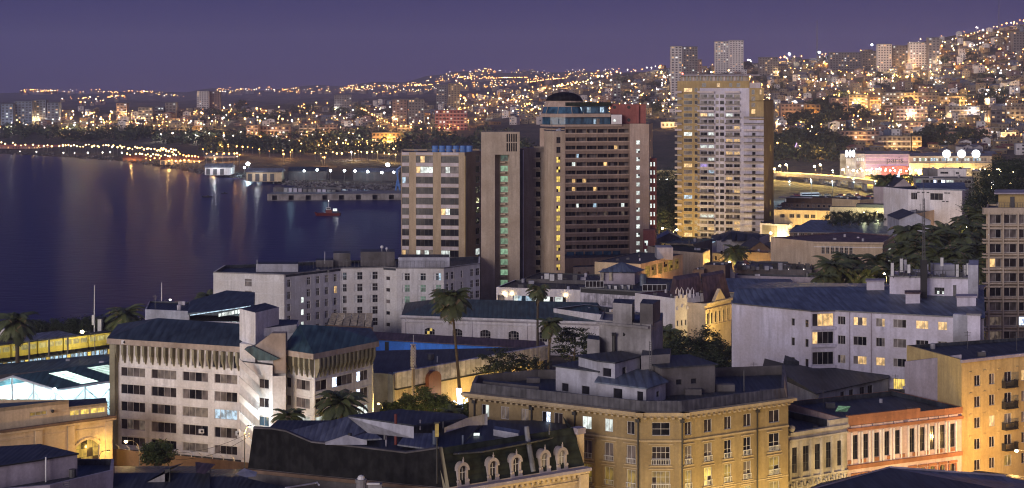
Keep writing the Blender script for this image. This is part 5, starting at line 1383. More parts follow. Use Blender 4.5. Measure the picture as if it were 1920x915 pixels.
    k.prism([P(1066, Y1+3), P(1142, Y1+4), P(1142, Y1+10), P(1066, Y1+10)], Z(213, Y1)+.01, Z(199, Y1), 'g_blue', 'r_green')
    ga, gb = P(1067, Y1+2.9), P(1141, Y1+3.9); Lg = math.dist(ga, gb)
    for i in range(9):
        if i not in (5,): t.mb('blue_glazing', i).fbox(ga, gb, Lg*i/9+.08, Lg*(i+1)/9-.08, .01, .06, Z(211, Y1), Z(201, Y1), 'e_cold' if i in (0, 2, 4, 7) else 'g_blue')
    k.prism([P(1060, Y1+1), P(1146, Y1+2), P(1146, Y1+11), P(1060, Y1+11)], Z(199, Y1)+.02, Z(192, Y1), 'r_green', 'r_green')
    # domed room
    dm = t.mb('dome'); cx, cy = X(1058, 588), 588
    n = 20
    prof2 = [(7.9, Z(213, 588)), (7.2, Z(200, 588)), (6.3, Z(189, 588))]; cap = [(6.5, Z(188.8, 588)), (5.6, Z(181, 588)), (3.8, Z(175.5, 588)), (1.5, Z(173, 588)), (0.05, Z(172.6, 588))]
    for pr, mts in ((prof2, ['g_blue', 'm_hotelslab']), (cap, ['r_black']*4)):
        for i in range(len(pr)-1):
            for j in range(n):
                a0, a1 = 2*math.pi*j/n, 2*math.pi*(j+1)/n
                dm.face([(cx+pr[i][0]*math.cos(a0), cy+pr[i][0]*math.sin(a0), pr[i][1]), (cx+pr[i][0]*math.cos(a1), cy+pr[i][0]*math.sin(a1), pr[i][1]), (cx+pr[i+1][0]*math.cos(a1), cy+pr[i+1][0]*math.sin(a1), pr[i+1][1]), (cx+pr[i+1][0]*math.cos(a0), cy+pr[i+1][0]*math.sin(a0), pr[i+1][1])], mts[min(i, len(mts)-1)])
    for j in range(0, n, 2):
        a0 = 2*math.pi*j/n; dm.tube([(cx+8*math.cos(a0), cy+8*math.sin(a0), Z(213, 588)), (cx+6.4*math.cos(a0), cy+6.4*math.sin(a0), Z(189, 588))], .12, 'm_tower2', 4)
    x = t.mb('red_penthouse'); x.prism([P(1144, Y1+3), P(1211, Y1+3), P(1211, Y1+12), P(1144, Y1+12)], z1, Z(195.5, Y1), 'm_redbox', 'r_dark')
    x.prism([P(1193, Y1+2.2), P(1198, Y1+2.2), P(1198, Y1+3), P(1193, Y1+3)], z1, Z(198, Y1), 'm_redbox')
    for px, py in ((1152, 201), (1179, 201), (1179, 225)): x.tube([W(px, py, Y1+2.9), W(px, py, Y1+3.1)], .6, 'k_dark', 10)
    x = t.mb('white_penthouse'); x.prism([P(1146, Y1-1), P(1166, Y1-1), P(1166, Y1+3), P(1146, Y1+3)], z1, Z(215, Y1), 'm_white', 'r_dark'); x.tube([W(1152, 226, Y1-1.1), W(1152, 226, Y1-.9)], .5, 'e_white', 8)
    x = t.mb('stair_wing'); x.prism([P(1012, 590), P(1059, 588), P(1059, 593), P(1012, 595)], 1.5, Z(240, 590), 'm_hotelslab', 'r_dark')
    # podium
    Ap, Bp = P(1052, 560), P(1184, 566); x = t.mb('podium'); x.prism([Ap, Bp, P(1184, 577), P(1052, 575)], 1.5, Z(483, 563), 'm_hotelband', 'r_dark')
    x.prism([P(1075, 555), P(1190, 561), P(1190, 566), P(1075, 560)], 1.5, Z(500, 557), 'm_tower2', 'r_dark')
    for i in range(6): t.mb('podium_glass', i).fbox(P(1062, 570), P(1170, 574), i*3.2, i*3.2+2.6, 0, .1, Z(483, 563), Z(476, 563), 'g_blue')
    for i in range(6): t.mb('podium', 'b').fbox(P(1078, 554.9), P(1188, 560.9), 1+i*3, 1.9+i*3, .002, .05, Z(514, 556), Z(509, 556), 'm_brown')
    t.fin()

    # ---- white and yellow apartment tower
    A, B = (1270, 722), (1432, 712); a, b = line([A, B]); z0_ = 2.0
    z7 = lambda v: 1220+v/2.2875
    zt = Z(152, 716); pr = rowz(165.2, 7.0, 11.86, 24)
    rows = zr(a, b, 1350, pr)
    cols = [(z7(142), z7(178)), (z7(188), z7(202)), (z7(213), z7(243)), (z7(247), z7(272)), (z7(278), z7(292)), (z7(297), z7(315)), (z7(322), z7(352)), (z7(357), z7(383)), (z7(403), z7(432)), (z7(435), z7(450))]
    ty = Thing('apartment_tower', 'tallest apartment tower, white with mustard yellow left bays and rows of narrow balconies', 'high rise', (*P(1360, 725), z0_))
    # wall split in three bays: yellow, white, yellow top right step
    Lx = lambda px: (a[0]+(b[0]-a[0])*u_at(a, b, px)/math.dist(a, b), a[1]+(b[1]-a[1])*u_at(a, b, px)/math.dist(a, b))
    p0, p1, p2, p3 = a, Lx(1312), Lx(1405), b
    zw = Z(165, 716)
    litw = {}
    rs = random.Random(5)
    for (r, c, s) in [(0, 0, 'e_warm'), (7, 0, 'e_white'), (12, 0, 'e_warm'), (4, 2, 'e_warm'), (4, 3, 'e_white'), (9, 3, 'e_white'), (9, 2, 'e_white'), (11, 3, 'e_white'), (7, 3, 'e_white'), (12, 2, 'e_viol'), (13, 3, 'e_cold'), (8, 6, 'e_warm'), (8, 7, 'e_warm'), (8, 8, 'e_dim'), (10, 6, 'e_warm'), (10, 7, 'e_warm'), (9, 8, 'e_warm'), (12, 8, 'e_viol'), (14, 6, 'e_warm'), (16, 8, 'e_warm'), (17, 8, 'e_warm'), (16, 7, 'e_warm'), (20, 2, 'e_white'), (20, 3, 'e_white'), (20, 8, 'e_white'), (21, 7, 'e_warm'), (22, 3, 'e_warm'), (22, 8, 'e_cold'), (4, 6, 'e_white'), (6, 7, 'e_warm'), (23, 0, 'e_warm'), (22, 7, 'e_warm'), (4, 8, 'e_warm'), (17, 0, 'e_cold')]: litw[(r, c)] = s
    def st(r, c):
        if (r, c) in litw: return litw[(r, c)]
        q = rs.random()
        return 'e_dim' if q < .13 else ('fairy' if q < .0 else ('curt' if q < .35 else 'dark'))
    def bay(q0, q1, ci, z1_, mat, rr_=None):
        rr2 = [(za, zb) for za, zb in rows]
        cells = [c for c in grid(q0, q1, [cols[i] for i in ci], rr2) if c[3] < z1_-.6]
        cells = [(*c[:5], ci[c[5]]) for c in cells]
        ty.mb('wall').wall(q0, q1, z0_, z1_, cells, mat, .35)
        wins(ty, q0, q1, cells, nx=lambda c: 2 if c not in (1, 4, 5, 9) else 1, state=st, fw=.08)
        return cells
    cy = bay(p0, p1, [0, 1], zt, 'm_aptyellow')
    cw = bay(p1, p2, [2, 3, 4, 5, 6, 7], Z(165, 716), 'm_aptwhite')
    cr = bay(p2, p3, [8, 9], Z(225, 716), 'm_aptwhite')
    # yellow crown, stepping down to the right
    w = ty.mb('crown_wall')
    def top(px0, px1, y0, y1, mat, cls=()):
        q0, q1 = Lx(px0), Lx(px1); zz = (Z(y1, 716), Z(y0, 716))
        cells = grid(q0, q1, [c[:2] for c in cls], zr(q0, q1, (px0+px1)/2, [(cls[0][2], cls[0][3])])) if cls else []
        w.wall(q0, q1, zz[0]+.001, zz[1], cells, mat, .3)
        if cells: wins(ty, q0, q1, cells, nx=1, state=lambda r, c: 'e_warm' if c == 1 else 'g_dark')
    top(1312, 1405, 152, 165, 'm_aptyellow', [(1316, 1324, 156, 163), (1344, 1350, 156, 163), (1367, 1373, 156, 163), (1381, 1388, 156, 163)])
    top(1405, 1432, 165, 225, 'm_aptyellow', [(1409, 1415, 168, 177), (1424, 1428, 168, 177)])
    c9 = grid(Lx(1405), Lx(1432), [(1409, 1416)], zr(a, b, 1412, [(181, 189), (193, 201), (205, 213)]))
    for c in c9: ty.mb('crown_window', c[2]).fbox(Lx(1405), Lx(1432), c[0], c[1], .003, .04, c[2], c[3], 'e_warm' if c[4] == 2 else 'e_dim')
    # balcony slabs (white lines)
    for r, (za, zb) in enumerate(rows):
        for (q0, q1, ztop) in ((1308, 1340, 68), (1359.5, 1388, 68), (1395, 1433, Z(200, 716)), (1266, 1279, 68)):
            if za > ztop-2.5: continue
            q0_, q1_ = u_at(a, b, q0), u_at(a, b, q1)
            ty.mb('balcony', (r, q0)).fbox(a, b, q0_, q1_, .01, 1.0, za-.55, za-.32, 'm_spandrel')
            ty.mb('balcony', (r, q0)).fbox(a, b, q0_, q1_, .94, 1.0, za-.3, za+.35, 'g_curt' if r % 3 else 'm_spandrel')
    # corner column of balconies at the left
    lc = ty.mb('left_bay'); lc.prism([P(1270.5, 722.5), P(1279, 721.6), P(1279, 735), P(1272, 735)], z0_, zt-.5, 'g_dark2', 'r_dark')
    # right flank in yellow
    S0, S1 = P(1432, 712), P(1450.5, 727)
    sc_ = zr(S0, S1, 1445, [(272, 283), (374, 384), (396, 405)])
    w2 = ty.mb('side_wall'); w2.wall(S0, S1, z0_, Z(188, 718), [], 'm_aptyellow'); w2.wall(S1, P(1450, 742), z0_, Z(188, 718), [], 'm_aptyellow'); w2.wall(P(1450, 742), P(1274, 742), z0_, Z(188, 718), [], 'm_aptyellow'); w2.wall(P(1274, 742), P(1271, 722.2), z0_, zt, [], 'm_aptyellow')
    for za, zb in sc_: ty.mb('stair_window', za).fbox(S0, S1, 10, 11.5, .003, .04, za, zb, 'e_dimyel')
    r_ = ty.mb('roof'); r_.face([(*p0, zt), (*Lx(1405), zt), (*P(1405, 742), zt), (*P(1274, 742), zt)], 'r_dark'); r_.prism([Lx(1405), p3, S1, P(1450, 741), P(1405, 741)], Z(190, 718), Z(188, 718)+.01, 'm_aptyellow', 'r_dark')
    w2.wall(Lx(1405), P(1405, 742), Z(190, 718), zt, [], 'm_aptyellow'); w2.wall(P(1405, 742), P(1274, 742), Z(190, 718), zt, [], 'm_aptyellow')
    ph = ty.mb('penthouse'); ph.prism([P(1276, 724), P(1404, 717), P(1405, 735), P(1277, 738)], zt+.01, Z(142.5, 720), 'm_tower3', 'r_dark'); ph.prism([P(1274, 722), P(1424, 714), P(1424, 738), P(1275, 740)], Z(142, 720), Z(140, 720), 'm_mauve', 'r_dark', True)
    for i in range(18): ph.fbox(P(1280, 723.7), P(1400, 717), i*1.45, i*1.45+.7, .01, .08, zt+.2, Z(143, 720), 'g_dark' if i % 3 else 'm_spandrel')
    ph.prism([P(1403, 714), P(1426, 713), P(1428, 730), P(1404, 730)], zt-3, Z(155, 716), 'm_spandrel', 'r_dark'); ph.prism([P(1310, 724), P(1395, 720), P(1395, 730), P(1310, 730)], Z(140, 720)+.01, Z(138, 720), 'm_darkconc', 'r_dark')
    ty.mb('beacon').ball(W(1280, 138, 724), .35, 'b_red', 6)
    ty.fin()
    # annex at its foot
    t = Block('tower_annex', 'low white annex with a slanting balcony edge at the foot of the apartment tower', 'building', [(1425, 702), (1478, 694), (1501, 716)], Z(419, 700), depth=14, wm='m_aptwhite', rm='r_dark', par=.3, back=[(1500, 735), (1430, 728)])
    t.mb('panel').fbox(*t.side(0), 1, 8, .01, .06, 4, 8.7, 'm_concrete'); t.mb('balcony').fbox(*t.side(1), .5, 14, .05, .9, 6.8, 7.2, 'm_spandrel'); t.mb('window').fbox(*t.side(1), 2, 8, .01, .06, 4, 5.3, 'g_curt'); t.fin()
    street_lamp('yellow street lamp against the white annex of the apartment tower', 1445, 437, 688, power=14000, col=YEL, mat='b_near', arm=1.5, r=.55)
    street_lamp('yellow street lamp left of the foot of the apartment tower', 1269, 431, 700, power=11000, col=YEL, mat='b_near', arm=-1.5, r=.5)
    street_lamp('second yellow lamp on the street corner left of the apartment tower', 1242, 428, 705, power=9000, col=YEL, mat='b_near', arm=3.5, r=.5)

# ================================================================== centre: warehouse, blue shed, long wall
def centre():
    fr = [(753, 414.5), (1128, 402.5)]; a, b = line(fr); L = math.dist(a, b); z1 = 9.9
    cols = [(796, 815), (848, 867), (900, 920), (953, 973), (1007, 1026), (1060, 1080)]
    cl = grid(a, b, cols, [(4.6, 7.0)])
    t = Block('arcaded_warehouse', 'long white warehouse with barred arched windows and a dark low roof', 'building', fr, z1, cells={0: cl}, wm='m_white', roof=False, back=[(1128, 424), (760, 436)])
    wins(t, a, b, cl, nx=4, ny=3, arch=.5, amat='m_white', fm='k_frame', state=lambda r, c: ['e_yel', 'g_dark', 'g_dark2', 'g_dark'] if c == 0 else 'dark')
    k = t.mb('cornice'); k.fbox(a, b, -.3, L, .004, .6, 9.4, 9.9, 'm_white'); k.fbox(a, b, 0, L, .004, .25, 8.2, 8.45, 'm_white'); k.fbox(a, b, -.2, L, .004, .3, 9.0, 9.12, 'm_mauve')
    for px in (757, 882, 985, 1110): u = u_at(a, b, px); k.fbox(a, b, u-.5, u+.5, .004, .2, 1.5, 8.9, 'm_white')
    r = t.mb('roof'); r.face([(a[0], a[1]-.6, 9.92), (b[0], b[1]-.6, 9.92), (*P(1120, 424), 11.7), (*P(825, 432), 11.7)], 'r_teal'); r.face([(*P(825, 432), 11.7), (*P(1120, 424), 11.7), (*P(1128, 428), 9.9), (*P(760, 438), 9.9)], 'r_dark'); r.face([(a[0], a[1]-.6, 9.92), (*P(825, 432), 11.7), (*P(760, 438), 9.9)], 'r_dark')
    t.fin()
    t = Block('gable_parapet_building', 'white end pavilion with a stepped parapet right of the arcaded warehouse', 'building', [(1128, 402), (1190, 410)], 11.6, depth=16, wm='m_white', rm='r_dark', par=1)
    k = t.mb('cornice'); A_, B_ = t.side(0); k.fbox(A_, B_, 0, 8, .004, .4, 10.2, 10.5, 'm_white'); k.fbox(A_, B_, 3, 7, -.3, .3, 11.61, 12.6, 'm_white'); t.fin()
    # blue shed with brown roof
    a, b = P(600, 392), P(1018, 372); 
    t = Thing('blue_walled_shed', 'long shed with bright blue walls under a rusty brown roof', 'building', (*P(780, 385), 1.5))
    w = t.mb('wall'); w.wall(a, b, 1.5, 8.0, [], 'm_bluewall', .2); back = [P(1018, 380), P(600, 398)]; w.wall(b, back[0], 1.5, 8, [], 'm_cream'); w.wall(back[0], back[1], 1.5, 8, [], 'm_brown'); w.wall(back[1], a, 1.5, 8, [], 'm_brown')
    r = t.mb('roof'); r.hexa([(a[0], a[1]-1.2, 8.05), (b[0]+1, b[1]-1.2, 8.05), (*P(1020, 381), 8.3), (*P(640, 399), 8.3)], [(a[0], a[1]-1.2, 8.25), (b[0]+1, b[1]-1.2, 8.25), (*P(1010, 381), 8.55), (*P(640, 399), 8.5)], 'r_brown')
    t.mb('doorway').fbox(a, b, u_at(a, b, 722), u_at(a, b, 729), .01, .1, 3, 7.6, 'k_dark'); L = math.dist(a, b)
    point((*P(760, 372), 8.5), 1100, (.6, .8, 1), .5); point((*P(880, 364), 8.5), 1100, (.6, .8, 1), .5)  # cold fill lights without fixtures, added to brighten the blue wall
    t.mb('beam').fbox(a, b, 0, u_at(a, b, 760), .01, .8, 4.2, 5.0, 'm_bluewall'); t.fin()
    # hotel conservatory with pyramid
    t = Thing('glass_conservatory', 'small glass roofed conservatory with a pyramid skylight in front of the pale hotel', 'conservatory', (*P(660, 425), 1.5))
    k = t.mb('wall'); k.prism([P(612, 418), P(700, 414), P(700, 426), P(616, 430)], 1.5, 7.0, 'm_brown', 'r_dark')
    for i in range(6):
        p0 = P(614+i*14, 418-i*.6); p1 = P(614+i*14+12, 418-i*.6-.5); t.mb('glass_panel', i).face([(*p0, 7.0), (*p1, 7.0), (*P(626+i*13+8, 428), 8.6), (*P(618+i*13+4, 428), 8.6)], 'e_dim')
    y = t.mb('pyramid'); ap = W(668, 600, 428); q = [P(655, 424), P(683, 424), P(683, 432), P(655, 432)]
    for i in range(4): y.tube([(*q[i], 7.8), ap], .12, 'k_white', 4); y.face([(*q[i], 7.8), (*q[(i+1) % 4], 7.8), ap], 'g_blue')
    t.fin()
    # low building with the long wall
    A, B = P(735, 325), P(1020, 359.5)
    t = Thing('long_wall_building', 'low dark roofed market hall with a long metal clad wall over an orange lit base', 'building', (*P(820, 345), 1.5))
    w = t.mb('wall'); A0 = P(693, 326.5)
    w.wall(A0, P(735, 324.5), 1.5, 10.6, [], 'm_concrete'); w.wall(A, B, 1.5, 8.4, [], 'm_cream')
    L = math.dist(A, B); c = t.mb('metal_cladding'); c.fbox(A, B, 0, L, .3, 1.2, 7.9, 10.9, 'r_corr'); t.mb('ledge').fbox(A, B, 0, L*.72, .0, 1.3, 7.6, 7.88, 'k_dark')
    w.wall(B, P(1018, 361.5), 1.5, 10.6, [], 'm_cream'); w.wall(P(1018, 361.5), P(690, 356), 1.5, 10, [], 'm_brown'); w.wall(P(690, 356), A0, 1.5, 10.6, [], 'm_concrete')
    t.mb('roof').face([(*A0, 10.2), (A[0], A[1], 10.2), (B[0], B[1], 10.2), (*P(1018, 361.4), 10.2), (*P(690, 355.9), 10.2)], 'r_dark')
    t.mb('pilaster').prism([P(727, 324.4), P(737, 323), P(740, 325), P(730, 326)], 1.5, 10.7, 'm_concrete')
    v = t.mb('vent'); x, y, z = W(808, 676, 344); v.tube([(x, y, 10.2), (x, y, 11.4)], .7, 'k_metal', 8)
    x, y, z = W(820, 680, 341); v.tube([(x, y, 10.2), (x, y, 11.4)], .12, 'k_white', 6)
    # rounded copper porch
    u0, u1 = u_at(A, B, 789), u_at(A, B, 812)
    cp = t.mb('copper_porch'); cp.fbox(A, B, u0, u1, 1.21, 2.2, 1.5, 8.8, 'm_copper')
    e = ((B[0]-A[0])/L, (B[1]-A[1])/L); um = (u0+u1)/2; rr_ = (u1-u0)/2; n = 10
    for i in range(n):
        a0, a1 = math.pi*i/n, math.pi*(i+1)/n
        for k_, o in ((0, 1.21), (1, 2.2)): pass
        f = lambda a_, o: (A[0]+e[0]*(um-rr_*math.cos(a_))+e[1]*o, A[1]+e[1]*(um-rr_*math.cos(a_))-e[0]*o, 8.8+math.sin(a_)*1.3)
        g_ = lambda a_, o: (A[0]+e[0]*(um-rr_*math.cos(a_))+e[1]*o, A[1]+e[1]*(um-rr_*math.cos(a_))-e[0]*o, 8.8)
        cp.face([g_(a0, 2.2), g_(a1, 2.2), f(a1, 2.2), f(a0, 2.2)], 'm_copper'); cp.face([f(a0, 1.21), f(a1, 1.21), f(a1, 2.2), f(a0, 2.2)], 'm_copper')
    t.fin()
    # cell mast
    Y = 316; m = MB(); x = X(775, Y); m.tube([(x, Y, 1.5), (x, Y, Z(684, Y))], [.4, .3], 'm_office_fascia', 8)
    t = Thing('phone_mast', 'pale pinkish phone mast with a slotted cylindrical head in front of the long wall', 'mast', (x, Y, 1.5)); t.parts[('pole', None)] = m
    h = t.mb('antenna_head'); z0_, z2 = Z(688, Y), Z(648, Y)
    for i in range(8):
        a_ = i*math.pi/4; xx, yy = x+.38*math.cos(a_), Y+.38*math.sin(a_)
        for j in range(7): zz = z0_+(z2-z0_)*(j+.1+.5*(i % 2))/7.5; h.box(xx-.14, xx+.14, yy-.1, yy+.1, zz, zz+.42, 'm_white')
    h.tube([(x, Y, z0_-.3), (x, Y, z2+.2)], .24, 'm_copper', 8)
    for zz in (z0_-.2, (z0_+z2)/2, z2+.2): h.tube([(x, Y, zz-.08), (x, Y, zz+.08)], .55, 'm_white', 10)
    h.tube([(x, Y, z2), (x, Y, Z(628, Y))], .05, 'k_white', 4); t.fin()
    street_lamp('yellow street lamp glowing at the left end of the long metal clad wall', 710, 757, 312, power=2600, col=YEL, mat='b_near', arm=.8, r=.22)
    for i, (px, py, Y, pw) in enumerate(((822, 768, 318, 3000), (905, 745, 336, 3200), (975, 720, 350, 3500))):
        street_lamp(['orange lamp hidden among shrubs below the copper porch', 'orange lamp behind the left end of the beige corner building', 'orange lamp beneath the feathery dark conifer'][i], px, py, Y, power=pw, col=YEL, mat='b_near', arm=.8, r=.15)
    # palms with lights
    palm_tree(846, 560, 331, 3.6, 'tall slender fan palm with its lower trunk wrapped in white fairy lights', kind='fan', lean=-1.9, seed=1)
    m = MB(); x0, Y = X(864, 331), 331
    pts = [(X(860, Y), Y, Z(728, Y)), (X(864, Y), Y, Z(768, Y))]
    m.tube([pts[0], pts[1]], .50, 'fairy', 10)
    for i in range(60):
        a_ = rnd()*6.28; q = rnd()*2.6; z = Z(748, Y)-rnd()*4; m.ball((X(866, Y)+math.cos(a_)*q, Y+math.sin(a_)*q, z), .07, 'b_cold', 4)
    single('fairy_lights', m, 'white fairy lights wrapped round the foot of the tall slender fan palm', 'fairy lights', (x0, Y, Z(768, Y)))
    palm_tree(1008, 543, 372, 2.3, 'fan palm rising in front of the lit white terrace building', kind='fan', lean=0, seed=2)
    palm_tree(1031, 608, 345, 2.4, 'shorter fan palm between the two dark conifers', kind='fan', lean=.3, seed=3)
    leafy_tree(1078, 648, 352, 4.6, 4.2, 'dense dark conifer right of the shorter fan palm', cat='tree', seed=8, mat='l_dark', name='conifer', flat=5)
    leafy_tree(942, 682, 338, 4.6, 3.6, 'feathery wide dark conifer against the long wall', seed=9, mat='l_dark', name='conifer', flat=5)
    leafy_tree(1000, 690, 338, 3.2, 2.2, 'low loose dark tree left of the shorter fan palm', seed=19, mat='l_dark', name='broadleaf_tree', dens=.6)
    leafy_tree(1112, 690, 335, 2.2, 3.0, 'small bushy dark tree beside the rooftop water tower', seed=29, mat='l_dark', dens=.7)
    for i, (px, py, Y, rx, rz, lb) in enumerate(((733, 768, 305, 1.8, 1.5, 'leftmost small green shrub by the yellow lamp'), (762, 760, 306, 2.0, 2.0, 'bushy green shrub below the phone mast'), (793, 752, 308, 2.6, 2.6, 'tallest green tree below the copper porch'), (826, 758, 309, 2.0, 1.8, 'rounded green shrub right of the copper porch'), (850, 768, 306, 1.8, 1.3, 'low green shrub by the fairy lights'), (878, 772, 306, 1.6, 1.4, 'green shrub at the left end of the corner building'))):
        leafy_tree(px, py, Y, rx, rz, lb, cat='shrub', seed=40+i, mat='l_mid', name='shrub')
    palm_tree(640, 757, 277, 3.9, 'broad feather palm in front of the right wing of the white offices', seed=11, lean=0)
    palm_tree(541, 783, 276, 2.6, 'small feather palm lit orange beside the office stairs', seed=12)
    point((*P(548, 273), 6), 500, (1, .7, .2), .3); point((*P(612, 272), 5), 900, (1, .66, .2), .3); point((*P(665, 276), 5), 900, (1, .66, .2), .3); point((*P(790, 297), 7), 900, (1, .72, .22), .3); point((*P(840, 300), 6), 500, (1, .72, .22), .3)  # fill lights without fixtures, added to brighten palms, shrubs and office wing
    palm_tree(846, 775, 300, 1.9, 'short spiky palm below the fairy lights', seed=14)
    i = 0
    for (px, py, Y, rx, rz) in ((1256, 672, 368, 4.0, 3.6), (1288, 655, 372, 4.4, 4.4), (1322, 655, 375, 4.2, 4.6), (1350, 668, 372, 3.8, 4.0), (1300, 690, 355, 5, 3), (1345, 695, 352, 4, 3)):
        leafy_tree(px, py, Y, rx, rz, 'dense dark broadleaf tree in the grove left of the white apartments', group='dark trees in the square', seed=60+i, mat='l_dark', dens=1.2); i += 1
    palm_tree(1250, 625, 392, 3.2, 'feather palm rising behind the dark grove by the crenellated facade', seed=4)

    # ---- white terrace building + grey wall
    fr = [(930.5, 443), (1088, 437)]; a, b = line(fr); z1 = Z(541, 440)
    cl = grid(a, b, [(933, 946), (962, 1006), (1014, 1037), (1039, 1061)], [(Z(576, 440), Z(556, 440))])
    t = Block('lit_terrace_building', 'white building with a brightly lit glazed terrace behind the fan palm', 'building', fr, z1, cells={0: cl}, wm='m_white', rm='r_dark', par=.4, depth=18, dep=1.2)
    wins(t, a, b, cl, nx=lambda c: {0: 2, 1: 6, 2: 3, 3: 3}[c], state=lambda r, c: ['e_dim', 'e_cold', 'e_white', 'e_white'][c] if c != 1 else ['e_white', 'e_cold', 'g_blue', 'e_cold', 'e_cold', 'e_white'], off=.8, fm='k_white')
    for px in (946, 960, 1007, 1061):
        u = u_at(a, b, px); t.mb('wall_light', px).fbox(a, b, u-.25, u+.25, .01, .35, Z(553, 440), Z(550.5, 440), 'b_yel')
        point((a[0]+(b[0]-a[0])*u/22, a[1]-.9, Z(553.5, 440)), 60, (1, .8, .45), .1, t.root, t.loc)
    for i in range(12): u = 2+i*1.7; t.mb('terrace_furniture', i).fbox(a, b, u, u+.9, .3, 1.0, Z(578, 440), Z(575.5, 440), 'k_white')
    t.fin()
    t = Block('dark_roof_terrace', 'dark flat roof with vents and grey satellite units behind the lit terrace', 'building', [(980, 458), (1120, 452)], Z(527, 452), depth=16, wm='m_darkconc', rm='r_dark', par=.3)
    for px, Y in ((1035, 455), (1050, 456), (1078, 454), (1025, 457)): x = X(px, Y); t.mb('unit', px).box(x-.6, x+.6, Y, Y+1, t.z1-.3, t.z1+1.4, 'k_white' if px < 1060 else 'k_metal')
    t.fin()
    fr = [(1088, 436), (1264, 423)]; a, b = line(fr); L = math.dist(a, b); z1 = Z(541, 434)
    t = Block('grey_clad_building', 'windowless grey corrugated building with a roof terrace and pavilion', 'building', fr, z1, wm='r_corr', rm='r_dark', par=.3, depth=30)
    t.mb('parapet_beam').fbox(a, b, 0, L, .01, .3, z1-.2, z1+.15, 'k_metal'); t.mb('gap_shadow_strip').fbox(a, b, .1, L-.1, .004, .05, z1-1.2, z1-.25, 'k_dark')  # flat dark strip paints the shadow of the gap below the beam
    for px0, px1, Y in ((1098, 1132, 436), (1205, 1250, 428)):
        g_ = t.mb('glass_screen', px0); n = 5
        for i in range(n+1): p = P(px0+(px1-px0)*i/n, Y); g_.tube([(*p, z1), (*p, z1+1.7)], .07, 'k_white', 4)
        for zz in (.1, 1.7): g_.tube([(*P(px0, Y), z1+zz), (*P(px1, Y), z1+zz)], .08, 'k_white', 4)
        g_.face([(*P(px0, Y+.1), z1), (*P(px1, Y+.1), z1), (*P(px1, Y+.1), z1+1.6), (*P(px0, Y+.1), z1+1.6)], 'g_dark2')
    for i in range(9):
        px = 1136+i*6; Y = 434+(i % 3); x = X(px, Y); t.mb('air_unit', i).box(x-.35, x+.35, Y-.3, Y+.4, z1-.3, z1+.7, 'k_white' if i % 2 else 'k_metal')
    t.fin()
    t = Thing('pavilion', 'rooftop pavilion with a dark pyramid roof and pale lit curtains', 'pavilion', (*P(1165, 448), 13))
    w = t.mb('wall'); w.prism([P(1125, 447), P(1190, 445), P(1203, 455), P(1130, 457)], z1-.3, Z(510, 448), 'm_mauve')
    for i, px in enumerate((1129, 1145, 1163, 1179)): t.mb('curtain', i).face([W(px-3, 526, 446), W(px+3, 526, 445.8), W(px+3, 511, 445.8), W(px-3, 511, 446)], 'e_dim')
    r = t.mb('roof'); ap = W(1165, 491, 451); q = [W(1120, 510, 446), W(1191, 511, 443.5), W(1211, 506, 452), W(1135, 505, 460)]
    for i in range(4): r.face([q[i], q[(i+1) % 4], ap], 'r_blue')
    r.face(q, 'r_dark'); t.mb('tank').tube([(X(1206, 440), 440, z1), (X(1206, 440), 440, z1+3)], .9, 'r_blue', 8); t.fin()
    # crenellated + pediment
    fr = [(1266, 402), (1321, 408)]; a, b = line(fr); L = math.dist(a, b)
    t = build('crenellated_building', 'white building with battlement parapet and dark mansard with tiny white dormers', 'building', fr, 15.4, {0: ([(1269, 1272), (1277, 1280), (1284, 1287)], 1270, [(601, 612)], dict(nx=1, state='g_dark'))}, fin=False, wm='m_white', rm='r_brown', par=.3, depth=14)
    for i in range(7): t.mb('merlon', i).fbox(a, b, L*i/7+.1, L*i/7+L*.09, -.3, .05, 15.41, 16.0+.25*(i % 2), 'm_white')
    for i, px in enumerate((1297.5, 1305, 1313.5)): u = u_at(a, b, px); t.mb('lit_window', i).fbox(a, b, u-.3, u+.3, .004, .04, Z(607, 406), Z(593, 406), 'e_white')
    for i in range(6): u = L*(i+.5)/6; t.mb('ornament', i).fbox(a, b, u-.3, u+.3, .004, .3, 12.6+(i % 2)*.5, 13.3+(i % 2)*.5, 'm_white')
    t.mb('mansard').hexa([(*P(1264, 403), 15.2), (*P(1321, 409), 15.2), (*P(1318, 421), 15.2), (*P(1256, 418), 15.2)], [(*P(1268, 408), 19), (*P(1312, 413), 19.6), (*P(1310, 420), 19.6), (*P(1262, 417), 19)], 'r_brown')
    for i, px in enumerate((1270, 1278, 1290, 1298)):
        p = P(px, 404.6); n = 6; d = t.mb('dormer', i)
        d.tube([(p[0]-.35, p[1], 15.3), (p[0]-.35, p[1], 17), (p[0], p[1], 17.7), (p[0]+.35, p[1], 17), (p[0]+.35, p[1], 15.3)], .13, 'm_white', 5)
    t.fin()
    fr = [(1321, 402), (1371, 414)]; a, b = line(fr); L = math.dist(a, b)
    t = build('pediment_building', 'ornate cream building with a triangular pediment and arched windows lit orange below', 'building', fr, 14.2, {0: (EV(1324, 1368, 6, .55), 1345, [(583, 604)], dict(nx=1, state='g_dark2', arch=.3, amat='m_cream'))}, fin=False, wm='m_cream', rm='r_brown', par=.2, depth=14)
    k = t.mb('cornice'); k.fbox(a, b, -.3, L+.3, .01, .7, 13.7, 14.25, 'm_cream'); k.fbox(a, b, 0, L, .01, .4, 12.6, 12.8, 'm_cream'); k.fbox(a, b, 0, L, .01, .4, 8.6, 8.85, 'm_cream')
    for i in range(7): k.fbox(a, b, L*i/6.2, L*i/6.2+.25, .01, .25, 8.9, 12.5, 'm_cream')
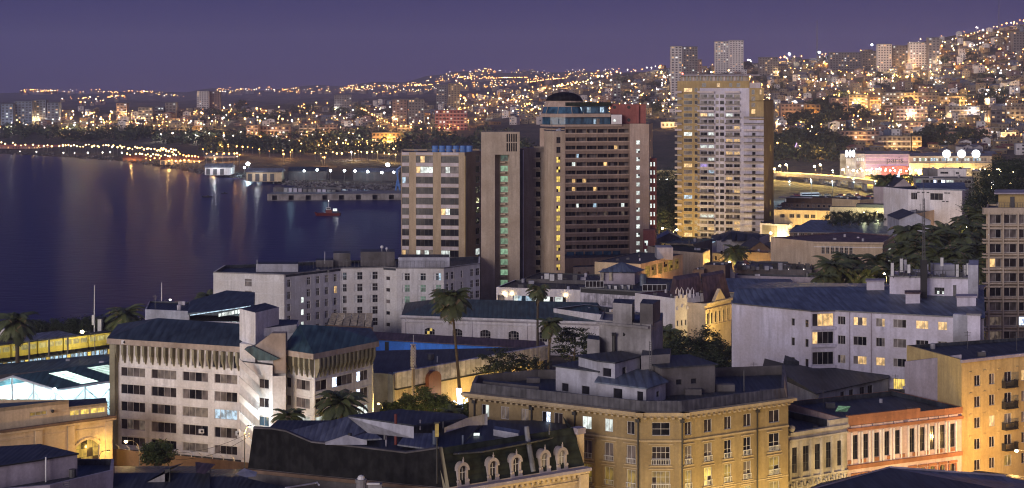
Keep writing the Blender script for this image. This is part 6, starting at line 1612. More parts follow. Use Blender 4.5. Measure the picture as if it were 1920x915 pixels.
    pd = t.mb('pediment'); u0, u1 = u_at(a, b, 1337), u_at(a, b, 1358); e = ((b[0]-a[0])/L, (b[1]-a[1])/L); q = lambda u, o, z: (a[0]+e[0]*u+e[1]*o, a[1]+e[1]*u-e[0]*o, z)
    f = [q(u0, .4, 14.3), q(u1, .4, 14.3), q((u0+u1)/2, .4, 17)]; g_ = [q(u0, -.4, 14.3), q(u1, -.4, 14.3), q((u0+u1)/2, -.4, 17)]
    pd.face(f, 'm_cream'); [pd.face([f[i], f[(i+1) % 3], g_[(i+1) % 3], g_[i]], 'm_cream') for i in range(3)]
    t.mb('mansard').hexa([(*P(1320, 404), 14.2), (*P(1370, 415), 14.2), (*P(1366, 426), 14.2), (*P(1318, 418), 14.2)], [(*P(1316, 411), 19.5), (*P(1358, 417), 19.8), (*P(1356, 424), 19.8), (*P(1314, 418), 19.5)], 'r_brown')
    t.fin()
    street_lamp('yellow street lamp below the pediment building', 1375, 606, 398, power=6000, col=YEL, mat='b_near', arm=.4, r=.3)
waterfront_hotel(); towers(); centre()
# ================================================================== middle right quarter
def flatb(label, fr, ytop, wm='m_mauve', rm='r_dark', depth=14, faces=None, name='building', cat='building', Yr=None, par=.4, fin=True, **k):
    z1 = Z(ytop, Yr or fr[0][1])
    return build(name, label, cat, fr, z1, faces or {}, fin=fin, wm=wm, rm=rm, depth=depth, par=par, **k)
def gabled(label, fr, ye, ya, wm, rm, depth=16, name='gabled_building', fin=True, front=True):
    """gable end towards the camera"""
    A, B = line(fr); t = Thing(name, label, 'building', (*A, 1.5)); ze, za = Z(ye, fr[0][1]), Z(ya, fr[0][1])
    C, D = (B[0]+.5, B[1]+depth), (A[0]+.5, A[1]+depth); M0 = ((A[0]+B[0])/2, (A[1]+B[1])/2); M1 = ((C[0]+D[0])/2, (C[1]+D[1])/2)
    w = t.mb('wall')
    for p, q in ((A, B), (B, C), (C, D), (D, A)): w.wall(p, q, 1.5, ze, [], wm)
    w.face([(*A, ze), (*B, ze), (*M0, za)], wm); w.face([(*C, ze), (*D, ze), (*M1, za)], wm)
    r = t.mb('roof'); o = .4
    r.face([(A[0]-o, A[1]-o, ze-.1), (M0[0], M0[1]-o, za+.05), (*M1, za+.05), (D[0]-o, D[1], ze-.1)], rm); r.face([(B[0]+o, B[1]-o, ze-.1), (M0[0], M0[1]-o, za+.05), (*M1, za+.05), (C[0]+o, C[1], ze-.1)], rm)
    return t.fin() if fin else t
def midright():
    # blue hipped roof
    A, B, C = P(1306, 446), P(1465, 436), P(1497, 452)
    t = Thing('blue_roofed_hall', 'low hall under a broad blue hipped metal roof left of the long pale wall', 'building', (*P(1400, 446), 1.5))
    w = t.mb('wall'); D = P(1306, 472); E = P(1480, 470); ze = Z(549, 440)
    for p, q in ((A, B), (B, C), (C, E), (E, D), (D, A)): w.wall(p, q, 1.5, ze, [], 'm_whiteblue')
    r = t.mb('roof'); e = [(*P(1304, 445), ze), (*P(1466, 434.5), ze), (*P(1499, 452), ze), (*P(1482, 472), ze), (*P(1304, 474), ze)]; m0, m1 = W(1330, 521, 460), W(1424, 522.5, 458)
    r.face([e[0], e[1], m1, m0], 'r_blue'); r.face([e[1], e[2], m1], 'r_blue'); r.face([e[2], e[3], e[4], m0, m1], 'r_blue'); r.face([e[4], e[0], m0], 'r_blue')
    t.mb('fascia').tube([e[0], e[1], e[2]], .14, 'm_cream', 4)
    for i in range(7): a_, b_ = B, C; t.mb('window', i).fbox(a_, b_, 1+i*2.1, 2.2+i*2.1, .01, .05, ze-1.4, ze-.5, 'e_dimyel')
    t.fin()
    flatb('long pale boundary building with plain stained walls behind the blue hipped roof', [(1377, 480), (1532, 474)], 516, wm='m_mauve', depth=5, name='pale_wall_building')
    t = flatb('dark cluttered flat roof with an enclosed bar terrace behind the long pale wall', [(1375, 490), (1522, 486)], 503, wm='m_darkconc', depth=22, name='bar_roof_building', fin=False)
    for i in range(16): px = 1385+i*8.5; x = X(px, 489); t.mb('roof_clutter', i).box(x-.5, x+.6, 487.3+i % 3, 488.5+i % 3, t.z1-.3, t.z1+.4+rnd()*1.4, random.choice(['k_metal', 'm_whiteblue', 'k_dark']))
    for i in range(9): t.mb('string_light', i).ball(W(1395+i*14, 505+(i % 2), 489.2), .11, 'b_farW', 4)
    t.fin()
    t = gabled('small gabled bar with a row of white lamps on its brown roof', [(1384, 506), (1420, 504)], 505, 492, 'm_orange', 'r_red', 10, fin=False)
    for i in range(4): t.mb('roof_lamp', i).ball(W(1393.5+i*3.8, 496.8, 505.2), .3, 'b_farW', 6)
    t.fin(); point((*P(1392, 502), 8), 3500, YEL, .5)
    flatb('blocky derelict brown parapets with a dark opening, left of the bar terrace', [(1319, 470), (1360, 468)], 496, wm='m_brown', depth=9, name='derelict_building', faces={0: ([(1338, 1346)], 1342, [(509, 515)], dict(nx=1, state='g_dark'))})
    flatb('low ruined brown wall block in front of the tall lit windows', [(1300, 468), (1320, 467)], 505, wm='m_brown', depth=7, name='derelict_building')
    t = gabled('pale sloping gable wall at the right of the derelict brown parapets', [(1360, 474), (1378, 474)], 514, 498, 'm_mauve', 'r_dark', 9)
    # orange lit windows
    fr = [(1201, 476), (1280, 505)]
    t = build('tall_window_hall', 'hall with six tall orange lit windows below a slanting dark roof', 'building', fr, 15.9, {0: ([(1210, 1219), (1222, 1231), (1234, 1243), (1244.5, 1252), (1253.5, 1262), (1265, 1273)], 1210, [(500, 520)], dict(nx=2, ny=4, fm='k_framed', state='e_dimyel'))}, fin=False, wm='m_cream', rm='r_dark', par=.2, depth=14)
    t.mb('rooftop_box').box(X(1232, 492), X(1262, 492), 492, 500, 15.5, 19, 'm_whiteblue'); t.fin()
    point((*P(1225, 470), 8), 2200, (1, .5, .15), .5); point((*P(1262, 485), 8), 3500, (1, .5, .15), .5)
    flatb('plain beige box building with vertical panel joints and a dark green roof', [(1262, 540), (1318, 532), (1331, 545)], 470, wm='m_tower2', rm='r_green', depth=18, name='box_building')
    flatb('dark roofed building with a lit glazed porch beneath the apartment tower', [(1238, 580), (1300, 575)], 455, wm='m_darkconc', rm='r_teal', depth=20, name='dark_roof_building', faces={0: ([(1240, 1256)], 1248, [(457, 463)], dict(nx=4, state='e_dimyel'))})
    gabled('low blue roofed house left of the foot of the apartment tower', [(1233, 640), (1278, 640)], 448, 437, 'm_darkconc', 'r_blue', 14)
    flatb('small white arcade lit by lamps below the apartment tower entrance', [(1298, 640), (1334, 636)], 450, wm='m_aptyellow', depth=10, name='entrance_arcade', faces={0: (EV(1300, 1332, 4, .6), 1310, [(455, 463)], dict(nx=1, state='e_warm'))})
    # white curved-roof
    t = flatb('white two storey building with a row of small windows and a humped dark roof', [(1334, 612), (1344, 596), (1424, 606)], 444, wm='m_white', rm='r_dark', depth=18, name='white_building', fin=False, faces={1: ([(1351, 1356), (1363.5, 1368), (1369.5, 1374), (1378, 1382), (1384, 1388)], 1351, [(450, 459), (470, 482)], dict(nx=1, state='g_dark2'))})
    r = t.mb('humped_roof'); pr = [(1334, 444), (1352, 441), (1372, 434), (1382, 436), (1400, 438), (1424, 440)]
    for (a, ya), (b, yb) in zip(pr, pr[1:]): r.hexa([(*P(a, 596), t.z1-.3), (*P(b, 600), t.z1-.3), (*P(b, 620), t.z1-.3), (*P(a, 620), t.z1-.3)], [W(a, ya, 604), W(b, yb, 604), W(b, yb-3, 620), W(a, ya-3, 620)], 'r_dark')
    t.mb('clock').tube([W(1337, 451, 600.5), W(1337, 451, 600.8)], .75, 'e_cold', 10)
    t.fin()
    palm_tree(1378, 473, 545, 4.2, 'feather palm lit bright yellow by a lamp in the little square', seed=21)
    for dx, pw in ((-14, 9000), (14, 9000)): point((*P(1378+dx, 538), 4), pw, YEL, .5)
    street_lamp('bright lamp under the yellow lit feather palm', 1368, 492, 541, power=3000, col=YEL, mat='b_near', arm=.5, r=.5)
    flatb('small yellow lit house front left of the lit palm', [(1336, 560), (1352, 556)], 474, wm='m_cream', depth=12, name='small_house', faces={0: ([(1340, 1344)], 1342, [(480, 488)], dict(nx=1, state='g_dark'))})
    for i, (a, b) in enumerate(((1402, 1449), (1449, 1474), (1474, 1526))):
        gabled(['brown gabled shed left of its row', 'narrow middle brown gabled shed with a low roof', 'widest brown gabled shed right of its row'][i], [(a, 566), (b, 564)], 470 if i != 1 else 466, [453, 462, 457][i], 'm_brown', 'r_dark', 20)
    flatb('long brown terrace building in front of the gabled sheds', [(1402, 545), (1527, 540)], 473, wm='m_brown', rm='r_brown', depth=8, name='brown_terrace')
    # pinkish block with paired windows
    fr = [(1526, 500), (1655, 497), (1677, 520)]
    t = build('paired_window_building', 'pinkish beige building with seven pairs of narrow white framed windows', 'building', fr, 20.0, {0: (EV(1539, 1600, 7, .75), 1541, [(461, 476), (485.5, 500)], dict(nx=2, ny=2, state='g_dark2'))}, fin=False, wm='m_tower2', rm='r_brown', par=.3, depth=18)
    a, b = t.side(0); t.mb('cornice').fbox(a, b, -.3, math.dist(a, b)+.3, .01, .6, 19.5, 20.05, 'm_tower2'); t.mb('cornice').fbox(a, b, 0, math.dist(a, b), .01, .15, 18.4, 18.6, 'm_white')
    t.mb('arched_window').fbox(*t.side(1), 12, 16, .01, .06, 13, 17, 'e_white'); t.fin()
    # long columned
    fr = [(1480, 600), (1665, 592)]
    t = build('colonnade_building', 'long mauve building with white columns under a dark blue roof', 'building', fr, Z(434, 600), {0: (EV(1486, 1660, 14, .6), 1500, [(437, 443)], dict(nx=2, state='g_dark2'))}, fin=False, wm='m_hotelband', rm='r_dark', par=.2, depth=30)
    a, b = t.side(0); L = math.dist(a, b)
    t.mb('roof').face([(*P(1477, 598), t.z1+.05), (*P(1667, 590), t.z1+.05), (*P(1665, 625), t.z1+2.0), (*P(1520, 628), t.z1+2.0)], 'r_blue'); t.mb('fascia').fbox(a, b, -1, L+1, .8, 1.0, t.z1-.25, t.z1+.1, 'm_white')
    for i in range(7): t.mb('column', i).fbox(a, b, L*(i+.6)/7, L*(i+.6)/7+.4, .3, .8, t.z1-4, t.z1-.25, 'm_white')
    t.fin()
    flatb('white stair block with a tall barred window at the end of the colonnade building', [(1665, 588), (1691, 586)], 416, wm='m_white', depth=12, name='stair_block', faces={0: ([(1673.5, 1681)], 1677, [(425, 440)], dict(nx=2, ny=5, fm='k_framed', state='g_dark2'))})
    flatb('dark blue flat roof behind the colonnade building', [(1560, 640), (1690, 636)], 408, wm='m_darkconc', rm='r_blue', depth=30, name='dark_roof_building')
    flatb('orange lit long building with six dark windows right of the apartment tower', [(1451, 705), (1558, 698)], 393, wm='m_cream', rm='r_dark', depth=14, name='lamp_lit_building', faces={0: ([(1463, 1471), (1480, 1489), (1493, 1501), (1508, 1517), (1520, 1529), (1548, 1555)], 1485, [(401, 408.5)], dict(nx=3, state='g_dark2'))})
    point((*P(1500, 692), 5), 7000, YEL, .5); point((*P(1545, 690), 5), 7000, YEL, .5); point((*P(1465, 695), 4), 5000, YEL, .5)
    flatb('low reddish building with a white canopy edge behind the orange lit building', [(1466, 765), (1570, 755)], 380, wm='m_hotelband', depth=18, name='low_building', faces={0: (EV(1470, 1560, 9, .5), 1500, [(383, 388)], dict(nx=1, state='dark'))})
    t = flatb('small upper pavilion with white slab roof on the low reddish building', [(1474, 772), (1568, 764)], 369, wm='m_brown', depth=10, name='low_building', fin=False)
    t.mb('canopy').fbox(*t.side(0), -3, 12, -.2, 2, t.z1-.3, t.z1+.1, 'm_white'); t.fin()
    flatb('dim warehouse roof with a lit side at its right end', [(1560, 735), (1612, 725)], 372, wm='m_cream', depth=20, name='warehouse')
    # lit garden wall
    t = flatb('garden wall washed in greenish light beneath a dark canopy roof', [(1556, 648), (1702, 640)], 388, wm='m_cream', rm='r_dark', depth=5, name='garden_building', fin=False)
    a, b = t.side(0); L = math.dist(a, b); t.mb('canopy_roof').fbox(a, b, 10, L+4, -4, 2.6, t.z1+.2, t.z1+1.4, 'k_dark'); t.fin()
    for i, px in enumerate((1620, 1645, 1668, 1690)): street_lamp('garden flood lamp shining on the greenish lit wall', px, 398, 634, power=2600, col=(.95, 1, .6), mat='b_near', arm=.3, r=.18, group='garden flood lamps')
    for i, px in enumerate((1562, 1578, 1594, 1610, 1628, 1650, 1673, 1694)): leafy_tree(px, 408, 612, 3.0, 2.4, 'small dark garden tree before the greenish lit wall', group='garden trees by the lit wall', seed=80+i, mat='l_dark', dens=.6)
    gabled('small building with a blue gable wall left of the dark palm grove', [(1686, 566), (1745, 560)], 411, 398, 'm_whiteblue', 'r_dark', 20)
    t = flatb('pale side building with a row of small windows along the palm grove', [(1722, 575), (1765, 600)], 400, wm='m_tower2', depth=6, name='side_building')
    # white modern
    t = flatb('white modern building with a dark recessed balcony and warm lit side', [(1702, 596), (1804, 588), (1817, 604)], 357, Yr=590, wm='m_white', depth=16, name='modern_building', fin=False,
              faces={0: ([(1708, 1720), (1744, 1768)], 1750, [(362, 375)], dict(nx=3, state='dark')), })
    a, b = t.side(0)
    for px, y0 in ((1722, 361), (1731, 361), (1740, 361), (1773, 361), (1779, 361), (1769, 377), (1776, 377)): u = u_at(a, b, px); t.mb('slot_window', (px, y0)).fbox(a, b, u-.45, u+.45, .01, .05, Z(y0+2, 590), Z(y0, 590), 'k_dark')
    t.mb('roof_wing').prism([P(1720, 598), P(1812, 592), P(1808, 612), P(1716, 612)], t.z1-.3, [t.z1+.4, t.z1+.2, t.z1+1.6, t.z1+1.4], 'r_blue'); t.fin()
    point((*P(1812, 585), 9), 3500, (1, .7, .5), .4); point((*P(1785, 580), 5), 2500, YEL, .4)
    flatb('grey classroom block with bright ceiling lamps in its upper window row', [(1713, 655), (1827, 650)], 334, Yr=652, wm='m_concrete', depth=14, name='school_building',
          faces={0: ([(1717, 1728), (1730, 1742), (1744, 1756), (1758, 1772), (1774, 1788), (1791, 1796), (1799, 1804), (1808, 1821)], 1760, [(337, 344), (348.5, 355), (361, 368)], dict(nx=2, state=pick({(0, 4): 'e_white', (0, 0): 'e_dimgreen', (0, 2): ['g_dark', 'fairy'], (0, 3): ['g_dark', 'fairy'], (1, 2): ['g_dark', 'fairy']}, 'g_dark2')))})
    flatb('small white upper block with a dark strip window behind the classroom block', [(1758, 705), (1812, 700)], 316, wm='m_white', depth=12, name='upper_block', faces={0: ([(1763, 1778), (1792, 1798)], 1770, [(322, 326)], dict(nx=2, state='g_dark'))})
    flatb('dim grey building right of the small white upper block', [(1812, 715), (1846, 712)], 320, wm='m_concrete', depth=12, name='rear_building', faces={0: (EV(1815, 1843, 4, .5), 1820, [(323, 328), (332, 337)], dict(nx=1, state='dark'))})
    flatb('dim grey building left of the small white upper block', [(1742, 720), (1758, 720)], 317, wm='m_concrete', depth=12, name='rear_building')
    t = flatb('dark windowless block left of the white modern building', [(1638, 690), (1672, 688)], 350, wm='m_mauve', depth=18, name='theatre_block')
    gabled('dark theatre-like block with a sloping roof left of the classroom block', [(1672, 684), (1716, 680)], 352, 334, 'm_mauve', 'r_dark', 26)
    # palm groves
    pal = [(1566, 506, 425, 5.0), (1590, 490, 440, 4.6), (1647, 492, 450, 4.4), (1625, 520, 425, 4.4), (1545, 522, 420, 3.4), (1608, 512, 430, 4.2), (1660, 515, 440, 4.0),
           (1708, 437, 490, 5.4), (1740, 452, 480, 5.0), (1772, 440, 492, 5.4), (1803, 448, 486, 5.2), (1722, 470, 470, 5.2), (1757, 480, 462, 5.0), (1790, 482, 462, 5.2), (1826, 470, 470, 5.2), (1828, 436, 500, 5.0), (1693, 470, 474, 4.6), (1820, 502, 452, 4.8), (1705, 497, 450, 4.4), (1742, 500, 448, 4.6), (1838, 405, 540, 5.2), (1775, 505, 446, 4.4), (1812, 418, 520, 4.8)]
    for i, (px, py, Y, r) in enumerate(pal):
        l = px < 1670
        palm_tree(px, py, Y, r, ('feather palm of the grove beside the pinkish paired window building' if l else 'dark feather palm of the dense grove left of the grid front block'), group=('palms by the paired window building' if l else 'palms of the dense grove'), seed=i)
    t = Thing('hedge', 'dense dark foliage filling the space beneath the big palm grove', 'hedge', (*P(1770, 455), 1.5))
    for i in range(7): m = leaf_mesh(6.5, 5, 70, 36, .5, 'l_dark', 90+i); o = link('foliage', m.mesh('foliage'), t.root, (X(1700+i*23, 470)-t.loc[0], 15, 5+(i % 2)*3))
    t.fin()
    for i, (px, py, Y, rx, rz) in enumerate(((1850, 372, 560, 7, 8), (1872, 352, 600, 8, 9), (1838, 392, 545, 6, 6), (1905, 340, 620, 8, 9), (1885, 330, 640, 8, 7))):
        leafy_tree(px, py, Y, rx, rz, 'large dark tree rising behind the grid front block', group='large dark trees on the avenue', seed=120+i, mat='l_dark', dens=1.4)
    street_lamp('yellow street lamp glowing among the palms by the pinkish building', 1658, 513, 416, power=1500, col=YEL, mat='b_near', arm=.6, r=.28)
    for px, Y, pw in ((1560, 408, 1500), (1600, 412, 1800), (1640, 425, 1500), (1700, 432, 900), (1760, 440, 900), (1810, 445, 900)): point((*P(px, Y), 4), pw, YEL, .3)
    street_lamp('small lamp at the top of the dense palm grove', 1813, 426, 515, power=900, col=YEL, mat='b_near', arm=.6, r=.25)
    # avenue glow, far right
    for i, (px, py, Y, pw) in enumerate(((1853, 328, 760, 9000), (1876, 320, 830, 14000), (1871, 317, 850, 12000), (1901, 322, 800, 8000), (1860, 352, 700, 7000), (1895, 345, 730, 8000))):
        street_lamp('orange avenue lamp shining between the dark trees at the right edge', px, py, Y, power=pw, col=YEL, mat='b_near', arm=.8, r=.7, group='avenue lamps at the right edge')
    m = MB(); Y = 735; x = X(1863, Y); 
    for i in range(7): m.ball((x+math.sin(i)*.6, Y, Z(358-i*3, Y)), .75-.05*i, 'globe', 6)
    single('light_sculpture', m, 'column of white glowing bulbs beside the avenue lamps', 'light decoration', (x, Y, Z(358, Y)))
    m = MB(); m.face([(*P(1840, 690), 1.56), (*P(1960, 690), 1.56), (*P(1900, 1000), 1.7), (*P(1862, 1000), 1.7)], 'k_asph')
    tag(link('road', m.mesh('road')), kind='structure')

# ================================================================== shopping centre and viaduct
def text_mesh(txt, size, mat, name, loc, parent, depth=.15):
    cu = bpy.data.curves.new('sign_text', 'FONT'); cu.body = txt; cu.size = size; cu.extrude = depth; cu.align_x = 'CENTER'
    cu.materials.append(MATS[mat]); tmp = bpy.data.objects.new('tmp', cu); COL.objects.link(tmp); bpy.context.view_layer.update()
    me = bpy.data.meshes.new_from_object(tmp.evaluated_get(bpy.context.evaluated_depsgraph_get())); bpy.data.objects.remove(tmp)
    o = bpy.data.objects.new(name, me); COL.objects.link(o); o.rotation_euler = (R(90), 0, 0); o.location = loc; o.parent = parent
    o.scale = (1.1, 1, 1)
    return o
def mall():
    g = 2.2; Y = 1165
    t = Thing('shopping_centre', 'long low shopping centre with a pink lit front bearing dark lettering', 'shopping centre', (*P(1700, Y+10), g))
    glow('e_pink', (1, .52, .80), .48, .25, .4)
    w = t.mb('wall')
    w.prism([P(1575, Y-2), P(1622, Y-2), P(1622, Y+60), P(1575, Y+60)], g, Z(288, Y), 'm_concrete', 'r_dark')
    w.prism([P(1622, Y), P(1705, Y+2), P(1705, Y+60), P(1622, Y+60)], g, Z(289, Y), 'm_pink', 'r_grey')
    w.prism([P(1705, Y), P(1860, Y+4), P(1860, Y+60), P(1705, Y+60)], g, Z(293, Y), 'm_tower2', 'r_grey')
    w.prism([P(1705, Y-8), P(1860, Y-4), P(1860, Y+3.9), P(1705, Y-.1)], g, Z(305, Y), 'm_cream', 'r_grey')
    for i in range(5): t.mb('wall_glow', i).fbox(P(1622, Y), P(1705, Y+2), .3, 30, .02, .12, Z(319-i*6, Y)+.1, Z(313.6-i*6, Y), 'e_pink')  # pink light on the front wall put in as glowing panels
    t.mb('porch').prism([P(1652, Y-5), P(1703, Y-3), P(1703, Y), P(1652, Y-.1)], g, Z(311, Y), 'm_redbox', 'r_red')
    o = text_mesh('paris', 5.6, 'k_dark', 'lettering', (X(1678, Y-1)-t.loc[0], Y-.9-t.loc[1], Z(304.5, Y)-g), t.root)
    a, b = P(1712, Y-.3), P(1850, Y+3.6); L = math.dist(a, b)
    for i in range(26):
        t.mb('window', i).fbox(a, b, L*i/26+.3, L*(i+1)/26-.3, .02, .1, Z(302, Y), Z(296.5, Y), random.choice(['e_white', 'e_white', 'e_green', 'e_dim', 'e_cold']))
    for i in range(4): t.mb('shop_sign', i).fbox(P(1606, Y-2), P(1622, Y-2), i*1.4, i*1.4+1, .02, .1, Z(301, Y), Z(296, Y), 'e_white')
    t.fin()
    tw = Thing('sign_tower', 'square grey tower topped with three upright white glowing ovals left of the pink front', 'tower', (*P(1594, Y-6), g))
    tw.mb('shaft').prism([P(1586, Y-12), P(1604, Y-12), P(1604, Y-5), P(1586, Y-5)], g, Z(296, Y-12), 'm_concrete')
    for px in (1587.5, 1594, 1600.5): tw.mb('oval_sign', px).ball(W(px, 288, Y-12.5), 1.0, 'globe', 10, 2.6)
    tw.fin()
    for i, px in enumerate((1775, 1803, 1830)):
        s = Thing('globe_lamp', ['left', 'middle', 'right'][i]+'most of three huge white glowing globes above the shopping centre' if i != 1 else 'middle one of three huge white glowing globes above the shopping centre', 'globe lamp', (X(px, Y-4), Y-4, Z(305, Y)), 'white globes of the shopping centre')
        s.mb('pole').tube([(X(px, Y-4), Y-4, Z(305, Y)), W(px, 294, Y-4)], .4, 'k_metal'); s.mb('globe').ball(W(px, 288.5, Y-4), 2.8, 'globe', 16); s.fin()
    for px, pw in ((1640, 30000), (1690, 30000)): point((X(px, Y-14), Y-14, 9), pw*.2, (1, .55, .8), 1)
    # orange lit forecourt lamps
    for i in range(26):
        px = 1612+i*9.3+rnd()*4; py = 316+rnd()*5; Yp = 1128+rnd()*30
        street_lamp('orange lamp of the row along the shopping centre forecourt', px, py, Yp, power=(4500 if i % 2 == 0 else 0), col=YEL, mat='b_near', arm=.5, r=.55, group='forecourt lamps', zg=g)
    for i in range(9):
        px = 1560+i*14+rnd()*6; street_lamp('white lamp at the left approach of the shopping centre', px, 312+rnd()*8, 1140, power=(6000 if i % 3 == 0 else 0), col=WHT, mat='b_farW', arm=.5, r=.5, group='approach lamps', zg=g)
    t = Thing('forecourt_wall', 'long ochre retaining wall lit orange below the shopping centre', 'wall', (*P(1700, 1090), g)); w = t.mb('wall')
    w.prism([P(1622, 1095), P(1745, 1090), P(1745, 1105), P(1622, 1110)], g, Z(331, 1095), 'm_yellowapt', 'k_asph')
    t.fin()
    for px in (1630, 1655, 1680, 1705, 1730): point((*P(px, 1084), 7), 12000, YEL, .6)
    for i in range(6): palm_tree(1640+i*17, 333, 1080, 3.5, 'small feather palm in front of the orange lit retaining wall', group='forecourt palms', seed=i, zg=g)
    palm_tree(1662, 338, 700, 4.5, 'dark feather palm standing alone above the theatre-like block', seed=2)
    m = MB(); x, y, z = W(1682, 338, 1000); m.tube([(x, y, 2.2), (x, y, z), (x+1.5, y, z+6)], [.5, 1.2, .1], 'fairy', 8)
    single('light_cone', m, 'slender violet white illuminated cone by the retaining wall', 'light decoration', (x, y, 2.2))
    # viaduct
    t = Thing('viaduct', 'raised road viaduct curving down from the left with orange lit traffic lanes', 'viaduct', (*P(1550, 1080), 2))
    path = [(1380, 321, 1190), (1450, 325, 1165), (1510, 328.5, 1130), (1570, 333, 1090), (1620, 339, 1045), (1665, 346, 1000)]
    d, ra, pr_ = t.mb('deck'), t.mb('barrier'), t.mb('pier')
    for (a, ya, Ya), (b, yb, Yb) in zip(path, path[1:]):
        p, q = W(a, ya, Ya), W(b, yb, Yb); wdt = 15
        d.hexa([(p[0], p[1], p[2]-1.6), (q[0], q[1], q[2]-1.6), (q[0]+4, q[1]+wdt, q[2]-1.6), (p[0]+4, p[1]+wdt, p[2]-1.6)], [(p[0], p[1], p[2]-.5), (q[0], q[1], q[2]-.5), (q[0]+4, q[1]+wdt, q[2]-.5), (p[0]+4, p[1]+wdt, p[2]-.5)], 'm_tower2')
        ra.hexa([(p[0], p[1]-.3, p[2]-1.3), (q[0], q[1]-.3, q[2]-1.3), (q[0], q[1]-.01, q[2]-1.3), (p[0], p[1]-.01, p[2]-1.3)], [(p[0], p[1]-.3, p[2]+.6), (q[0], q[1]-.3, q[2]+.6), (q[0], q[1]-.01, q[2]+.6), (p[0], p[1]-.01, p[2]+.6)], 'm_tower2')
        ra.hexa([(p[0]+4, p[1]+wdt+.01, p[2]-1), (q[0]+4, q[1]+wdt+.01, q[2]-1), (q[0]+4, q[1]+wdt+.3, q[2]-1), (p[0]+4, p[1]+wdt+.3, p[2]-1)], [(p[0]+4, p[1]+wdt+.01, p[2]+.6), (q[0]+4, q[1]+wdt+.01, q[2]+.6), (q[0]+4, q[1]+wdt+.3, q[2]+.6), (p[0]+4, p[1]+wdt+.3, p[2]+.6)], 'm_tower2')
        for k in range(2):
            f = k/2.; x, y, z = (p[0]+(q[0]-p[0])*f, p[1]+(q[1]-p[1])*f, p[2]+(q[2]-p[2])*f)
            pr_.box(x+1, x+2.6, y+3, y+wdt-3, 1.8, z-1.61, 'm_concrete')
        for k in range(3):
            f = (k+.5)/3; x, y, z = (p[0]+(q[0]-p[0])*f, p[1]+(q[1]-p[1])*f, p[2]+(q[2]-p[2])*f)
            point((x+2, y+6, z+5), 17000, YEL, .6)
    t.fin()
    for i, (px, py) in enumerate(((1462, 311), (1474, 309), (1527, 312), (1538, 309), (1452, 317), (1581, 318), (1600, 320))):
        street_lamp('yellow highway lamp above the orange lit viaduct', px, py, 1150-i*12, power=9000, col=YEL, mat='b_near', arm=1, r=.8, group='viaduct lamps', zg=8)
    # parked cars
    rs = random.Random(9); base = []
    for v in range(6):
        m = MB(); c = 'car%d' % v
        m.hexa([(-2.2, -.85, .25), (2.2, -.85, .25), (2.2, .85, .25), (-2.2, .85, .25)], [(-2.1, -.8, .85), (2.1, -.8, .8), (2.1, .8, .8), (-2.1, .8, .85)], c)
        m.hexa([(-1.5, -.72, .86), (1.2, -.72, .82), (1.2, .72, .82), (-1.5, .72, .86)], [(-1.1, -.6, 1.42), (.6, -.6, 1.42), (.6, .6, 1.42), (-1.1, .6, 1.42)], 'g_dark')
        m.hexa([(-1.1, -.6, 1.421), (.6, -.6, 1.421), (.6, .6, 1.421), (-1.1, .6, 1.421)], [(-1.05, -.55, 1.47), (.55, -.55, 1.47), (.55, .55, 1.47), (-1.05, .55, 1.47)], c)
        for wx in (-1.35, 1.35):
            for wy in (-.82, .66): m.tube([(wx, wy, .33), (wx, wy+.16, .33)], .33, 'k_tyre', 8)
        base.append(m.mesh('car'))
    for r in range(7):
        for k in range(12):
            if rs.random() < .25: continue
            Y = 905+r*16+rs.random()*2; px = 1462+k*14+r*5+rs.random()*3
            if px > 1640: continue
            o = link('parked_car', base[rs.randrange(6)], None, (X(px, Y), Y, 1.62), rs.choice([0, math.pi])+rs.uniform(-.05, .05)+.3)
            tag(o, 'car parked in the large car park in front of the viaduct', 'car', 'cars in the car park')
    m = MB(); m.face([(*P(1452, 880), 1.56), (*P(1650, 860), 1.56), (*P(1660, 1010), 1.6), (*P(1440, 1030), 1.6)], 'k_asph')
    tag(link('car_park_surface', m.mesh('car_park')), kind='structure')
    for i, px in enumerate((1480, 1520, 1560, 1600, 1640)): street_lamp('cold white lamp standing in the car park', px, 340-(i % 2)*4, 950, power=11000, col=CLD, mat='b_cold', arm=.4, r=.28, group='car park lamps')
    # coaches
    m = MB(); m.box(-5.5, 5.5, -1.2, 1.2, .5, 3.1, 'k_white'); m.box(-5.4, 5.4, -1.22, 1.22, 1.6, 2.5, 'g_dark')
    for wx in (-3.5, 3.8):
        for wy in (-1.25, 1.0): m.tube([(wx, wy, .5), (wx, wy+.25, .5)], .5, 'k_tyre', 8)
    me = m.mesh('coach')
    for i, (px, Y) in enumerate(((1518, 985), (1535, 940), (1575, 930), (1600, 900), (1490, 930))):
        o = link('coach', me, None, (X(px, Y), Y, 1.62), .3+i*.05); tag(o, 'white coach with dark windows parked among the cars', 'coach', 'coaches in the car park')
    # bridge piece left of the tall tower
    t = flatb('lit elevated slab building seen between the banded hotel and the apartment tower', [(1228, 1010), (1275, 1005)], 319, wm='m_yellowapt', depth=10, name='station_building', z0=4)
    for i, px in enumerate((1236, 1250)): street_lamp('teal white lamp under the elevated slab', px, 337, 985, power=1500, col=(.7, 1, .95), mat='b_cold', arm=.3, r=.5, group='lamps under the elevated slab')
midright(); mall()
for i, (px, py, Y, r) in enumerate(((1236, 372, 760, 8), (1256, 365, 790, 9), (1246, 395, 735, 7), (1262, 402, 730, 6), (1240, 345, 880, 9), (1262, 340, 900, 9), (1236, 412, 720, 6))):
    leafy_tree(px, py, Y, r, r*.9, 'dark tree in the gap between the banded hotel and the apartment tower', group='trees between the hotel and the apartment tower', seed=400+i, mat='l_dark', dens=1.2)

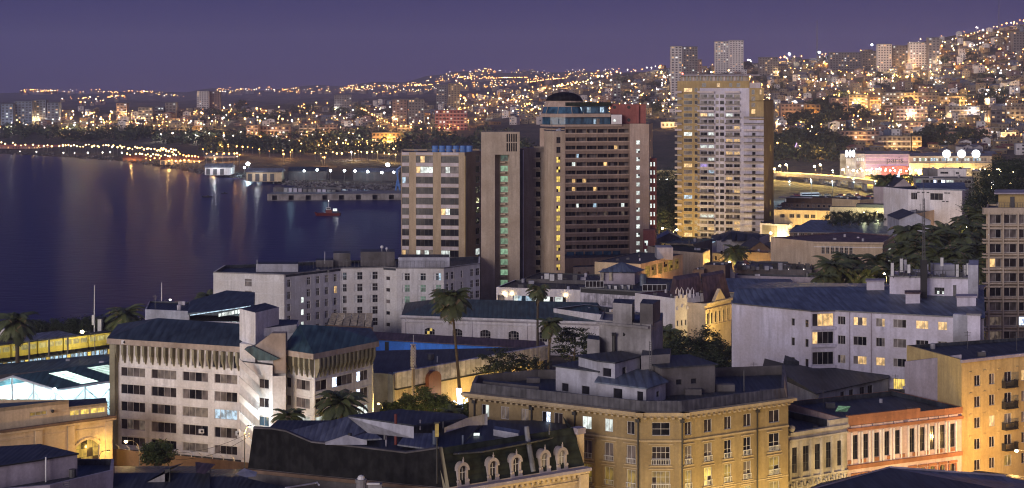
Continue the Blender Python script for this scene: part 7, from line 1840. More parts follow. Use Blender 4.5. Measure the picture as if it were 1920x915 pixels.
# ================================================================== station and waterfront, left
def station():
    # railway canopy, lit hall
    t = Thing('station_hall', 'steel framed station hall with glowing skylight strips and white cross bracing', 'station', (*P(60, 325), 1.5))
    E0 = P(104, 322); R0 = P(24, 322.4); L0 = (2*R0[0]-E0[0], E0[1]-.4); V = (26, 30)
    ze, zr_ = Z(731, 322.5), Z(706, 322.5)
    add = lambda p, k=1.: (p[0]+V[0]*k, p[1]+V[1]*k)
    r = t.mb('roof')
    for E in (E0, L0):
        f = [(*E, ze), (*R0, zr_), (*add(R0), zr_), (*add(E), ze)]; r.face(f, 'r_teal'); r.face([(x, y, z+.18) for x, y, z in f], 'r_teal')
    for k0, k1, key in ((.16, .26, 1), (.38, .50, 2), (.64, .76, 3), (.88, .98, 4)):
        a, b = (lambda s, k: (R0[0]+(E0[0]-R0[0])*s+V[0]*k, R0[1]+(E0[1]-R0[1])*s+V[1]*k, zr_+(ze-zr_)*s+.22)), 0
        for j in range(9):
            s0, s1 = .16+j*.088, .16+j*.088+.075
            t.mb('skylight', key).face([a(s0, k0), a(s1, k0), a(s1, k1), a(s0, k1)], 'e_sky')
    fr = t.mb('frame')
    fr.tube([(*E0, ze), (*add(E0), ze)], .22, 'k_white', 5); fr.tube([(*E0, ze), (*R0, zr_), (*L0, ze)], .26, 'k_white', 5)
    for k in range(7):
        p = add(E0, k/6); fr.tube([(*p, 1.5), (*p, ze)], .2, 'k_white', 5)
        if k < 6: q = add(E0, (k+1)/6); fr.tube([(*p, 1.8), (*q, ze-.4)], .08, 'k_white', 4); fr.tube([(*q, 1.8), (*p, ze-.4)], .08, 'k_white', 4)
    for s in (0, .25, .5, .75, 1):
        p = (E0[0]+(L0[0]-E0[0])*s, E0[1]+.1); fr.tube([(*p, 1.5), (*p, ze+(zr_-ze)*(1-abs(2*s-1)))], .18, 'k_white', 5)
    for s in range(4):
        p = (E0[0]+(L0[0]-E0[0])*s/4, E0[1]+.1); q = (E0[0]+(L0[0]-E0[0])*(s+1)/4, E0[1]+.1); fr.tube([(*p, 1.6), (*q, ze)], .08, 'k_white', 4); fr.tube([(*q, 1.6), (*p, ze)], .08, 'k_white', 4)
    bk = t.mb('back_wall'); bk.wall(L0, add(L0), 1.5, ze, [], 'm_white'); bk.wall(add(L0), add(E0), 1.5, ze, [], 'm_white')
    t.mb('floor').face([(*E0, 1.56), (*add(E0), 1.56), (*add(L0), 1.56), (*L0, 1.56)], 'm_concrete')
    t.fin()
    for k in (.12, .4, .68, .92):
        for s in (.3, .7): x = E0[0]+(L0[0]-E0[0])*s+V[0]*k; y = E0[1]+V[1]*k; point((x, y, 6.5), 2600, (.55, .92, 1), .4)
    point((E0[0]+3, E0[1]-6, 7), 1500, (.6, .9, 1), .3)
    t = Thing('flood_light', 'small starry white flood light at the eave corner of the station hall', 'flood light', (*E0, ze)); t.mb('lamp_head').ball((E0[0], E0[1]-.4, ze+.3), .26, 'b_cold', 8); t.mb('bracket').tube([(*E0, ze-.5), (E0[0], E0[1]-.3, ze+.2)], .07, 'k_metal', 4); t.fin()
    t = Block('platform_shed', 'low dark teal shed roofs between the railway and the station hall', 'shed', [(-60, 352), (240, 372)], 5.2, depth=14, wm='m_darkconc', rm='r_teal', par=.1); t.fin()
    # trains
    def train(label, A, B, z0_, h, body, win, n, group=None):
        L = math.dist(A, B)
        t = Thing('train_carriage', label, 'train', (*A, z0_), group); b = t.mb('body'); b.fbox(A, B, 0, L, -2.8, 0, z0_, z0_+h, body); b.fbox(A, B, .1, L-.1, -2.6, -.2, z0_+h+.005, z0_+h+.25, 'k_dark')
        k = int(L/1.7)
        for i in range(k): t.mb('window', i).fbox(A, B, L*i/k+.2, L*(i+1)/k-.2, .01, .05, z0_+h*.46, z0_+h*.85, win)
        for i in range(4): t.mb('bogie', i).fbox(A, B, L*(i+.3)/4, L*(i+.3)/4+1.4, -2.2, -.6, z0_-.7, z0_-.01, 'k_dark')
        t.fin()
    A, B = (-30, 392), (212, 417)
    a, b = line([A, B]); N = 5
    for i in range(N):
        f = lambda s: (a[0]+(b[0]-a[0])*s, a[1]+(b[1]-a[1])*s)
        train('yellow lit train carriage standing at the waterfront platform', f(i/N+.006), f((i+1)/N-.006), 2.4, 2.9, 'm_trainyel', 'e_trainwin', 5, 'yellow train carriages')
    for i in range(9):
        s = (i+.5)/9; p = f(s); point((p[0]+2, p[1]-4, 6.4), 260, (1, .9, .35), .3)
    # platform canopy
    t = Thing('platform_canopy', 'flat grey canopy on posts over the yellow train', 'canopy', (*P(90, 396), 1.5)); q = [P(30, 391), P(145, 402), P(110, 409), P(32, 401)]
    t.mb('roof').prism(q, 6.6, 6.9, 'r_grey', None, True)
    for px, Y in ((55, 393), (92, 397), (127, 400)): t.mb('post', px).tube([(*P(px, Y), 1.5), (*P(px, Y), 6.6)], .25, 'k_metal', 6)
    t.fin()
    t = Thing('platform_edge', 'second platform with a teal white lit glass railing in front of the train', 'platform', (*P(60, 380), 1.5)); A2, B2 = P(-20, 378), P(216, 402); L = math.dist(A2, B2)
    t.mb('slab').fbox(A2, B2, 0, L, -2.5, 0, 1.5, 2.5, 'm_concrete')
    for i in range(30): t.mb('railing_panel', i).fbox(A2, B2, L*i/30+.15, L*(i+1)/30-.15, .0, .08, 2.6, 3.7, 'e_cold' if i % 5 != 3 else 'e_yel')
    for i in range(6): t.mb('bench', i).fbox(A2, B2, L*i/6+1, L*i/6+2.6, -1.6, -1, 2.9, 3.4, 'e_dimyel')
    t.fin()
    palm_tree(30, 603, 372, 4.4, 'large dark feather palm at the left edge in front of the train', seed=31, lean=-.4)
    palm_tree(233, 592, 428, 4.6, 'large dark feather palm left of the white box building by the water', seed=32)
    palm_tree(391, 560, 455, 3.3, 'dark palm crown peeking out beside the left edge of the pale hotel', seed=33)
    rs = random.Random(3)
    for i in range(14):
        px = 60+i*14.5; leafy_tree(px, 621-i*.9, 436, 2.4+rs.random()*1.6, 1.8+rs.random()*1.5, 'dark bush in the row along the near shore', cat='bush', group='bushes on the near shore', seed=200+i, mat='l_dark', name='bush', dens=.6)
    street_lamp('bright starry street lamp on a slanted pole by the railway', 154, 622, 405, power=1500, col=(1, .85, .6), mat='b_near', arm=3, r=.45)
    street_lamp('white harbour lamp with a curved arm on the near shore above the offices roof', 319, 562, 440, power=500, col=WHT, mat='b_farW', arm=-2.0, r=.3, curved=True)
    for px, y0, Y, lb in ((177, 535, 425, 'tall thin white mast beside the slanted street lamp'), (303, 530, 440, 'tall thin white mast above the office roof')):
        m = MB(); x = X(px, Y); m.tube([(x, Y, 1.5), (x, Y, Z(y0, Y))], [.2, .09], 'k_white', 6); m.box(x-.6, x, Y-.2, Y+.2, 6, 8.5, 'k_white'); single('flag_mast', m, lb, 'mast', (x, Y, 1.5))
    m = MB(); Y = 430; m.box(X(0, Y), X(42, Y), Y, Y+2.4, 1.9, 4.2, 'k_white'); m.box(X(42, Y)+.1, X(52, Y), Y, Y+2.4, 1.9, 3.6, 'k_white'); m.box(X(44, Y), X(50, Y), Y-.03, Y+.3, 2.8, 3.4, 'g_dark')
    for wx in (6, 16, 46): m.tube([(X(wx, Y), Y-.1, 2.0), (X(wx, Y), Y+.3, 2.0)], .5, 'k_tyre', 8)
    single('lorry', m, 'white lorry parked behind the large palm at the left edge', 'lorry', (X(20, Y), Y, 1.5))
    m = MB(); m.box(X(183, 432), X(190, 432), 432, 435, 1.5, Z(598, 432), 'k_white'); m.box(X(181, 432), X(192, 432), 431.5, 435.5, Z(598, 432)+.01, Z(597, 432), 'k_dark'); single('kiosk', m, 'small white kiosk between the mast and the right dark palm', 'kiosk', (X(186, 432), 432, 1.5))
    # white box building and canopy roofs behind the offices
    t = Block('white_box_building', 'plain whitewashed box building behind the left roof of the offices', 'building', [(272, 352), (355, 349)], Z(581, 351), depth=10, wm='m_whiteblue', rm='r_dark', par=.3, back=[(357, 364), (280, 366)])
    t.fin()
    t = Thing('lit_canopy_building', 'dark low roofed hall with a teal white lit clerestory behind the offices', 'building', (*P(410, 345), 1.5))
    w = t.mb('wall'); zt = Z(588, 345); w.prism([P(340, 340), P(470, 338), P(478, 356), P(355, 362)], 1.5, Z(612, 340), 'm_darkconc', 'r_dark')
    w.fbox(P(352, 339.8), P(462, 338), 0, math.dist(P(352, 339.8), P(462, 338)), .1, .8, Z(608, 340), Z(601, 340), 'm_spandrel')
    r = t.mb('roof'); r.prism([P(352, 346), P(476, 343), P(478, 366), P(425, 372), P(356, 364)], Z(590, 346), [Z(587, 346), Z(573, 346), Z(570, 346), Z(570, 346)-.3, Z(585, 346)], 'r_office', bottom=True)
    for i in range(8): t.mb('clerestory', i).face([W(410+i*6, 594-i*1.0, 343), W(415+i*6, 593-i*1.0, 343), W(415+i*6, 587-i*1.2, 343), W(410+i*6, 588-i*1.2, 343)], 'e_white')
    t.mb('gutter_light').tube([W(357, 591, 345.5), W(470, 574, 342.5)], .12, 'e_cold', 4)
    t.fin(); point(W(440, 593, 340), 350, (.8, 1, .9), .3)
glow('e_sky', (.75, 1, .88), 1.6, .35, .8); plaster('m_trainyel', (.62, .50, .10), .15); glow('e_trainwin', (.95, .85, .30), .55, .5)
station()
# ================================================================== hills and far shore
def rowof(px, Y): return HY - (ter(px, Y) - H)*F/Y
def Yat(px, py, lo=1150, hi=8600):
    Y = lo
    while Y < hi:
        if rowof(px, Y) <= py: return Y
        Y += 12 if Y < 3200 else 60
    return None
def skyrow(px, lo=1200, hi=3300): return min(rowof(px, Y) for Y in range(lo, hi, 60))
OCC = []
def free(x, y, r):
    for (a, b, c) in OCC:
        if (a-x)**2+(b-y)**2 < (r+c)**2: return False
    return True
plaster('h_pink', (.21, .145, .14), .3); plaster('h_cream', (.22, .18, .125), .3); plaster('h_grey', (.15, .148, .17), .3); plaster('h_white', (.50, .49, .53), .15); plaster('h_ochre', (.24, .145, .06), .3); plaster('h_blue', (.12, .16, .26), .3)
QW = {}
def quad_mesh(w, h, mat):
    k = (w, h, mat)
    if k not in QW:
        m = MB(); m.box(0, w, -.12, -.02, 0, h, mat); QW[k] = m.mesh('window')
    return QW[k]
def hblock(label, px0, px1, y0, y1, wm='h_pink', fl=None, cols=None, lit=.35, litm=('e_warm', 'e_white', 'f_warm', 'f_white'), rm='r_dark', depth=12, ang=0, Y=None, balc=True, name='apartment_block', glowp=0):
    pm = (px0+px1)/2; Y = Y or Yat(pm, y1) or 2000
    A, B = (X(px0, Y), Y), (X(px1, Y+ang), Y+ang); L = math.dist(A, B)
    zg = min(ter(px0, Y), ter(px1, Y))-4; zb, zt = Z(y1, Y), Z(y0, Y)
    t = Thing(name, label, 'apartment block' if name == 'apartment_block' else 'building', (*P(pm, Y+5), zg))
    n = (-(B[1]-A[1])/L, (B[0]-A[0])/L)
    poly = [A, B, (B[0]+n[0]*depth, B[1]+n[1]*depth), (A[0]+n[0]*depth, A[1]+n[1]*depth)]
    t.mb('wall').prism(poly, zg, zt, wm); t.mb('roof').prism(inset(poly, -.3), zt+.01, zt+.6, rm); 
    OCC.append(((A[0]+B[0])/2, Y+5, L/2+3))
    fl = fl or max(1, int((zt-zb)/3.1)); cols = cols or max(2, int(L/3.6))
    fh = (zt-zb)/fl; cw = L/cols; e = ((B[0]-A[0])/L, (B[1]-A[1])/L); rz = math.atan2(e[1], e[0])
    w, h = round(cw*.52, 1), round(fh*.46, 1); k = 0; ex = MB()
    for r in range(fl):
        if balc: t.mb('floor_band', r).fbox(A, B, 0, L, .01, .35, zb+fh*r-.12, zb+fh*r+.22, 'm_spandrel' if wm != 'h_white' else 'h_grey')
        for c in range(cols):
            q = rnd(); mt = random.choice(litm) if q < lit else ('g_dark' if q < .7 else 'g_dark2')
            u = cw*(c+.24); loc = (A[0]+e[0]*u, A[1]+e[1]*u, zb+fh*r+fh*.32)
            if k < 90: link('window', quad_mesh(w, h, mt), t.root, tuple(p-q_ for p, q_ in zip(loc, t.loc)), rz)
            else: ex.fbox(A, B, u, u+w, .02, .12, loc[2], loc[2]+h, mt)
            k += 1
    if ex.v: t.extra = ex
    t.fin()
    if glowp: point((A[0]+L*.5, A[1]-7, zb+5), glowp, ORG, .8)
    return t
B_ = [
 # right hill
 ('pink brick four storey block nearest the apartment tower on the hillside', 1464, 1508, 195, 231, 'h_pink', 6000),
 ('orange lit right half of the pink hillside block pair', 1511, 1538, 196, 231, 'h_ochre', 9000),
 ('narrow white edged block left of the yellow lit long building', 1558, 1590, 184, 216, 'h_pink', 3000),
 ('small yellow lit block at the left end of the long hillside building', 1592, 1628, 178, 202, 'h_cream', 16000),
 ('slim orange lit block in the middle of the long hillside building', 1631, 1652, 182, 208, 'h_ochre', 14000),
 ('long ochre hillside building with a continuous upper window row', 1654, 1761, 174, 198, 'h_cream', 14000),
 ('lower right extension of the long ochre hillside building', 1763, 1829, 181, 197, 'h_cream', 12000),
 ('stacked pinkish terrace block below the long ochre building', 1680, 1740, 199, 226, 'h_pink', 4000),
 ('lower pinkish terrace block in the middle of the slope', 1696, 1742, 229, 252, 'h_pink', 3000),
 ('grey blue hillside block right of the stacked terrace block', 1779, 1837, 200, 222, 'h_grey', 2000),
 ('dark tall block at the right side of the hillside', 1858, 1886, 208, 240, 'm_darkconc', 0),
 ('pale block near the right edge below the street lamps', 1886, 1921, 200, 232, 'h_grey', 5000),
 ('pinkish block with stair tower directly above the shopping centre', 1576, 1649, 246, 270, 'h_pink', 4000),
 ('grey balconied block behind the pink lettering of the shopping centre', 1646, 1708, 256, 284, 'h_grey', 5000),
 ('orange lit blank end slab right of the grey balconied block', 1710, 1728, 256, 284, 'h_cream', 6000),
 ('pinkish low block above the three white globes', 1778, 1830, 247, 270, 'h_pink', 6000),
 ('small white building with square windows above the dark trees', 1877, 1905, 248, 269, 'h_white', 2500),
 ('bluish slab block between two hillside streets', 1846, 1868, 212, 236, 'h_blue', 0),
 ('white eighteen storey slab on the upper hillside, left of a pair', 1646, 1672, 83, 134, 'h_white', 0),
 ('white slab beside the left upper hillside slab', 1674, 1703, 86, 128, 'h_grey', 0),
 ('tall blue white hillside tower with a dark right side', 1706, 1739, 80, 126, 'h_white', 0),
 ('dark right part of the tall blue white hillside tower', 1741, 1762, 71, 124, 'h_grey', 0),
 ('dark brown slab left of the white hillside slabs', 1617, 1643, 96, 132, 'm_darkconc', 0),
 ('grey long apartment slab left of the dark brown slab', 1556, 1614, 99, 133, 'h_grey', 0),
 ('distant grey slab right behind the apartment tower', 1424, 1459, 108, 146, 'h_grey', 0),
 ('tower at the right edge of the upper hillside', 1900, 1922, 60, 104, 'h_grey', 0),
 ('white low building under the white hillside slabs', 1698, 1724, 132, 143, 'h_white', 3000),
 ('white tower of two rising above the ridge, on the left with red roof light', 1258, 1279, 87, 190, 'h_white', 0),
 ('right half of the left ridge tower', 1281, 1308, 88, 190, 'h_grey', 0),
 ('pinkish lower slab between the two ridge towers', 1281, 1316, 112, 160, 'h_pink', 0),
 ('right ridge tower with bright ceiling lights near its top', 1341, 1366, 78, 138, 'h_white', 0),
 ('second half of the right ridge tower', 1368, 1394, 76, 138, 'h_white', 0),
 ('small white lit building left of the apartment tower', 1240, 1270, 229, 240, 'h_white', 6000),
 ('narrow tower behind the dome room', 1150, 1164, 152, 190, 'h_grey', 0),
 ('small lit cube building right of the dome room', 1176, 1198, 176, 196, 'h_grey', 0),
 # centre
 ('left twin slab of the central towers above the bay', 736, 763, 187, 232, 'h_pink', 0),
 ('right twin slab of the central towers above the bay', 766, 795, 187, 234, 'h_grey', 0),
 ('left half of the highest central tower', 818, 838, 160, 206, 'h_grey', 0),
 ('right half of the highest central tower with lit stairwell', 840, 862, 157, 206, 'h_cream', 0),
 ('red and white striped block in front of the highest central tower', 816, 876, 207, 245, 'm_redbox', 0),
 ('dim distant tower above the floodlit field', 627, 659, 178, 209, 'h_grey', 0),
 ('ochre retaining block lit by orange lamps', 698, 757, 249, 273, 'h_ochre', 20000),
 ('pale small building above the ochre retaining block', 745, 776, 235, 247, 'h_cream', 4000),
 ('first five storey block of the row above the port', 462, 484, 235, 261, 'h_pink', 5000),
 ('second five storey block of the row above the port', 487, 542, 237, 260, 'h_pink', 3000),
 ('third five storey block of the row above the port', 561, 592, 235, 259, 'h_grey', 3000),
 ('fourth five storey block of the row above the port', 597, 631, 234, 258, 'h_pink', 3000),
 ('low pale building right of the row above the port', 648, 664, 242, 254, 'h_grey', 2000),
 # left
 ('left tower of the twin towers on the far headland', 369, 391, 171, 211, 'h_white', 0),
 ('right tower of the twin towers with a red top light', 393, 412, 172, 211, 'h_pink', 0),
 ('slim tower at the left of the headland', 218, 238, 194, 224, 'h_pink', 0),
 ('wide headland tower with many lit windows', 259, 286, 202, 228, 'h_grey', 0),
 ('pale headland tower beside the dark one', 290, 307, 201, 224, 'h_blue', 0),
 ('dark headland tower with few lights', 310, 330, 193, 225, 'h_grey', 0),
 ('blue tinted tower at the left edge, furthest left', 2, 24, 195, 238, 'h_blue', 0),
 ('blue tinted tower at the left edge with a stepped roof', 27, 60, 190, 238, 'h_blue', 0),
 ('plain blue tinted tower third from the left edge', 62, 86, 188, 236, 'h_blue', 0),
 ('blue tinted tower with a lit right edge', 88, 110, 193, 234, 'h_blue', 0),
]
for (lb, a, b, y0, y1, wm, gp) in B_:
    tall = (y1-y0) > 30 and y0 < 215
    hblock(lb, a, b, y0, y1, wm, lit=.24 if not tall else .14, balc=not tall or wm == 'm_redbox', glowp=gp*2.4)

# ------------------------------------------------------------------ small hillside houses
def house_mesh(seed):
    rs = random.Random(seed); m = MB(); w, d, h = rs.uniform(6, 12), rs.uniform(7, 11), rs.choice([3.2, 5.6, 6.2, 8.4])
    wall = rs.choice(['h_pink', 'h_cream', 'h_grey', 'h_white', 'h_ochre', 'h_blue', 'h_cream']); roof = rs.choice(['r_dark', 'r_grey', 'r_red', 'r_brown', 'r_dark', 'r_grey'])
    m.prism([(-w/2, -d/2), (w/2, -d/2), (w/2, d/2), (-w/2, d/2)], -5, h, wall)
    k = rs.random(); o = .35
    if k < .35: m.box(-w/2-.2, w/2+.2, -d/2-.2, d/2+.2, h+.01, h+.35, roof)
    elif k < .7:
        r = rs.uniform(1.2, 2.2)
        m.face([(-w/2-o, -d/2-o, h-.1), (w/2+o, -d/2-o, h-.1), (w/2+o, 0, h+r), (-w/2-o, 0, h+r)], roof); m.face([(-w/2-o, d/2+o, h-.1), (w/2+o, d/2+o, h-.1), (w/2+o, 0, h+r), (-w/2-o, 0, h+r)], roof)
        for sx in (-1, 1): m.face([(sx*w/2, -d/2, h), (sx*w/2, d/2, h), (sx*w/2, 0, h+r)], wall)
    else:
        r = rs.uniform(1.2, 2.4)
        m.face([(-w/2-o, -d/2-o, h-.1), (0, -d/2-o, h+r), (0, d/2+o, h+r), (-w/2-o, d/2+o, h-.1)], roof); m.face([(w/2+o, -d/2-o, h-.1), (0, -d/2-o, h+r), (0, d/2+o, h+r), (w/2+o, d/2+o, h-.1)], roof)
        for sy in (-1, 1): m.face([(-w/2, sy*d/2, h), (w/2, sy*d/2, h), (0, sy*d/2, h+r)], wall)
    nf = max(1, int(h/2.8)); nc = max(2, int(w/2.6))
    for f in range(nf):
        for c in range(nc):
            q = rs.random()
            if q < .15: continue
            x = -w/2+w*(c+.3)/nc; mt = rs.choice(['f_warm', 'f_white', 'e_warm', 'e_warm']) if q < .27 else 'g_dark'
            m.box(x, x+w/nc*.42, -d/2-.1, -d/2-.02, .9+f*2.8, 2.1+f*2.8, mt)
    return m, wall, roof
HM = [house_mesh(i) for i in range(26)]
HMESH = [m.mesh('house') for m, _, _ in HM]
CN = {'h_pink': 'pinkish', 'h_cream': 'cream', 'h_grey': 'grey', 'h_white': 'white', 'h_ochre': 'ochre', 'h_blue': 'bluish'}
RN = {'r_dark': 'dark', 'r_grey': 'grey', 'r_red': 'rust red', 'r_brown': 'brown'}
def zone(px, py):
    if px > 1450: return 'on the lower right hillside' if py > 200 else 'on the upper right hillside'
    if px > 1230: return 'around the ridge towers'
    if px > 760: return 'on the slope behind the hotel towers'
    return 'on the headland beyond the bay'
cand = []; rs = random.Random(21)
def sample(px0, px1, n, pyf):
    k = 0; tries = 0
    while k < n and tries < n*6:
        tries += 1
        px = rs.uniform(px0, px1); lo, hi = pyf(px); py = rs.uniform(lo, hi); Y = Yat(px, py)
        if not Y or Y > 3400: continue
        x = X(px, Y)
        if not free(x, Y, 5.0): continue
        OCC.append((x, Y, 4.2)); cand.append((Y, x, px, py)); k += 1
def gap(px, py):            # dark scrubby patches and the bare slope
    return (1480 < px < 1570 and 205 < py < 245) or (1455 < px < 1600 and 255 < py < 300) or (1600 < px < 1690 and 212 < py < 245)
sample(1452, 2010, 700, lambda px: (skyrow(px)+1.5, 300))
sample(1190, 1452, 190, lambda px: (skyrow(px)+1.5, 235))
sample(860, 1190, 170, lambda px: (168, 235))
sample(640, 860, 90, lambda px: (192, 246))
sample(60, 640, 110, lambda px: (209, 243))
cand = [c for c in cand if not gap(c[2], c[3])]
cand.sort()
far = MB(); nh = 0
for Y, x, px, py in cand:
    i = rs.randrange(26); rz = rs.uniform(-.45, .45); z = ter(px, Y)
    if nh < 290:
        o = link('house', HMESH[i], None, (x, Y, z), rz)
        c, r = CN[HM[i][1]], RN[HM[i][2]]
        lb = '%s house with a %s roof %s' % (c, r, zone(px, py)); tag(o, lb, 'house', '%s houses with %s roofs %s' % (c, r, zone(px, py)))
        nh += 1
    else:
        m = HM[i][0]; ca, sa = math.cos(rz), math.sin(rz)
        far.geo(m.v, m.f, [m.mats[k] for k in m.m], lambda v: (x+ca*v[0]-sa*v[1], Y+sa*v[0]+ca*v[1], z+v[2]))
o = single('house_mass', far, 'mass of small houses covering the far upper hillsides', 'houses', (0, 0, 0), kind='stuff')

# ------------------------------------------------------------------ lamps on the hills
def lamp_mesh(r, mat, h=7):
    m = MB(); m.tube([(0, 0, -2), (0, 0, h-.5), (0, -.8, h)], .12, 'k_metal', 4); m.ball((0, -1, h-.2), r, mat, 6); return m
LM = {}
def lamp(px, Y, col, r, stuffmb=None, h=7, jz=0):
    x, z = X(px, Y), ter(px, Y)
    r = round(r, 1) or .3
    if (col, r) not in LM: m = lamp_mesh(r, col, h); LM[(col, r)] = (m, m.mesh('street_lamp'))
    m, me = LM[(col, r)]
    if stuffmb is None: return link('street_lamp', me, None, (x, Y, z))
    stuffmb.geo(m.v, m.f, [m.mats[k] for k in m.m], lambda v: (x+v[0], Y+v[1], z+v[2]+jz))
LC = []
def lrow(px0, y0, px1, y1, n, col=None, jit=1.0, lo=1150):
    for i in range(n):
        s = (i+rs.uniform(-.25, .25))/max(1, n-1); px = px0+(px1-px0)*s; py = y0+(y1-y0)*s+rs.uniform(-jit, jit); LC.append((px, py, col, lo))
def lrand(px0, px1, n, pyf, col=None, lo=1150):
    for i in range(n):
        px = rs.uniform(px0, px1); a, b = pyf(px); LC.append((px, rs.uniform(a, b), col, lo))
# street lines seen in the photograph
for a in [(1452, 282, 1540, 296, 5), (1480, 262, 1560, 250, 5), (1455, 245, 1475, 200, 6), (1545, 196, 1600, 180, 6), (1600, 205, 1700, 238, 8), (1690, 245, 1760, 250, 6), (1740, 200, 1790, 262, 9),
          (1795, 190, 1850, 235, 8), (1840, 180, 1915, 200, 8), (1450, 145, 1560, 130, 10), (1500, 158, 1600, 170, 9), (1560, 145, 1680, 150, 10), (1640, 160, 1760, 148, 11), (1690, 128, 1800, 150, 9), (1760, 90, 1920, 45, 20),
          (1750, 112, 1880, 84, 12), (1790, 132, 1915, 110, 10), (1840, 152, 1915, 140, 7), (1560, 172, 1660, 160, 9), (1500, 108, 1640, 96, 12), (1400, 120, 1500, 112, 9), (1860, 65, 1915, 92, 7), (1560, 190, 1650, 186, 7), (1640, 255, 1700, 252, 5)]:
    lrow(*a, jit=1.6)
for a in [(870, 180, 930, 172, 8), (925, 168, 1010, 182, 10), (960, 195, 1010, 214, 8), (905, 205, 990, 190, 10), (1010, 176, 1100, 160, 14), (1048, 168, 1082, 161, 6), (1100, 156, 1240, 132, 16), (1130, 150, 1160, 172, 5), (1180, 196, 1240, 172, 8), (1215, 205, 1262, 196, 6), (1230, 150, 1258, 168, 4)]:
    lrow(*a, jit=2.0)
for a in [(678, 212, 735, 246, 13, 'b_farO'), (735, 246, 800, 254, 8, 'b_farO'), (655, 205, 672, 232, 4), (440, 224, 480, 214, 5), (560, 208, 582, 216, 5), (520, 232, 560, 240, 5), (800, 254, 858, 250, 6, 'b_farO'), (860, 245, 900, 232, 5, 'b_farO'),
          (160, 226, 190, 230, 5, 'b_farY'), (260, 232, 320, 236, 6, 'b_farO'), (285, 225, 345, 238, 8), (420, 232, 440, 205, 5), (840, 215, 905, 205, 7)]:
    lrow(*a, jit=1.8)
for a in [(470, 264, 535, 268, 6, 'b_farO'), (560, 277, 700, 288, 13, 'b_farO'), (590, 303, 740, 304, 15, 'b_farY'), (300, 262, 440, 270, 7, 'b_farW'), (20, 250, 300, 254, 6, 'b_farW'), (600, 290, 720, 275, 8, 'b_farO'), (10, 240, 340, 246, 16), (30, 233, 110, 236, 8, 'b_farW'), (400, 288, 560, 300, 12, 'b_farO'), (640, 262, 740, 290, 9, 'b_farY')]:
    lrow(*a, jit=3.5, lo=1060)
lrand(380, 760, 45, lambda px: (250, 318), None, 1060); lrand(0, 380, 40, lambda px: (214, 256))
lrand(1452, 2010, 440, lambda px: (skyrow(px), 270)); lrand(1180, 1452, 125, lambda px: (skyrow(px), 220)); lrand(860, 1180, 160, lambda px: (160, 225)); lrand(380, 860, 120, lambda px: (200, 250)); lrand(0, 380, 70, lambda px: (215, 246))
lamps = []
for px, py, col, lo in LC:
    Y = Yat(px, py, lo)
    if Y and Y < 3500: lamps.append((Y, px, py, col or rs.choices(['b_farO', 'b_farY', 'b_farW'], [.42, .33, .25])[0]))
lamps.sort(); fm = MB(); NIND = max(0, 286-160-sum(1 for o in COL.objects if o.name.startswith('street_lamp')))
for k, (Y, px, py, col) in enumerate(lamps):
    r = Y*.00028*rs.choice([.55, .75, .9, 1, 1.15, 1.7])
    if k < NIND:
        o = lamp(px, Y, col, r); cn = {'b_farO': 'orange', 'b_farY': 'yellowish', 'b_farW': 'white'}[col]
        tag(o, '%s street lamp %s' % (cn, zone(px, py)), 'street lamp', '%s street lamps %s' % (cn, zone(px, py)))
    else: lamp(px, Y, col, r, fm)
    if rs.random() < .38:
        point((X(px, Y)-.5, Y-3.5, ter(px, Y)+6), rs.uniform(4000, 13000)*(Y/1800), {'b_farO': (1, .5, .14), 'b_farY': (1, .62, .2), 'b_farW': (1, .88, .75)}[col], .7)
single('street_lamp_mass', fm, 'countless street lamps glittering over the far upper hillsides', 'street lamps', (0, 0, 0), kind='stuff')
# distant coast beyond: lamps and low town reading as one glitter
dm = MB()
def far_lamp(px, py, col, rr=1.0):
    Y = Yat(px, py, 4200, 8900)
    if not Y: return
    x, z = X(px, Y), ter(px, Y); r = Y*.00020*rr
    dm.ball((x, Y, z+8), r, col, 4)
    if rs.random() < .5: b = Y*.0012; dm.box(x-b, x+b, Y+3, Y+12, z-10, z+6, rs.choice(['h_grey', 'h_cream', 'h_pink']))
def frow(px0, y0, px1, y1, n, cw=(.5, .35, .15), j=1.2, rr=1.0):
    for i in range(int(n*.9)):
        s = rs.random(); far_lamp(px0+(px1-px0)*s, y0+(y1-y0)*s+rs.gauss(0, j), rs.choices(['b_farO', 'b_farY', 'b_farW'], cw)[0], rr*rs.choice([.6, .8, 1, 1.3]))
frow(38, 174.5, 110, 174.5, 34, rr=1.2); frow(86, 174.5, 290, 176, 46, (.3, .4, .3)); frow(205, 177, 290, 176, 26, (.8, .2, 0), .8); frow(110, 192, 235, 184, 42, (.6, .3, .1), 1.2); frow(150, 200, 220, 188, 18, (.3, .4, .3), 2.5); frow(290, 178, 345, 186, 14)
frow(405, 175, 700, 171, 90, (.35, .45, .2), 2.6); frow(400, 172, 560, 171, 40, (.5, .3, .2), 1.0); frow(640, 169, 800, 163, 90, (.45, .4, .15), 2.2); frow(760, 165, 810, 162, 26, (.9, .1, 0), 1.0, 1.2); frow(700, 180, 860, 172, 40, j=3); frow(800, 158, 900, 140, 70, j=5)
frow(900, 138, 950, 132, 40, (.4, .3, .3), 2.5); frow(870, 150, 1000, 154, 70, (.7, .25, .05), 2.0, 1.1); frow(920, 157, 1060, 160, 80, (.5, .4, .1), 3); frow(1000, 150, 1150, 146, 60, j=4); frow(1060, 140, 1130, 128, 20, (.2, .3, .5), 4, .7); frow(1130, 135, 1210, 128, 22, (.2, .3, .5), 3, .7); frow(950, 136, 1040, 140, 26, (.2, .4, .4), 4, .7)
frow(860, 168, 960, 162, 40, j=4)
single('distant_town_lights', dm, 'glittering lights and low buildings of the distant town along the far shore', 'town lights', (0, 0, 0), kind='stuff')

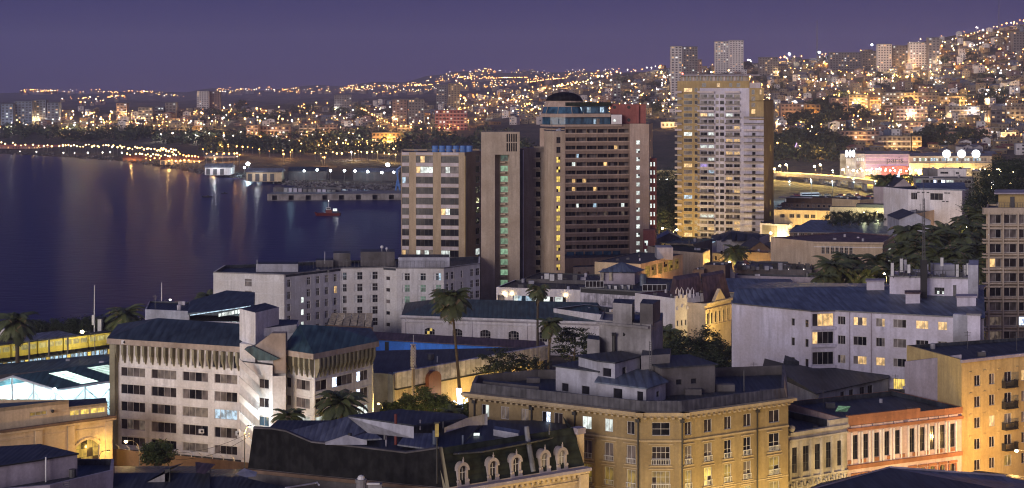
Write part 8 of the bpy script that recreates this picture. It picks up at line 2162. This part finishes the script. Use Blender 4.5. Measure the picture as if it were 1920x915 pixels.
# ------------------------------------------------------------------ dark trees on the hills, woods on the bluff
TM = [leaf_mesh(1.0, .85, 34, 22, .16, 'l_dark', 300+i).mesh('tree') for i in range(3)]
def hill_tree(px, py, s, lb, grp, lo=1150):
    Y = Yat(px, py, lo)
    if not Y: return
    o = link('tree', TM[rs.randrange(3)], None, (X(px, Y), Y, ter(px, Y)+s*.55), rs.uniform(0, 6)); o.scale = (s, s, s*rs.uniform(.7, 1.1)); tag(o, lb, 'tree', grp)
for (a, b, c, d, n, s) in [(1480, 1570, 212, 245, 26, 11), (1455, 1600, 262, 300, 26, 9), (1605, 1625, 215, 222, 3, 8), (1700, 1860, 262, 285, 14, 10), (1400, 1900, 110, 200, 36, 8), (1160, 1240, 150, 215, 12, 9), (1840, 1910, 150, 190, 10, 9)]:
    for i in range(n):
        px, py = rs.uniform(a, b), rs.uniform(c, d); hill_tree(px, py, s*rs.uniform(.6, 1.2), 'dark tree clump '+zone(px, py), 'dark tree clumps '+zone(px, py))
for i in range(30):
    px, py = rs.uniform(360, 760), rs.uniform(205, 235); hill_tree(px, py, rs.uniform(6, 12), 'dark tree clump '+zone(px, py), 'dark tree clumps '+zone(px, py))
wd = MB()
def wood(px0, px1, pyf, n, s):
    for i in range(n):
        px = rs.uniform(px0, px1); a, b = pyf(px); py = rs.uniform(a, b); Y = Yat(px, py, 1100)
        if not Y: continue
        x, z = X(px, Y), ter(px, Y); k = s*rs.uniform(.6, 1.3)
        for j in range(26):
            d = Vector((rs.gauss(0, 1), rs.gauss(0, 1), rs.gauss(0, .7)))*k*.5; u = Vector((rs.gauss(0, 1), rs.gauss(0, 1), rs.gauss(0, .6))).normalized()*k*.32; v = u.cross(Vector((rs.gauss(0, 1), rs.gauss(0, 1), rs.gauss(0, 1)))).normalized()*k*.24
            p = Vector((x, Y, z+k*.5))+d; wd.face([p-u, p+v, p+u], 'l_dark' if rs.random() < .8 else 'l_palm')
wood(0, 380, lambda p: (242+p*.02, 262+p*.03), 150, 7); wood(380, 760, lambda p: (254, 290), 240, 7); wood(760, 1000, lambda p: (250, 290), 60, 8); wood(1450, 1600, lambda p: (262, 305), 130, 7)
single('bluff_woodland', wd, 'dark scrubby woodland covering the steep bluff above the far shore', 'woodland', (0, 0, 0), kind='stuff')

# ------------------------------------------------------------------ shoreline: rocks, sheds, promenade, pier, boats
rk = MB()
def rocks(pxs, n, w):
    for i in range(n):
        s = rs.random(); px = pxs[0]+(pxs[1]-pxs[0])*s
        L = prof(px); Yf = L[3][0]; t_ = rs.random(); Y = Yf+t_*14; x = X(px, Y); z = -.6+t_*3.4; r = rs.uniform(.5, 1.3)*w
        v = [(x+rs.uniform(-r, r)*.9, Y+rs.uniform(-r, r)*.9, z+rs.uniform(-.3, .8)*r) for _ in range(5)]
        for q in ((0, 1, 2), (0, 2, 3), (0, 3, 4), (1, 2, 4), (0, 1, 4), (2, 3, 4)): rk.face([v[k] for k in q], 'm_stone')
rocks((370, 780), 1500, 1.3); rocks((150, 370), 260, 1.6); rocks((0, 150), 80, 1.5)
single('revetment_rocks', rk, 'grey boulders of the breakwater lining the far shore', 'rocks', (0, 0, 0), kind='stuff')
def shed(lb, px0, px1, y0, y1, Y, wm='m_whiteblue', rm='r_grey', name='port_shed', pw=0, col=CLD):
    A, B = P(px0, Y), P(px1, Y); L = math.dist(A, B); t = Thing(name, lb, 'shed', (*P((px0+px1)/2, Y+4), 2.0)); z1 = Z(y0, Y)
    t.mb('wall').prism([A, B, (B[0], B[1]+14), (A[0], A[1]+14)], 2.0, z1, wm, rm); t.mb('roof').hexa([(A[0]-.6, A[1]-1, z1+.02), (B[0]+.6, B[1]-1, z1+.02), (B[0]+.6, B[1]+15, z1+.02), (A[0]-.6, A[1]+15, z1+.02)], [(A[0]-.6, A[1]-1, z1+.3), (B[0]+.6, B[1]-1, z1+.3), (B[0]+.6, B[1]+7, z1+2.6), (A[0]-.6, A[1]+7, z1+2.6)], rm)
    for i in range(int(L/5)): t.mb('door', i).fbox(A, B, 1+i*5, 3.8+i*5, .01, .06, 2.2, z1-1, 'k_framed')
    t.fin()
    if pw:
        for i in range(max(1, int(L/16))): point((A[0]+8+i*16, A[1]-5, z1+2), pw*.3, col, .4)
shed('cream lit port shed, left of the three on the breakwater', 462, 528, 323, 333, 1150, 'm_cream', 'r_grey', pw=4500, col=WHT)
shed('dark middle port shed with a teal lit front', 541, 612, 321, 333, 1160, 'm_darkconc', 'r_dark', pw=4000)
shed('right port shed with a lit orange doorway', 662, 748, 323, 334, 1150, 'm_darkconc', 'r_grey', pw=3500)
shed('small white boat house at the head of the lit cove', 384, 434, 314, 328, 1235, 'm_white', 'r_grey', pw=9000, col=WHT)
shed('long low pavilion glowing orange on the promenade point', 231, 300, 297, 305, 1470, 'm_orange', 'r_red', pw=14000, col=ORG, name='pavilion')
shed('orange lit sea wall arcade right of the promenade pavilion', 300, 378, 300, 309, 1400, 'm_cream', 'r_red', pw=14000, col=ORG, name='pavilion')
shed('pinkish long building on the coast road right of the point', 384, 440, 293, 303, 1440, 'm_pink', 'r_grey', pw=6000, col=YEL, name='coast_building')
for i in range(5):
    a = 2+i*24; shed('low reddish building of the row along the coast road', a, a+21, 271, 281, 1740, 'm_redbox', 'r_red', pw=5000, col=ORG, name='coast_building') if False else None
t = Thing('coast_row', 'long row of low reddish buildings along the coast road at the left edge', 'building', (*P(60, 1750), 3))
t.mb('wall').prism([P(-30, 1745), P(118, 1735), P(118, 1747), P(-30, 1757)], 3, Z(271, 1745), 'm_redbox', 'r_red')
for i in range(28): t.mb('window', i).fbox(P(-30, 1745), P(118, 1735), i*2.8, i*2.8+1.3, .02, .1, Z(278, 1745), Z(275, 1745), random.choice(['e_warm', 'g_dark', 'e_dim']))
t.fin()
LB = 'lamp of the bright promenade row along the far shore'
cnt = 0
def prow(px0, py0, px1, py1, n, col, pw, dY=30, lb=LB, jit=2.6, r=.62, grp='promenade lamps'):
    global cnt
    for i in range(n):
        s = (i+rs.uniform(-.3, .3))/max(1, n-1); px = px0+(px1-px0)*s; Y0_ = prof(px)[4][0]+dY
        py = py0+(py1-py0)*s+rs.uniform(-jit, jit); z = max(Z(py, Y0_), 3); x = X(px, Y0_)
        m = MB(); m.tube([(0, 0, max(2-z, -9)), (0, 0, -.5)], .15, 'k_metal', 4); m.ball((0, 0, 0), r*rs.choice([.7, 1, 1.2]), col, 6)
        o = link('street_lamp', m.mesh('street_lamp'), None, (x, Y0_, z)); tag(o, lb, 'street lamp', grp); cnt += 1
        if pw and i % 2 == 0: point((x, Y0_+3, z-1.0), pw*.009, {'b_farO': ORG, 'b_farY': YEL, 'b_farW': WHT, 'b_cold': CLD}[col], .6)
prow(2, 269, 118, 273, 13, 'b_farY', 26000, 40); prow(118, 272, 230, 275, 22, 'b_farY', 26000, 30); prow(225, 276, 330, 282, 24, 'b_farY', 26000, 25); prow(240, 290, 330, 292, 18, 'b_farY', 20000, 12); prow(300, 280, 372, 296, 14, 'b_farO', 20000, 30); prow(235, 297, 372, 302, 18, 'b_farO', 14000, 6, r=.6)
prow(385, 286, 450, 290, 7, 'b_farO', 15000, 60)
prow(440, 316, 740, 322, 13, 'b_cold', 20000, 18, lb='cold white quay lamp lighting the breakwater rocks', r=.7, grp='quay lamps')
prow(120, 284.5, 230, 287, 6, 'b_farW', 9000, 6, r=.6); prow(2, 287, 60, 288, 3, 'b_farW', 6000, 4, r=.6)
for px, py, Y in ((465, 307, 1200), (728, 309, 1180), (739, 319, 1120), (441, 240, 2000), (522, 233, 2000)):
    pass
for i, (px, py, Y) in enumerate(((465, 307, 1230), (727, 309, 1190))): street_lamp(['starry cold white flood lamp above the left port shed', 'starry cold white flood lamp above the right port shed'][i], px, py, Y, power=9000, col=CLD, mat='b_cold', arm=.5, r=1.5, zg=2)
for i, (px, py) in enumerate(((638, 216), (655, 216))): Yq = Yat(px, 222); t = street_lamp(['left', 'right'][i]+' one of two dazzling sports field floodlights on the central slope', px, py, Yq, power=30000, col=(1, .9, .6), mat='b_near', arm=.5, r=2.2, zg=ter(px, Yq))
for i, (px, py) in enumerate(((1480, 101), (1635, 84), (1536, 98), (1898, 133), (1877, 138))):
    Yq = Yat(px, py+4) or 2500; street_lamp(['bluish starry lamp on the ridge right of the apartment tower', 'squarish bright white lamp on the ridge by the white slabs', 'cluster of white lamps below the radio mast', 'white flood lamp on a tall pole near the right edge', 'shorter pole lamp left of the tall flood lamp near the right edge'][i], px, py, Yq, power=30000, col=WHT, mat='b_cold', arm=.5, r=1.6, zg=ter(px, Yq))
m = MB(); Yq = Yat(1532, 104) or 2600; x = X(1532, Yq); m.tube([(x, Yq, ter(1532, Yq)-2), (x, Yq, Z(38, Yq))], [1.1, .5], 'k_metal', 4)
single('radio_mast', m, 'thin radio mast standing on the skyline right of the apartment tower', 'mast', (x, Yq, ter(1532, Yq)))
m = MB(); Yq = 2600; x = X(1873, Yq); m.tube([(x, Yq, ter(1873, Yq)-2), (x, Yq, Z(0, Yq))], [.7, .4], 'k_metal', 4)
single('radio_mast', m, 'faint thin radio mast on the skyline at the top right', 'mast', (x, Yq, ter(1873, Yq)))
# street light spilling over the bare slope
for px, py in ((1612, 216), (1630, 232), (1650, 214), (1665, 236), (1680, 222), (1640, 246), (1700, 240), (1800, 215), (1815, 235), (1790, 250)):
    Yq = Yat(px, py) or 1700; street_lamp('orange lamp spilling light over the bare slope above the shopping centre', px, py-3, Yq, power=16000, col=ORG, mat='b_farO', arm=.5, r=.6, zg=ter(px, Yq), group='lamps on the bare slope')
# lit gabled house
Yq = Yat(1486, 262); m = None
t = Thing('gabled_house', 'cream gabled house with a star shaped lamp on its front', 'house', (*P(1486, Yq), ter(1486, Yq)-3)); A, B = P(1470, Yq), P(1502, Yq); ze, za = Z(252, Yq), Z(246, Yq)
w = t.mb('wall'); w.prism([A, B, (B[0], B[1]+9), (A[0], A[1]+9)], ter(1486, Yq)-4, ze, 'm_cream', 'r_dark'); w.face([(X(1476, Yq), Yq-.05, ze), (X(1492, Yq), Yq-.05, ze), (X(1484, Yq), Yq-.05, za)], 'm_cream')
r = t.mb('roof'); r.face([(X(1474, Yq), Yq-1, ze-.5), (X(1484, Yq), Yq-1, za+.3), (X(1484, Yq), Yq+9, za+.3), (X(1474, Yq), Yq+9, ze-.5)], 'r_brown'); r.face([(X(1494, Yq), Yq-1, ze-.5), (X(1484, Yq), Yq-1, za+.3), (X(1484, Yq), Yq+9, za+.3), (X(1494, Yq), Yq+9, ze-.5)], 'r_brown')
t.mb('window').box(X(1480, Yq), X(1482, Yq), Yq-.2, Yq-.1, Z(257, Yq), Z(254, Yq), 'g_dark'); t.mb('lamp').ball(W(1481, 259, Yq-1), .8, 'b_cold', 8); t.fin(); point((X(1481, Yq), Yq-4, Z(258, Yq)), 6000, (1, .9, .7), .5)
m = MB(); Yq = Yat(1497, 290) or 1400
for i in range(5): m.tube([W(1491+i*3, 276+i*2, Yq), W(1494+i*3, 268+i*5, Yq)], .5, 'e_viol', 5)
single('violet_lights', m, 'violet blue strip lights climbing the dark slope beside the gabled house', 'decorative lights', (X(1495, Yq), Yq, Z(285, Yq)))
# pier
t = Thing('pier', 'concrete pier with square dark openings in its side and a pale deck shed', 'pier', (*P(625, 1020), 0)); A, B = P(501, 986), P(790, 992); L = math.dist(A, B)
cells = [(L*(px-501)/289., L*(px-501)/289.+2.9, .2, 2.9, 0, 0) for px in (510, 541, 573, 604, 635, 667, 698, 729, 760)]
t.mb('wall').wall(A, B, -1.5, Z(364, 986), cells, 'm_pier', 4); t.mb('wall').wall((A[0], A[1]+30), A, -1.5, Z(364, 986), [], 'm_pier'); zt = Z(364, 986)
for c in cells: t.mb('fender_recess', c[0]).fbox(A, B, c[0], c[1], -4, -3.9, c[2], c[3], 'k_dark')
t.mb('deck').face([(*A, zt), (*B, zt), (B[0], B[1]+30, zt), (A[0], A[1]+30, zt)], 'm_pier')
for i in range(11): t.mb('deck_shed', i).prism([P(532+i*9, 1004), P(539+i*9, 1004), P(539+i*9, 1009), P(532+i*9, 1009)], zt, zt+2.6-(i*.12), random.choice(['m_mauve', 'm_concrete', 'm_mauve']), 'r_dark')
t.mb('deck_shed', 'long').prism([P(512, 1010), P(640, 1010), P(640, 1014), P(512, 1014)], zt, zt+2.6, 'm_darkconc', 'r_dark')
for i in range(14): t.mb('railing').tube([(X(652+i*8, 1013), 1013, zt), (X(652+i*8, 1013), 1013, zt+1.6)], .08, 'k_metal', 4)
t.fin()
for px in (545, 610): point((X(px, 1000), 1000, zt+6), 500, CLD, .4)
# bluish port crane at the tower's edge
m = MB(); Y = 1030; x = X(746, Y); z = lambda py: Z(py, Y)
for a, b in (((741, 362), (746, 335)), ((751, 362), (746, 335)), ((746, 335), (744, 318)), ((744, 318), (752, 312)), ((743, 345), (750, 350))): m.tube([W(*a, Y), W(*b, Y)], .55, 'k_tank', 5)
single('port_crane', m, 'slim blue port crane at the root of the pier', 'crane', (x, Y, 3))
# tug
plain('k_hull', (.12, .015, .015), .6)
def boat(px, py, Lm, lb, red=True, name='tugboat'):
    Y = YZ(py, .3); t = Thing(name, lb, 'boat', (X(px, Y), Y, 0)); x = X(px, Y); h = t.mb('hull'); k = Lm/14.
    bot = [(-6.6, -1.2), (6.4, -1.6), (6.9, 0), (6.4, 1.6), (-6.6, 1.2), (-7.2, 0)]; top = [(-6.4, -2.1), (6.6, -2.2), (7.1, 0), (6.6, 2.2), (-6.4, 2.1), (-8.1, 0)]
    for i in range(6):
        j = (i+1) % 6; h.face([(x+k*bot[i][0], Y+k*bot[i][1], -.3), (x+k*bot[j][0], Y+k*bot[j][1], -.3), (x+k*top[j][0], Y+k*top[j][1], 1.5*k+(.7*k if j == 5 else 0)), (x+k*top[i][0], Y+k*top[i][1], 1.5*k+(.7*k if i == 5 else 0))], 'k_hull' if red else 'k_dark')
    h.face([(x+k*a, Y+k*b, 1.4*k) for a, b in top], 'm_darkconc')
    if red:
        c = t.mb('cabin'); c.box(x-1.5*k, x+2*k, Y-1.4*k, Y+1.4*k, 1.42*k, 3.3*k, 'k_hull'); c.box(x-1.2*k, x+1.2*k, Y-1.1*k, Y+1.1*k, 3.31*k, 4.6*k, 'k_white'); t.mb('cabin_window').box(x-1.1*k, x+1.1*k, Y-1.14*k, Y-1.105*k, 3.6*k, 4.3*k, 'g_dark')
        c.tube([(x, Y, 4.6*k), (x, Y, 9*k)], .12, 'k_white', 5); t.mb('deck_light').box(x+2.6*k, x+4.8*k, Y-1.0*k, Y+1.0*k, 2.6*k, 3.9*k, 'e_white'); t.mb('deck_light').ball((x, Y, 8.4*k), .25, 'b_farW', 5); t.mb('winch').box(x+5*k, x+6*k, Y-.8, Y+.8, 1.42*k, 2.4*k, 'k_dark')
    else: t.mb('cabin').box(x-1*k, x+2*k, Y-.9*k, Y+.9*k, 1.42*k, 3*k, 'k_white' if not red and Lm > 6 else 'k_dark')
    t.fin()
    if red: point((x+5*k, Y-2.5*k, 4.5*k), 150, WHT, .3)
boat(616, 403, 12.5, 'small red tugboat with a white lit deck under way on the bay'); boat(389, 369, 6, 'tiny dark boat on the bay left of the pier', False, 'small_boat'); boat(421, 362, 4, 'tiny pale boat just left of the pier end', False, 'small_boat'); boat(737, 371, 16, 'white launch moored at the right end of the pier', False, 'launch')
